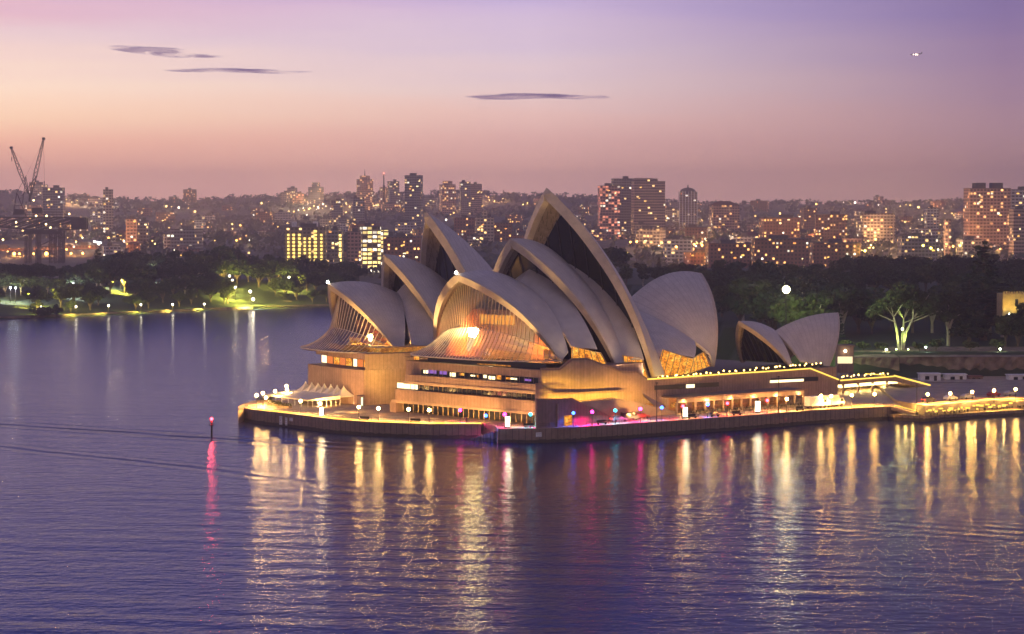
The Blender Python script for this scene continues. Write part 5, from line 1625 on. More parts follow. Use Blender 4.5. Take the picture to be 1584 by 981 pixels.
# tall floodlight mast behind the restaurant
Ym = 735; p = AT(1216, 448, Ym); o = empty('floodlight_mast', (p.x, Ym, 4), 'very tall mast with a glaring floodlight behind the restaurant shells', 'floodlight')
b_ = MB(); b_.tube((p.x, Ym, 3), (p.x, Ym, p.z), .28, .14, 8); b_.build('pole', M['steel'], o)
b_ = MB(); b_.box((p.x, Ym + .6, p.z), (3.4, .3, .4)); b_.box((p.x, Ym + .6, p.z), (.4, .32, 3.2)); b_.build('lamp_frame', M['steel'], o)
mh_ = emitter('mast_lamp_head', (1, .93, .50), 26)
b_ = MB(); b_.sphere((p.x, Ym - .6, p.z), 1.25, 20, 14); b_.build('lamp_head', mh_, o)
lamp('SPOT', 'flood_beam', (p.x, Ym - 3.2, p.z), 3000, (1, .95, .62), o, .6, R(150), (p.x - 20, Ym - 40, 4), .6)
lamp('SPOT', 'flood_spill', (p.x, Ym + 2.2, p.z), 120000, (.74, 1, .42), o, .6, R(150), (p.x, Ym + 60, p.z - 12), .7)
# garden lamps on the right lawn
for px, py, lab, c in ((1396, 509, 'garden lamp between the trunks of the floodlit gum', (.9, 1, .6)), (1432, 537, 'garden lamp right of the floodlit gum', (.7, 1, .8)), (1547, 540, 'garden lamp on the right of the lawn', (.85, 1, .6)), (1359, 550, 'garden lamp on the cliff edge', (.9, 1, .5)), (1371, 541, 'low garden lamp left of the floodlit gum', (.9, 1, .55)), (1561.5, 486, 'lamp on the yellow castle wall', (1, .95, .55))):
    Yl = 770 if py > 500 else 797; p = AT(px, py, Yl); zg = max(hgt(p.x, Yl), 3)
    o = empty('garden_lamp', (p.x, Yl, min(zg, p.z - .6)), lab, 'garden lamp', 'garden lamps on the right')
    b_ = MB(); b_.tube((p.x, Yl, min(zg, p.z - .6)), (p.x, Yl, p.z), .08, .06, 6); b_.build('post', M['steel'], o)
    b_ = MB(); b_.sphere(p, .36, 8, 5); b_.build('globe', emitter('garden_globe', c, 26), o); lamp('POINT', 'lamp_light', p + Vector((0, -.8, .2)), 420, c, o, .3)
# lamps of the far shore
fs = [(63.5, 475, 'w', 1), (117.5, 474.5, 'w', 1), (168, 473, 'w', 1), (218, 471.5, 'w', 1), (267, 471, 'w', 1), (316, 470.5, 'w', 1), (46, 452, 'w', 2.2), (16, 445, 'b', 1), (24, 445.5, 'b', 1), (187, 431.5, 'w', 2.6), (113, 438.5, 'b', 1), (158, 424, 'b', 1), (331, 422, 'b', 1), (355, 427, 'w', 1.5), (359.5, 434, 'w', 1.5), (364, 444, 'w', 2), (387, 451, 'w', 2.6), (391.5, 463, 'w', 3), (447, 429, 'w', 1.6), (536, 430, 'b', 1), (238, 417, 'b', .9), (133, 428, 'w', .9), (444, 441, 'g', 1.3)]
FSC = {'w': (1, .86, .60), 'b': (.86, .92, 1), 'g': (1, .75, .2)}
FSL = ['first shoreline lamp from the left', 'second shoreline lamp', 'third shoreline lamp', 'fourth shoreline lamp', 'fifth shoreline lamp', 'sixth shoreline lamp', 'bright lamp over the lit hedge at far left', 'small bluish lamp of a pair at far left, left one', 'small bluish lamp of a pair at far left, right one', 'very bright lamp among the far trees', 'small bluish lamp left of the very bright one', 'small bluish lamp high in the trees', 'small bluish lamp left of the green lit tree', 'top lamp of the path up the far lawn', 'second lamp of the path up the far lawn', 'third lamp of the path up the far lawn', 'tall bright lamp on the lit far lawn', 'brightest lamp, at the foot of the lit far lawn', 'lamp in the trees right of the lit lawn', 'small bluish lamp left of the front rear shell', 'tiny bluish lamp among the central far trees', 'tiny lamp left among the far trees', 'small gold lamp under the one right of the lit lawn']
for (px, py, c, s_), lab in zip(fs, FSL):
    g_ = None
    for Y_ in range(1205, 1560, 6):
        p = AT(px, py, Y_)
        if p.z - (8 if py < 465 else 4.5) <= hgt(p.x, Y_) and hgt(p.x, Y_) > .3: g_ = (p, Y_); break
    p, Y_ = g_ or (AT(px, py, 1300), 1300); zg = max(.5, hgt(p.x, Y_))
    Y_ -= 6; p = AT(px, py, Y_); zg = max(.5, hgt(p.x, Y_))
    o = empty('park_lamp', (p.x, Y_, zg), lab + ', far shore', 'park lamp', 'park lamps on the far shore')
    b_ = MB(); b_.tube((p.x, Y_, zg), (p.x, Y_, max(p.z, zg + 2)), .12, .09, 6); b_.build('post', M['steel'], o)
    q = Vector((p.x, Y_, max(p.z, zg + 2))); b_ = MB(); b_.sphere(q, .42 + .12 * s_, 10, 6); b_.build('globe', emitter('park_globe', FSC[c], 8 + 11 * s_), o)
    lamp('SPOT', 'lamp_light', q + Vector((0, -.9 - .1 * s_, .6)), 26000 * s_ ** 1.9, (1, .84, .14) if c != 'b' else FSC[c], o, .3, R(165), q + Vector((0, 2.5, -4)), .5)
# stone sea steps by the lit lawn
p = G(438, 472, .8); b_ = MB()
for k in range(4): b_.box((p.x, p.y + 6 + k * 1.4, 1.2 + .45 * k), (12 - k * 1.2, 1.5, 1.0))
o = b_.build('stone_terrace', M['cliff'], None, org=(p.x, p.y + 6, .5)); tag(o, 'low stone terrace beside the lit far lawn', 'terrace')
# stone sea wall along the far shore
b_ = MB(); pts = [(x, piece(SHORE, x) + .5) for x in range(-420, 0, 12)]
strip_wall(pts, -1, 1.5, 1.2, b_); o = b_.build('sea_wall', M['cliff'], None, org=(pts[0][0], pts[0][1], 0)); tag(o, 'low stone sea wall along the far shore', 'wall')

# ------------------------------------------------------------------ red light beacon in the water
p = G(327.5, 674, 0); o = empty('channel_beacon', p, 'channel beacon on a pile with a glowing red lantern', 'beacon')
b_ = MB(); b_.tube(p + Vector((0, 0, -2)), p + Vector((0, 0, 2.7)), .32, .26, 10); b_.build('pile', M['steel'], o)
b_ = MB(); b_.tube(p + Vector((0, 0, 2.7)), p + Vector((0, 0, 2.85)), .75, .75, 12)
for k in range(8): a = k * pi / 4; b_.bar(p + Vector((.7 * cos(a), .7 * sin(a), 2.8)), p + Vector((.7 * cos(a), .7 * sin(a), 3.5)), .05)
b_.build('platform', M['steel'], o)
b_ = MB(); b_.tube(p + Vector((0, 0, 2.85)), p + Vector((0, 0, 4.1)), .3, .22, 10); b_.build('lantern_post', simple('beacon_red', (.35, .03, .02), .5), o)
b_ = MB(); b_.sphere(p + Vector((0, 0, 4.55)), .36, 10, 6, sq=1.2); b_.build('lantern', emitter('beacon_glow', (1, .03, .05), 24), o)
b_ = MB(); b_.tube(p + Vector((0, 0, 5.0)), p + Vector((0, 0, 5.25)), .25, .05, 8); b_.build('cap', M['black'], o)
lamp('POINT', 'lantern_light', p + Vector((0, -.6, 4.6)), 600, (1, .08, .10), o, .3)

# ------------------------------------------------------------------ one person by the quay edge
def person(p, rz, label):
    J = {'pelvis': (0, 0, .93), 'belly': (0, .01, 1.12), 'chest': (0, 0, 1.34), 'neck': (0, .0, 1.49), 'head': (0, .02, 1.60), 'crown': (0, .01, 1.72)}
    E = [('pelvis', 'belly'), ('belly', 'chest'), ('chest', 'neck'), ('neck', 'head'), ('head', 'crown')]
    RAD = {'pelvis': .15, 'belly': .14, 'chest': .16, 'neck': .06, 'head': .10, 'crown': .07}
    for s_, n_ in ((-1, 'a'), (1, 'b')):
        for k, q, r_ in (('hip', (.09 * s_, 0, .88), .10), ('knee', (.11 * s_, .03 * s_, .48), .07), ('ankle', (.12 * s_, .05 * s_, .09), .045), ('toe', (.13 * s_, .05 * s_ + .16, .04), .035), ('shoulder', (.19 * s_, 0, 1.40), .075), ('elbow', (.25 * s_, -.02, 1.12), .05), ('wrist', (.25 * s_, .08, .89), .035), ('hand', (.25 * s_, .11, .80), .04)):
            J[k + n_] = q; RAD[k + n_] = r_
        E += [('pelvis', 'hip' + n_), ('hip' + n_, 'knee' + n_), ('knee' + n_, 'ankle' + n_), ('ankle' + n_, 'toe' + n_), ('chest', 'shoulder' + n_), ('shoulder' + n_, 'elbow' + n_), ('elbow' + n_, 'wrist' + n_), ('wrist' + n_, 'hand' + n_)]
    names = list(J); me = bpy.data.meshes.new('person'); me.from_pydata([J[k] for k in names], [(names.index(a), names.index(b)) for a, b in E], [])
    o = bpy.data.objects.new('person', me); COL.objects.link(o)
    o.modifiers.new('skin', 'SKIN'); o.modifiers.new('smooth', 'SUBSURF').levels = 1
    for k, v in zip(names, me.skin_vertices[0].data): v.radius = (RAD[k],) * 2; v.use_root = (k == 'pelvis')
    dg = bpy.context.evaluated_depsgraph_get(); m2 = bpy.data.meshes.new_from_object(o.evaluated_get(dg)); o.modifiers.clear(); o.data = m2
    m2.materials.clear()
    for mm_ in (simple('dark_clothes', (.035, .03, .04), .8), simple('skin_tone', (.42, .27, .2), .6), simple('dark_hair', (.03, .022, .018), .7)): m2.materials.append(mm_)
    for f in m2.polygons:
        z = f.center.z; f.material_index = 2 if z > 1.66 or (z > 1.55 and f.center.y < -.03) else 1 if z > 1.47 or (z < .85 and abs(f.center.x) > .2) else 0; f.use_smooth = True
    o.location = p; o.rotation_euler = (0, 0, rz); tag(o, label, 'person')


pp_ = inland(G(719, 660, QZ), 2.6); person((pp_.x, pp_.y, QZ), R(160), 'person in dark clothes standing near the first magenta lamp')

# ------------------------------------------------------------------ city on the hills
def m_facade(name, wall, glass, lit, litcol, strength, bay=3.4, floor=3.1, wf=.62, hf=.52, balcony=0.0, cold=.15):
    m = MatB(name)
    g = m.n('ShaderNodeNewGeometry'); oi = m.n('ShaderNodeObjectInfo')
    cr = m.n('ShaderNodeVectorMath', operation='CROSS_PRODUCT'); m.l(g.outputs['True Normal'], cr.inputs[0]); cr.inputs[1].default_value = (0, 0, 1)
    dt = m.n('ShaderNodeVectorMath', operation='DOT_PRODUCT'); m.l(cr.outputs[0], dt.inputs[0]); m.l(g.outputs['Position'], dt.inputs[1])
    sp = m.n('ShaderNodeSeparateXYZ'); m.l(g.outputs['Position'], sp.inputs[0])
    sn = m.n('ShaderNodeSeparateXYZ'); m.l(g.outputs['True Normal'], sn.inputs[0])
    side = m.math('LESS_THAN', m.math('ABSOLUTE', sn.outputs[2]), .4)
    u = m.math('DIVIDE', dt.outputs['Value'], bay); v = m.math('DIVIDE', m.math('ADD', sp.outputs[2], m.math('MULTIPLY', oi.outputs['Random'], 3)), floor)
    fu, fv = m.math('FRACT', u), m.math('FRACT', v)
    inside = m.math('MULTIPLY', m.math('LESS_THAN', m.math('ABSOLUTE', m.math('SUBTRACT', fu, .5)), wf / 2), m.math('LESS_THAN', m.math('ABSOLUTE', m.math('SUBTRACT', fv, .5)), hf / 2))
    inside = m.math('MULTIPLY', inside, side)
    cb = m.n('ShaderNodeCombineXYZ'); m.l(m.math('FLOOR', u), cb.inputs[0]); m.l(m.math('FLOOR', v), cb.inputs[1]); m.l(m.math('MULTIPLY', oi.outputs['Random'], 91), cb.inputs[2])
    wn = m.n('ShaderNodeTexWhiteNoise', noise_dimensions='3D'); m.l(cb.outputs[0], wn.inputs['Vector'])
    on = m.math('MULTIPLY', m.math('LESS_THAN', wn.outputs["Value"], lit * .6), inside)
    n = m.noise(m.coord('Object'), .15, 3)
    wc = m.ramp(n, [(.3, tuple(c * .8 for c in wall)), (.7, tuple(c * 1.15 for c in wall))])
    if balcony: wc = m.mix(m.math('MULTIPLY', m.math('LESS_THAN', fv, .22), balcony), wc, tuple(min(1, c * 1.5) for c in wall))
    base = m.mix(inside, wc, glass)
    wr = m.n('ShaderNodeTexWhiteNoise', noise_dimensions='3D'); m.l(m.n('ShaderNodeVectorMath', operation='ADD').outputs[0], wr.inputs['Vector']) if False else m.l(cb.outputs[0], wr.inputs['Vector'])
    ec = m.mix(m.math('GREATER_THAN', m.math('FRACT', m.math('MULTIPLY', wn.outputs['Value'], 377.3)), 1 - cold), litcol, (1, .88, .66))
    es = m.math('MULTIPLY', on, m.math('MULTIPLY', m.math('ADD', .4, m.math('FRACT', m.math('MULTIPLY', wn.outputs['Value'], 911.7))), strength))
    m.bsdf(base, .7, 0, None, .4, ec, es)
    return m.m


WRM = (1, .60, .20)
FAC = {
    'cream': m_facade('cream_facade', (.50, .40, .30), (.06, .055, .05), .24, WRM, 3.2, balcony=.5),
    'grey': m_facade('grey_facade', (.27, .25, .24), (.04, .045, .05), .15, WRM, 3.0, bay=3.0, wf=.7, balcony=.6),
    'brick': m_facade('brick_facade', (.32, .15, .09), (.05, .045, .04), .30, (1, .48, .13), 3.0, bay=3.0, wf=.5, hf=.5),
    'pink': m_facade('pink_render_facade', (.50, .30, .22), (.08, .06, .05), .28, (1, .48, .15), 2.8, bay=3.2, balcony=.5),
    'white': m_facade('white_facade', (.58, .52, .47), (.07, .07, .075), .22, WRM, 3.2, bay=3.6, wf=.7, balcony=.4),
    'rosy': m_facade('rosy_lit_facade', (.55, .30, .22), (.10, .06, .05), .85, (1, .30, .16), 1.5, bay=3.4, wf=.8, hf=.6, balcony=.4, cold=.06),
    'yellow_lit': m_facade('flats_facade', (.32, .25, .16), (.05, .045, .04), .12, WRM, 3),
    'office_lit': m_facade('office_facade', (.34, .27, .16), (.08, .07, .04), 1.3, (1, .70, .22), 2.4, bay=4.2, floor=3.6, wf=.8, hf=.6, cold=.4),
    'slab': m_facade('slab_facade', (.40, .28, .22), (.07, .05, .045), .08, WRM, 3, bay=2.6, wf=.85, hf=.45, balcony=1.0),
}
M['roof'] = simple('flat_roof', (.11, .10, .10), .9)
M['roof_tile'] = simple('red_roof_tiles', (.17, .07, .045), .85)
LITS = [emitter('window_gold', (1, .54, .10), 2.6), emitter('window_white', (1, .78, .36), 3.2), emitter('window_amber', (1, .36, .07), 2.2)]
wq = MB(); wq.box((0, 0, 0), (1.0, .12, 1.0)); WINMESH = []
for k, mm_ in enumerate(LITS):
    o = wq.build('lit_window', mm_); WINMESH.append(o.data); bpy.data.objects.remove(o)
crn = random.Random(77)
NB = [0]


def block(px0, px1, ytop, ybase, Y, fac, label, cat='building', group=None, rot=None, roof='flat', depth=None, wins=0, plant_=True, extra=None, name='apartment_block'):
    """a building whose front spans the pixel columns px0..px1 at distance Y"""
    xa, xb = (px0 - CX) / FPX * Y, (px1 - CX) / FPX * Y
    W_ = xb - xa; cx_ = (xa + xb) / 2
    rz = crn.uniform(-.35, .35) if rot is None else rot
    D_ = depth or max(9, min(W_ * .8, 22))
    Wf = max(3.0, (W_ - abs(sin(rz)) * D_ * .55) / max(.5, cos(rz)))
    z1 = CAMZ + (HZ - ytop) / FPX * Y
    z0 = min(CAMZ + (HZ - ybase) / FPX * Y, hgt(cx_, Y + D_ / 2)) - 2.5
    cy_ = Y + D_ / 2
    root = empty(name, (cx_, cy_, z0), label, cat, group, rz)
    bm = MB(); H_ = z1 - z0
    def add(nm, mb, mats, par=root):
        o = mb.build(nm, mats); o.parent = par; return o
    bm.box((0, 0, H_ / 2), (Wf, D_, H_))
    if extra: extra(bm, Wf, D_, H_)
    body = add('walls', bm, FAC[fac])
    if roof == 'hip':
        r_ = MB(); k = .6; hh = min(6, Wf * .16)
        P = [(-Wf / 2 - k, -D_ / 2 - k, H_), (Wf / 2 + k, -D_ / 2 - k, H_), (Wf / 2 + k, D_ / 2 + k, H_), (-Wf / 2 - k, D_ / 2 + k, H_)]
        a, b = (-Wf * .22, 0, H_ + hh), (Wf * .22, 0, H_ + hh)
        r_.quad(P[0], P[1], b, a); r_.quad(P[2], P[3], a, b); r_.quad(P[1], P[2], b); r_.quad(P[3], P[0], a); r_.quad(*reversed(P))
        add('roof', r_, M['roof_tile'])
    elif roof == 'flat':
        r_ = MB(); r_.box((0, 0, H_ + .25), (Wf + .5, D_ + .5, .5)); rf = add('roof', r_, M['roof'])
        if plant_ and Wf > 7:
            p_ = MB(); p_.box((crn.uniform(-.2, .2) * Wf, 0, H_ + .5 + 1.4), (Wf * crn.uniform(.22, .42), D_ * .4, 2.8)); o = p_.build('plant_room', M['roof']); o.parent = rf
    for _ in range((wins + 1) // 2):
        d = WINMESH[crn.choice((0, 0, 0, 1, 2))]
        o = bpy.data.objects.new('lit_window', d); COL.objects.link(o); o.parent = root
        fl = int(H_ / 3.1)
        o.location = (crn.uniform(-.44, .44) * Wf, -D_ / 2 - .05, 1.8 + 3.1 * crn.randrange(max(1, fl - 8), max(2, fl)) if fl > 9 else crn.uniform(.35, .93) * H_)
        o.scale = (crn.uniform(.7, 2.6), 1, crn.uniform(.7, 1.3))
    return root, body, Wf, D_, H_, z0


def part(root, name, mb, mat):
    o = mb.build(name, mat); o.parent = root; return o


block(66, 98, 291, 340, 2700, 'grey', 'grey flat-topped tower behind the tall crane jib', wins=6, rot=.1)
rt_, *_ = block(159, 175, 294, 345, 2500, 'cream', 'slim pale tower standing alone on the left skyline', wins=4, rot=.2, name='residential_tower')
block(195, 212, 339, 380, 2100, 'pink', 'faint pink block, left half of a pair on the left', rot=0, wins=2)
block(213, 229, 342, 380, 2110, 'grey', 'grey block, right half of a pair on the left', rot=0, wins=2)
block(435, 448, 298, 325, 3700, 'cream', 'lit cream block, leftmost on the hilltop cluster', wins=3)
block(451, 470, 300, 326, 3650, 'pink', 'low pinkish block beside the leftmost hilltop block', wins=4)
block(478, 499, 290, 322, 3600, 'grey', 'stepped grey hilltop block with a raised middle', wins=5, extra=lambda b, w_, d, h: b.box((0, 0, h + 4), (w_ * .5, d * .6, 8)))
r7, b7, w7, d7, h7, _ = block(551, 577, 278, 325, 3500, 'pink', 'tall pink tower with a spike on its crown', wins=7, rot=.1, name='residential_tower', extra=lambda b, w_, d, h: b.box((0, 0, h + 3), (w_ * .62, d * .62, 6)))
s_ = MB(); s_.tube((0, 0, h7 + 6), (0, 0, h7 + 17), .9, .2, 6); part(r7, 'spire', s_, M['steel'])
block(600, 617, 281, 318, 3450, 'grey', 'blue grey tower beside the red-lit mast', wins=4, rot=.3, name='residential_tower')
block(588, 599, 290, 318, 3480, 'pink', 'narrow pink block half behind the red-lit mast', wins=3)
block(627, 653, 272, 345, 2700, 'grey', 'tallest dark grey tower of the left half', wins=8, rot=-.15, name='residential_tower')
block(680, 704, 286, 322, 3400, 'pink', 'pink stepped tower right of the tallest dark one', wins=5, rot=.2, name='residential_tower', extra=lambda b, w_, d, h: b.box((0, 0, h + 3), (w_ * .6, d * .6, 6)))
block(711, 728, 282, 322, 3300, 'grey', 'grey twin tower, left half', wins=4, rot=.15, name='residential_tower')
block(727, 745, 285, 322, 3320, 'slab', 'grey twin tower, right half with dark side', wins=4, rot=.15, name='residential_tower')
block(735, 764, 336, 372, 2200, 'cream', 'cream block with a raised stair core behind the shells', wins=5, rot=.05, extra=lambda b, w_, d, h: b.box((0, -1, h + 2.5), (w_ * .28, d * .5, 8)))
block(764, 792, 345, 372, 2230, 'brick', 'low brown block right of the cream stair core', wins=4, rot=.05)
block(703, 737, 337, 372, 2260, 'brick', 'dark brick block left of the cream stair core', wins=6, rot=-.1)
block(926, 958, 288, 356, 2500, 'rosy', 'tower with rosy lit balconies right of the tallest shell', wins=8, rot=.12, name='residential_tower')
block(947, 984, 277, 356, 2560, 'grey', 'plain grey tower between the rosy tower and the stepped one', wins=2, rot=.05, name='residential_tower')
block(978, 1028, 281, 356, 2500, 'slab', 'broad striped tower stepping down on its right', wins=6, rot=.1, name='residential_tower', extra=lambda b, w_, d, h: b.box((-w_ * .16, 0, h + 2), (w_ * .55, d * .8, 4)))
rd, bd, wd_, dd_, hd, _ = block(1051, 1078, 297, 328, 2900, 'slab', 'squat tower with white fins and a domed cap', wins=3, rot=0, roof='none', name='residential_tower')
s_ = MB()
for k in range(7): s_.box((-wd_ / 2 + wd_ * k / 6, -dd_ / 2 - .5, hd / 2), (.9, .9, hd + 2))
part(rd, 'fin', s_, M['white'])
s_ = MB(); s_.sphere((0, 0, hd), wd_ * .46, 14, 8, sq=.55); s_.tube((0, 0, hd + wd_ * .2), (0, 0, hd + wd_ * .40), 1.2, .9, 8); part(rd, 'dome', s_, M['roof'])
block(1099, 1143, 318, 346, 2600, 'pink', 'wide pink block under a dark hipped roof', roof='hip', wins=6, rot=.1)
block(1178, 1237, 337, 378, 2150, 'brick', 'wide brick flats with many balconies right of centre', wins=9, rot=.1)
block(1240, 1262, 322, 345, 2700, 'brick', 'red brick block high behind the wide brick flats', wins=3)
block(1262, 1312, 332, 375, 2250, 'brick', 'brick block with paired gold windows on the right', wins=9, rot=-.1)
block(1330, 1383, 331, 374, 2200, 'cream', 'cream and brick block right of the paired windows', wins=8, rot=.12)
r22, b22, w22, d22, h22, _ = block(1497, 1562, 292, 360, 2050, 'pink', 'very wide pink slab with two dark roof huts', wins=7, rot=.05, plant_=False, name='residential_tower')
s_ = MB(); s_.box((-w22 * .2, 0, h22 + 3), (w22 * .26, d22 * .5, 5)); part(r22, 'roof_hut', s_, M['roof'])
s_ = MB(); s_.box((w22 * .22, 0, h22 + 3), (w22 * .26, d22 * .5, 5)); part(r22, 'roof_hut', s_, M['roof'])
block(1559, 1606, 294, 362, 2080, 'white', 'pale tower cut by the right edge of the view', wins=3, rot=.1, name='residential_tower')
block(1566, 1600, 324, 350, 1950, 'slab', 'low gold-lit striped block at the right edge', wins=8, rot=.05)
r24, b24, w24, d24, h24, _ = block(1432, 1451, 322, 348, 2500, 'white', 'white block with tall fins beside gold lamps', wins=3, rot=0)
r25, b25, w25, d25, h25, _ = block(440, 503, 352, 397, 1820, 'yellow_lit', 'block of flats with glowing yellow stair columns', rot=0, wins=0, depth=16)
for k, (u_, w_, hi) in enumerate(((-.40, .05, .95), (-.27, .06, .98), (-.13, .06, .96), (.0, .05, .88), (.12, .045, .86), (.26, .075, 1.0), (.41, .05, .96))):
    s_ = MB(); nfl = int(h25 * hi / 3.0)
    for f in range(3, nfl): s_.box((u_ * w25, -d25 / 2 - .45, f * 3.0), (w_ * w25, .9, 1.9))
    part(r25, 'lit_stair_column', s_, emitter('stair_column_light', (1, .70 - .03 * (k % 2), .16), 2.3))
s_ = MB(); s_.box((-.28 * w25, 0, h25 + 2.4), (w25 * .11, 5, 5)); part(r25, 'lift_tower', s_, M['white'])
s_ = MB(); s_.box((.24 * w25, 0, h25 + 2.4), (w25 * .11, 5, 5)); part(r25, 'lift_tower', s_, M['white'])
r26, b26, w26, d26, h26, _ = block(504, 530, 356, 395, 1860, 'grey', 'grey flats with one glowing column at its right', rot=0, wins=5)
s_ = MB()
for f in range(3, int(h26 / 3)): s_.box((w26 * .36, -d26 / 2 - .3, f * 3.0), (2.0, .6, 1.8))
part(r26, 'lit_stair_column', s_, emitter('column_gold', (1, .68, .18), 3))
block(538, 558, 359, 390, 1830, 'pink', 'blank pink end wall beside the bright office', rot=0, wins=0)
block(557, 588, 351, 392, 1850, 'office_lit', 'brightly lit yellow office block behind the rear shells', rot=0, wins=3)
block(588, 600, 356, 392, 1870, 'office_lit', 'lower lit wing of the yellow office block', rot=0, wins=2)
block(592, 657, 367, 404, 1780, 'brick', 'brick framed flats with small warm windows behind the rear shells', rot=.04, wins=16)
block(513, 531, 311, 340, 2900, 'grey', 'dark block below the hilltop cluster, left one', wins=3)
block(543, 563, 306, 340, 2850, 'grey', 'dark block below the tall pink tower', wins=3)
block(1095, 1166, 377, 402, 1800, 'brick', 'long low flats just above the right treetops', wins=9, rot=.03)
block(1167, 1252, 370, 402, 1760, 'brick', 'long brick flats right of the low ones above the treetops', wins=10, rot=.02)
block(1028, 1072, 370, 386, 1950, 'white', 'long pale building beside the orange lamps', wins=4, rot=.02)
block(1462, 1470, 340, 374, 2000, 'pink', 'slim pinkish block standing apart on the right', wins=1, rot=0)
block(1258, 1330, 376, 398, 1800, 'brick', 'low dark flats above the treetops, second from right', wins=6, rot=0)
block(1395, 1450, 366, 392, 1900, 'grey', 'low grey flats near the yellow-green lit trees', wins=5, rot=0)
# red-lit mast
yy = 3430; mx = (594 - CX) / FPX * yy; mz = hgt(mx, yy)
mt = empty('radio_mast', (mx, yy, mz), 'thin lattice mast with a red light, left half of the skyline', 'mast')
s_ = MB(); top = CAMZ + (HZ - 269) / FPX * yy
for a, b in ((-1.6, -1.6), (1.6, -1.6), (0, 1.8)): s_.bar((mx + a, yy + b, mz - 3), (mx + a * .2, yy + b * .2, top), .5)
k = mz
while k < top - 2:
    u_ = 1 - .8 * (k - mz) / (top - mz); s_.bar((mx - 1.6 * u_, yy - 1.6 * u_, k), (mx + 1.6 * u_, yy - 1.6 * u_, k + 3), .25); k += 3
s_.build('lattice', M['steel'], mt)
s_ = MB(); s_.sphere((mx, yy, top + .6), 1.1, 8, 5); s_.build('warning_light', emitter('red_warning', (1, .22, .14), 9), mt)

# filler houses and blocks over the slopes, described by the landmark they stand nearest to
LAND = [(30, 'the harbour crane'), (167, 'the slim left tower'), (300, 'the far shore fig'), (390, 'the far lawn lamps'), (470, 'the yellow stair flats'), (563, 'the spiked pink tower'), (640, 'the tallest dark tower'),
        (728, 'the grey twin tower'), (860, 'the tallest shell'), (943, 'the rosy tower'), (1003, 'the stepped striped tower'), (1064, 'the domed tower'), (1121, 'the hip-roofed block'), (1207, 'the wide brick flats'),
        (1287, 'the paired gold windows'), (1356, 'the cream and brick block'), (1441, 'the white finned block'), (1530, 'the very wide pink slab')]
cnt = {}
COLN = {'cream': 'cream', 'grey': 'grey', 'brick': 'red brick', 'pink': 'pinkish', 'white': 'whitish'}
ORD = ['', 'another ', 'a third ', 'a fourth ', 'a fifth ', 'a sixth ', 'a seventh ']
fill = []
for i in range(215):
    px = crn.uniform(-8, 1592)
    Y = crn.choice((1900, 2050, 2250, 2450, 2700, 3000, 3300, 3700, 4050)) * crn.uniform(.96, 1.05)
    if 560 < px < 900 and Y < 2100: continue
    if px < 145 and Y < 2300: continue
    big = crn.random()
    w_ = crn.uniform(9, 17) if big < .6 else crn.uniform(16, 32); h_ = crn.uniform(6, 10) if big < .55 else crn.uniform(10, 22)
    if Y > 3600: h_ *= 1.15
    fac = crn.choice(('cream', 'grey', 'brick', 'brick', 'pink', 'white'))
    fill.append((px, Y, w_, h_, fac))
fill.sort()
for px, Y, w_, h_, fac in fill:
    x = (px - CX) / FPX * Y; zb = hgt(x, Y); hp_ = w_ / Y * FPX / 2
    yb = HZ + (CAMZ - zb) / Y * FPX; yt = yb - h_ / Y * FPX
    lm = min(LAND, key=lambda q: abs(q[0] - px)); dx = px - lm[0]
    band = 'low on the slope' if Y < 2200 else 'halfway up the slope' if Y < 3200 else 'near the hilltop'
    shape = 'small house' if h_ < 10 and w_ < 17 else 'low long block' if h_ < 12 else 'mid-rise block'
    rel = 'under or beside' if abs(dx) < 14 else ('left of' if dx < 0 else 'right of')
    key = (COLN[fac], shape, band, rel, lm[1]); c_ = cnt.get(key, 0); cnt[key] = c_ + 1
    lab = f"{ORD[min(c_, 6)]}{key[0]} {shape} {band}, {rel} {lm[1]}"
    block(px - hp_, px + hp_, yt, yb, Y, fac, lab, 'house' if shape == 'small house' else 'building', 'houses and blocks on the city slopes', roof='hip' if h_ < 10 and crn.random() < .6 else 'flat', wins=crn.choice((0, 1, 1, 2, 3)), name='house' if shape == 'small house' else 'apartment_block')

# dockyard sheds under the crane
for px0, px1, yt, yb, Y, f_, lab in ((-20, 34, 384, 402, 2080, 'brick', 'long dock shed left of the crane legs, lit orange'), (52, 92, 382, 402, 2090, 'pink', 'dock shed seen between the crane legs'), (98, 150, 380, 400, 2100, 'brick', 'long dock shed right of the crane legs'), (152, 196, 384, 402, 2110, 'brick', 'low brick dock shed farthest right of the crane')):
    block(px0, px1, yt, yb, Y, f_, lab, 'shed', 'dock sheds behind the crane', rot=0, name='dock_shed')
# dark woods and street trees between the houses, too many to count
wd = MB(); wr_ = random.Random(9)
for i in range(9200):
    px = wr_.uniform(-420, 2000); Y = 1750 + 2700 * wr_.random() ** 1.1
    if i > 8200: px = wr_.choice((wr_.uniform(-420, -50), wr_.uniform(1640, 2050))); Y = wr_.uniform(1240, 1600) if px < 0 else wr_.uniform(800, 1500)
    x = (px - CX) / FPX * Y
    if hgt(x, Y) < 1: continue
    if mnoise.noise(Vector((x * .006, Y * .004, 0))) < -.12 and wr_.random() < .75: continue
    if px < 200 and Y < 2250: continue
    z = hgt(x, Y); r_ = wr_.uniform(3.5, 7.5)
    for k in range(9):
        c = Vector((x + wr_.gauss(0, r_ * .5), Y + wr_.gauss(0, r_ * .5), z + r_ * wr_.uniform(.2, 1.35)))
        a = Vector((wr_.gauss(0, 1), wr_.gauss(0, 1), wr_.gauss(0, .7))).normalized(); b = a.orthogonal().normalized(); s_ = r_ * wr_.uniform(.22, .5)
        wd.quad(c + (a + b * .4) * s_, c + (b - a) * s_ * .8, c - (a + b * .2) * s_, c - (b - a * .3) * s_)
tag(wd.build('hillside_woods', M['leaf_city']), 'dark woods and street trees between the houses on the slopes', None, None, 'stuff')

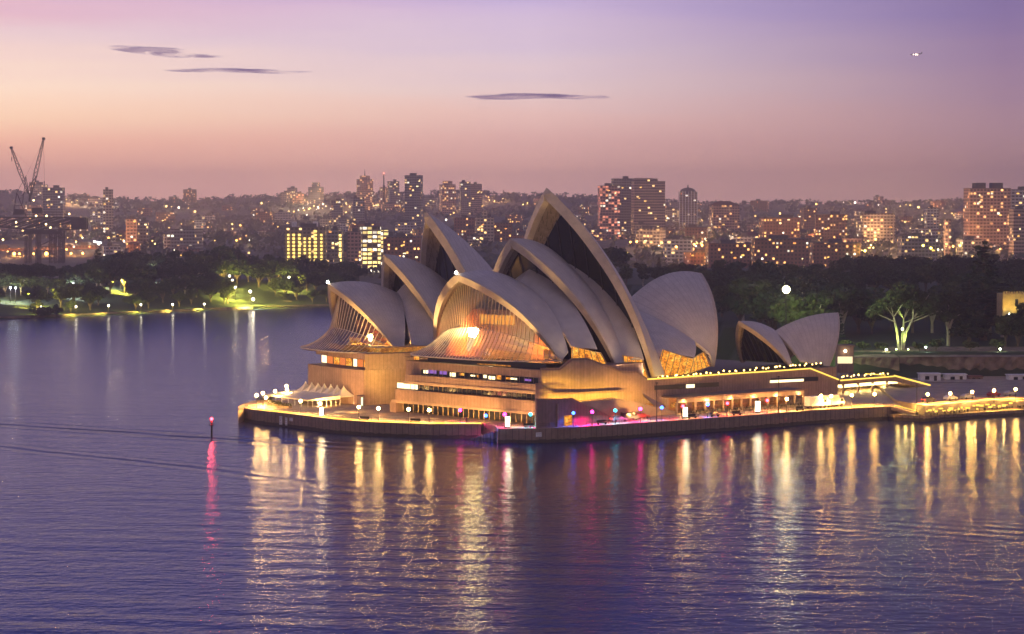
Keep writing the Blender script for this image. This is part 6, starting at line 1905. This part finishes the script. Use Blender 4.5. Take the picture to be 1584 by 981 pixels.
# small street lamps scattered over the slopes
LC = [('warm gold', (1, .58, .14)), ('white', (1, .88, .66)), ('orange', (1, .42, .10)), ('pale yellow', (1, .70, .22))]
LM = []
for nme, c in LC:
    b_ = MB(); b_.tube((0, 0, -6), (0, 0, -.6), .16, .12, 5)
    post = b_.build('street_lamp', [M['steel'], emitter(nme.replace(' ', '_') + '_street_glow', c, 9)])
    b2 = MB(); b2.v, b2.f, b2.mi = [], [], []
    b2.tube((0, 0, -6), (0, 0, -.6), .16, .12, 5, 0); b2.sphere((0, 0, 0), .8, 7, 4, 1)
    o = b2.build('street_lamp', [M['steel'], post.data.materials[1]]); LM.append((nme, o.data))
    bpy.data.objects.remove(post); bpy.data.objects.remove(o)


def tiny(px, py, k, Y=None, s_=1.0):
    """a lamp where the photograph shows a point of light: at the first ground it can stand on"""
    if Y is None:
        best = None
        for Y_ in range(1760, 4300, 40):
            p = AT(px, py, Y_)
            d = p.z - 6 - hgt(p.x, Y_)
            if best is None or abs(d) < best[0]: best = (abs(d), Y_)
            if abs(d) < 1.5: break
        Y = best[1]
    x = (px - CX) / FPX * Y; z = hgt(x, Y) + 6
    if Y < 1700: z = AT(px, py, Y).z
    o = bpy.data.objects.new('street_lamp', LM[k][1]); COL.objects.link(o); o.location = (x, Y, z); o.scale = (s_ * (.35 + .65 * Y / 2600),) * 3
    NB[0] += 1
    if NB[0] % 3 == 0 or k == 2 or px < 165: lamp('POINT', 'lamp_light', (0, -7, 8), (15000 if px > 165 else 34000) * (Y / 2500) ** 2, (1, .50, .20) if k != 1 else (1, .75, .45), None, 1.0).parent = o
    tag(o, f'tiny {LC[k][0]} street lamp on the city slopes', 'street lamp', f'{LC[k][0]} street lamps on the city slopes')


spots = [(5, 336, 0), (12, 388, 0), (5, 372, 3), (28, 335, 1), (104, 308, 0), (112, 312, 3), (120, 310, 0), (136, 313, 1), (150, 314, 0), (128, 366, 1), (105, 366, 0), (118, 372, 0), (146, 372, 1), (153, 376, 1), (180, 313, 1),
         (182, 360, 0), (187, 368, 3), (192, 372, 1), (197, 378, 0), (206, 362, 0), (214, 371, 0), (236, 374, 0), (240, 376, 3), (251, 318, 0), (258, 318, 3), (266, 319, 0), (277, 320, 1), (292, 322, 0), (302, 326, 3), (252, 340, 0), (258, 348, 1),
         (262, 352, 0), (276, 358, 1), (281, 345, 0), (322, 350, 2), (328, 352, 2), (326, 356, 0), (333, 372, 0), (344, 360, 1), (352, 358, 0), (360, 352, 3), (366, 370, 0), (372, 348, 2), (378, 344, 0), (386, 370, 1), (398, 320, 0), (405, 314, 3),
         (412, 366, 0), (424, 346, 2), (430, 349, 0), (447, 326, 3), (455, 328, 0), (462, 324, 1), (471, 326, 0), (480, 322, 0), (486, 318, 3), (492, 320, 1), (499, 322, 0), (505, 318, 0), (512, 322, 1), (520, 318, 0), (527, 322, 3), (536, 315, 0), (541, 320, 0),
         (571, 318, 0), (583, 317, 1), (596, 313, 0), (606, 312, 3), (618, 311, 1), (560, 323, 0), (505, 345, 0), (500, 349, 1), (531, 345, 0), (614, 351, 1), (645, 344, 3), (652, 344, 0), (690, 340, 1), (702, 328, 0), (697, 332, 0), (712, 322, 3), (722, 320, 0), (735, 314, 0), (745, 316, 3), (752, 302, 0), (757, 308, 3),
         (765, 310, 0), (778, 308, 3), (801, 321, 0), (809, 317, 3), (816, 314, 0), (900, 317, 3), (937, 356, 0), (929, 348, 3), (975, 376, 2), (985, 346, 3), (979, 338, 0), (1032, 336, 1), (1042, 325, 0), (1047, 335, 3), (1050, 330, 0), (1057, 335, 0), (1068, 344, 3), (1068, 352, 0), (1068, 360, 3), (1070, 330, 0), (1085, 340, 0),
         (1098, 334, 3), (1019, 378, 1), (1033, 384, 3), (1046, 381, 2), (1055, 376, 2), (1064, 380, 2), (1072, 384, 2), (1078, 378, 2), (1086, 381, 2), (1077, 365, 1), (1114, 371, 1), (1119, 371, 1), (1078, 395, 1), (1105, 402, 1), (1140, 395, 0), (1168, 334, 0), (1197, 352, 0), (1219, 346, 3), (1206, 330, 0), (1224, 330, 1), (1236, 336, 1),
         (1248, 318, 1), (1262, 315, 0), (1304, 312, 1), (1322, 313, 1), (1358, 316, 1), (1370, 322, 3), (1370, 327, 0), (1392, 318, 3), (1401, 316, 0), (1407, 317, 0), (1420, 320, 3), (1425, 333, 0), (1426, 339, 3), (1437, 321, 0), (1435, 345, 0), (1441, 346, 3), (1447, 345, 0), (1461, 330, 0), (1475, 332, 0), (1481, 332, 3),
         (1512, 329, 3), (1513, 351, 3), (1516, 352, 0), (1506, 357, 1), (1245, 352, 3), (1265, 353, 0), (1274, 360, 3), (1278, 360, 3), (1287, 360, 3), (1292, 360, 3), (1290, 372, 1), (1267, 384, 2), (1279, 385, 0), (1310, 380, 2), (1318, 388, 3), (1326, 388, 0), (1333, 386, 3), (1340, 386, 3), (1345, 382, 0), (1347, 378, 3),
         (1365, 386, 1), (1394, 366, 3), (1394, 372, 0), (1395, 386, 0), (1428, 382, 3), (1433, 386, 3), (1440, 380, 3), (1446, 378, 0), (1454, 366, 1), (1474, 380, 2), (1482, 380, 2), (1491, 379, 2), (1490, 370, 2), (1436, 396, 0), (1547, 385, 2), (1572, 371, 1), (1567, 406, 1), (1378, 398, 1), (1296, 393, 3), (1240, 402, 0), (1470, 366, 1), (1354, 370, 0), (1371, 351, 0), (1374, 355, 1), (1353, 340, 3), (1356, 360, 3)]
for px, py, k in spots: tiny(px, py, k, s_=crn.choice((.5, .6, .75, .9, 1.1, 1.5)))
for cx_, cy_, sx_, sy_, n_ in ((485, 317, 34, 6, 26), (560, 318, 26, 5, 16), (600, 314, 16, 3, 8), (735, 315, 26, 5, 12), (1075, 382, 26, 6, 12), (1310, 386, 30, 5, 12), (1435, 382, 14, 7, 10), (1230, 352, 60, 14, 18), (1400, 345, 70, 16, 18), (320, 352, 60, 16, 14)):
    for _ in range(n_): tiny(crn.gauss(cx_, sx_), crn.gauss(cy_, sy_), crn.choice((0, 0, 3, 2, 1)), s_=crn.choice((.45, .6, .8, 1.0)))
# bigger sodium lamps by the docks and in the parks behind the trees: they light the haze and walls round them
def big(px, py, Y, col, e, r, strength, label, name='sodium_lamp'):
    p = AT(px, py, Y); z0 = hgt(p.x, Y)
    if p.z < z0 + 3: p.z = z0 + 3
    o = empty(name, (p.x, Y, z0), label, 'floodlight')
    b_ = MB(); b_.tube((p.x, Y, z0 - 1), (p.x, Y, p.z), .25, .15, 6); b_.build('pole', M['steel'], o)
    b_ = MB(); b_.sphere(p, r, 10, 6); b_.build('lamp_head', emitter('lamp_head_glow', col, strength), o)
    if e and name == 'sodium_lamp' and px < 200: lamp('SPOT', 'light', p + Vector((0, 1.5 * r, .3)), e * .9, col, o, r, R(150), p + Vector((0, 40, 8)), .5)
    elif e: lamp('POINT', 'light', p + Vector((0, -1.5 * r, .3)), e, col, o, r)


SOD = (1, .40, .08)
for px, py, e, r, lab in ((22, 405, 26000, 1.5, 'leftmost orange dock lamp, glowing low left of the crane'), (72, 411, 30000, 1.7, 'bright orange dock lamp right of the crane legs'), (30, 398, 9000, 1.0, 'small orange lamp just above the leftmost dock lamp'),
                     (110, 398, 12000, 1.0, 'orange dock lamp right of the crane'), (128, 392, 9000, 1.0, 'orange dock lamp beside the lit mast'), (103, 386, 8000, .8, 'small orange lamp at the crane right leg'), (168, 368, 9000, .8, 'orange lamp on top of the dock mast'),
                     (172, 393, 10000, .8, 'orange lamp below the dock mast'), (52, 393, 8000, .9, 'orange lamp between the crane legs')):
    big(px, py, 2010, SOD, e * 4, r, 14, lab)
for i, (px, py) in enumerate(((147, 374), (150, 374.5), (153, 375), (156, 375.5))):
    big(px, py, 1900, (.9, .92, 1), 0, .6, 10, f'white dock floodlight, number {("one", "two", "three", "four")[i]} from left in a short row', 'dock_floodlight')
for px, py, lab in ((1074, 378, 'orange street lamp glowing left of the tall thin pole'), (1086, 379, 'orange street lamp glowing right of the tall thin pole'), (1046, 382, 'orange street lamp left end of the glowing road'), (985, 374, 'orange lamp in the trees under the striped tower')):
    big(px, py, 1850, SOD, 16000, .9, 14, lab)
for px, py, lab in ((1428, 380, 'yellow lamp in the glowing trees right of centre'), (1440, 384, 'second yellow lamp in the glowing trees'), (1338, 388, 'yellow lamp on the lit road above the treetops'), (970, 392, 'yellow lamp in the lit tree right of the tallest shell'), (1485, 380, 'yellow lamp on the road at the far right')):
    big(px, py, 1800, (1, .82, .16), 15000, .9, 12, lab)

# ------------------------------------------------------------------ harbour crane
Yc = 1950; K = Yc / FPX
def cp_(px, py, dy=0): return AT(px, py, Yc + dy)


g0 = hgt((68 - CX) / FPX * Yc, Yc)
cr_ = empty('hammerhead_crane', ((68 - CX) / FPX * Yc, Yc, g0), 'dark giant hammerhead crane of lattice steel on the left shore', 'crane')
def lattice(mb, a0, a1, b0, b1, n, w_, depth=8):
    """two chords a0-a1, b0-b1 with zigzag, at front and back"""
    for dy in (-depth / 2, depth / 2):
        o = Vector((0, dy, 0))
        mb.bar(a0 + o, a1 + o, w_); mb.bar(b0 + o, b1 + o, w_)
        for i in range(n):
            u, v_ = i / n, (i + 1) / n
            mb.bar(a0.lerp(a1, u) + o, b0.lerp(b1, u) + o, w_ * .6)
            if i % 2: mb.bar(a0.lerp(a1, u) + o, b0.lerp(b1, v_) + o, w_ * .6)
            else: mb.bar(b0.lerp(b1, u) + o, a0.lerp(a1, v_) + o, w_ * .6)
        mb.bar(a1 + o, b1 + o, w_)
    for i in range(n + 1):
        u = i / n; mb.bar(a0.lerp(a1, u) + Vector((0, -depth / 2, 0)), a0.lerp(a1, u) + Vector((0, depth / 2, 0)), w_ * .5)


s_ = MB(); lattice(s_, cp_(-60, 336), cp_(134, 337), cp_(-60, 344), cp_(58, 357), 10, 1.05, 8); lattice(s_, cp_(58, 337), cp_(134, 337), cp_(58, 357), cp_(134, 354), 4, 1.05, 8)
s_.build('boom', M['steel'], cr_)
s_ = MB(); s_.box(cp_(122, 345.5), (12.5, 9.5, 9.5)); s_.build('counterweight', M['steel'], cr_)
s_ = MB()
for x0, x1 in ((40, 47), (57, 62), (78, 86), (92, 99)):
    lattice(s_, cp_(x0, 357), cp_(x0, 420), cp_(x1, 357), cp_(x1, 420), 6, .85, 6)
lattice(s_, cp_(60, 362), cp_(60, 420), cp_(97, 362), cp_(97, 420), 3, .7, 6)
s_.build('tower', M['steel'], cr_)
s_ = MB(); s_.box(cp_(68, 359.5), (34, 10, 2.5)); s_.build('slewing_ring', M['steel'], cr_)
s_ = MB()
for a, b in (((40, 328), (108, 328)), ((40, 332), (108, 332))): s_.bar(cp_(*a), cp_(*b), .35)
for x in range(40, 110, 6): s_.bar(cp_(x, 328), cp_(x, 337), .35)
s_.build('walkway_rail', M['steel'], cr_)
def jib(base, tip, a_top, label, hook, Yd, machine):
    o = empty('luffing_crane', AT(base[0], base[1], Yd), label, 'crane')
    b0, t0 = AT(*base, Yd), AT(*tip, Yd); s_ = MB()
    d = (t0 - b0).normalized(); nrm = Vector((-d.z, 0, d.x))
    for dy in (-1.2, 1.2):
        q = Vector((0, dy, 0))
        for sg in (-1, 1):
            s_.bar(b0 + q + nrm * sg * .4, b0.lerp(t0, .5) + q + nrm * sg * 1.6, .32); s_.bar(b0.lerp(t0, .5) + q + nrm * sg * 1.6, t0 + q + nrm * sg * .5, .32)
        for i in range(16):
            u = i / 16; w0 = .4 + 1.2 * (1 - abs(u - .5) * 2); v_ = (i + 1) / 16; w1 = .4 + 1.2 * (1 - abs(v_ - .5) * 2); sg = 1 if i % 2 else -1
            s_.bar(b0.lerp(t0, u) + q + nrm * sg * w0, b0.lerp(t0, v_) + q - nrm * sg * w1, .22)
    s_.build('jib', M['steel'], o)
    s_ = MB(); am_ = AT(*a_top, Yd); s_.bar(b0 + Vector((1.5, 0, -2)), am_, .5); s_.bar(b0 + Vector((-6, 0, -2)), am_, .5); s_.bar(am_, b0.lerp(t0, .97), .12); s_.build('backstay_frame', M['steel'], o)
    s_ = MB(); s_.box(AT(machine[0], machine[1], Yd), (9, 5, 5)); s_.build('machine_house', M['steel'], o)
    s_ = MB(); hk = AT(*hook, Yd); s_.tube(t0, Vector((t0.x + .2, t0.y, hk.z + 1.5)), .11, .11, 4); s_.tube((t0.x + .2, t0.y, hk.z + 1.5), (t0.x + .2, t0.y, hk.z - 2), .45, .3, 6); s_.build('hoist_rope', M['steel'], o)
    s_ = MB(); s_.box(t0 + Vector((0, 0, .2)), (2.4, 2.8, 2.2)); s_.build('jib_head', M['steel'], o)


jib((45, 312), (67.5, 215), (40, 273), 'steep lattice crane jib, taller one above the hammerhead crane', (71, 283), 1960, (58, 326))
jib((44, 300), (17.5, 229), (58, 270), 'left-leaning lattice crane jib, shorter one above the hammerhead crane', (17, 246), 1975, (30, 328))
fr_ = empty('derrick_frame', cp_(28, 332), 'pointed dark derrick frame on the hammerhead boom', 'crane')
s_ = MB()
for dy in (-3, 3): s_.bar(cp_(20, 334, dy), cp_(26, 298, 0), .6); s_.bar(cp_(40, 334, dy), cp_(26, 298, 0), .6); s_.bar(cp_(23, 318, dy * .5), cp_(34, 318, dy * .5), .4)
s_.bar(cp_(26, 298), cp_(41, 271), .3); s_.build('frame', M['steel'], fr_)
for i, (px, py) in enumerate(((25, 344), (56, 334), (72, 334), (71, 347), (78, 352), (52, 310), (107, 331))):
    b_ = MB(); p = cp_(px, py, -6); b_.sphere(p, .75, 8, 5); b_.build('work_light', emitter('crane_work_light', (1, .74, .3), 11), cr_)
# dock pylon lit orange
pp = AT(168, 392, 1905); o = empty('dock_mast', (pp.x, 1905, hgt(pp.x, 1905)), 'thin dock mast lit orange right of the crane', 'mast')
s_ = MB(); tp_ = AT(168, 368, 1905); g1 = hgt(pp.x, 1905)
for a in (-1.5, 1.5): s_.bar((pp.x + a, 1905, g1), (tp_.x, 1905, tp_.z), .35)
for k in range(5): u = k / 5; s_.bar((pp.x - 1.5 * (1 - u), 1905, g1 + (tp_.z - g1) * u), (pp.x + 1.5 * (1 - u), 1905, g1 + (tp_.z - g1) * u), .25)
s_.build('lattice', M['steel'], o)

# ------------------------------------------------------------------ sky things: three thin clouds, an aeroplane
cm = MatB('cloud_vapour')
vs = cm.n('ShaderNodeVolumePrincipled')
vs.inputs['Color'].default_value = (.38, .34, .74, 1); cn = cm.noise(cm.coord('Object', (.004, .004, .035)), 1.0, 4, .6); cm.val(vs.inputs['Density'], cm.math('MULTIPLY', cm.math('SUBTRACT', cn, .40, clamp=True), .05)); vs.inputs['Anisotropy'].default_value = .1
cm.l(vs.outputs[0], cm.out.inputs['Volume'])


def cloud(lobes, Y, label):
    mb = MB()
    for (px, py, hw, hh, tilt) in lobes:
        c = AT(px, py, Y); k = Y / FPX; n, m_ = 18, 8; s0 = len(mb.v); rn = random.Random(px)
        ph = [rn.uniform(0, 6) for _ in range(4)]
        for i in range(m_ + 1):
            a = pi * i / m_
            for j in range(n):
                b = 2 * pi * j / n; r_ = 1 + .12 * sin(3 * b + ph[0]) + .08 * sin(5 * b + ph[1])
                x, y, z = sin(a) * cos(b) * hw * k * r_, sin(a) * sin(b) * hw * k * .55 * r_, cos(a) * hh * 1.25 * k
                mb.v.append(c + Vector((x, y, z - tilt * x)))
        for i in range(m_):
            for j in range(n):
                j2 = (j + 1) % n
                mb.f.append((s0 + i * n + j, s0 + (i + 1) * n + j, s0 + (i + 1) * n + j2, s0 + i * n + j2)); mb.mi.append(0)
    o = mb.build('cloud', cm.m, smooth=True, org=AT(lobes[0][0], lobes[0][1], Y))
    tag(o, label, 'cloud', 'thin clouds over the city')


cloud([(205, 76, 40, 4.2, .06), (240, 80, 58, 4.6, .08), (262, 84, 38, 4.0, .06), (300, 86, 45, 2.2, .05), (228, 75.5, 60, 1.6, .01)], 14000, 'short thick purple cloud, highest of the dark ones at upper left')
cloud([(300, 109, 48, 1.9, .0), (360, 109, 62, 2.2, .03), (410, 110.5, 44, 2.6, .03), (452, 111.5, 30, 1.3, .0)], 14300, 'long flat purple cloud below the short thick one')
cloud([(770, 149, 56, 2.0, -.01), (825, 148.5, 72, 3.0, .01), (880, 150, 58, 2.6, .03), (915, 150.5, 28, 2.8, .0), (790, 152, 50, 1.5, -.02)], 14600, 'thin purple cloud alone in the middle of the sky')

pl = AT(1417, 84, 6500)
ao = empty('aeroplane', pl, 'small aeroplane with landing lights on, high at right', 'aeroplane')
b_ = MB(); b_.tube(pl + Vector((-13, 0, -.8)), pl + Vector((11, 0, .6)), 1.9, 1.7, 10); b_.tube(pl + Vector((-17, 0, -1.1)), pl + Vector((-13, 0, -.8)), .5, 1.9, 10); b_.tube(pl + Vector((11, 0, .6)), pl + Vector((18, 0, 1.8)), 1.7, .4, 10)
b_.build('fuselage', M['white'], ao)
for sgn in (-1, 1):
    b_ = MB(); q = [pl + Vector(v_) for v_ in ((-3, 0, -.6), (4, 0, -.4), (10, 16 * sgn, 1.4), (7, 16 * sgn, 1.4))]
    b_.quad(*q); b_.quad(*[p + Vector((0, 0, .5)) for p in q]); b_.quad(q[0], q[3], q[3] + Vector((0, 0, .5)), q[0] + Vector((0, 0, .5))); b_.build('wing', M['white'], ao)
b_ = MB(); b_.quad(*[pl + Vector(v_) for v_ in ((12, 0, 1.5), (17, 0, 2), (19, 0, 7), (16.5, 0, 7))]); b_.build('tail_fin', M['white'], ao)
for dx, dy, r_ in ((-8, -1.5, 1.5), (-1, -2, 2.2), (3, -2.5, 2.2)):
    b_ = MB(); b_.sphere(pl + Vector((dx, dy, -.8)), r_, 8, 5); b_.build('landing_light', emitter('landing_light_glow', (1, .82, .58), 5), ao)

# ------------------------------------------------------------------ haze: one closed box of even pale air
hb = MB(); hb.box((0, 3000, 80), (8600, 7600, 170))
hz = hb.build('haze', [])
hm = MatB('haze_air'); hv = hm.n('ShaderNodeVolumePrincipled')
hv.inputs['Color'].default_value = (.95, .86, .86, 1); hv.inputs['Density'].default_value = .000185; hv.inputs["Anisotropy"].default_value = .7
hm.l(hv.outputs[0], hm.out.inputs['Volume'])
hz.data.materials.append(hm.m)
tag(hz, 'pale dusk haze over the harbour and city', None, None, 'stuff')
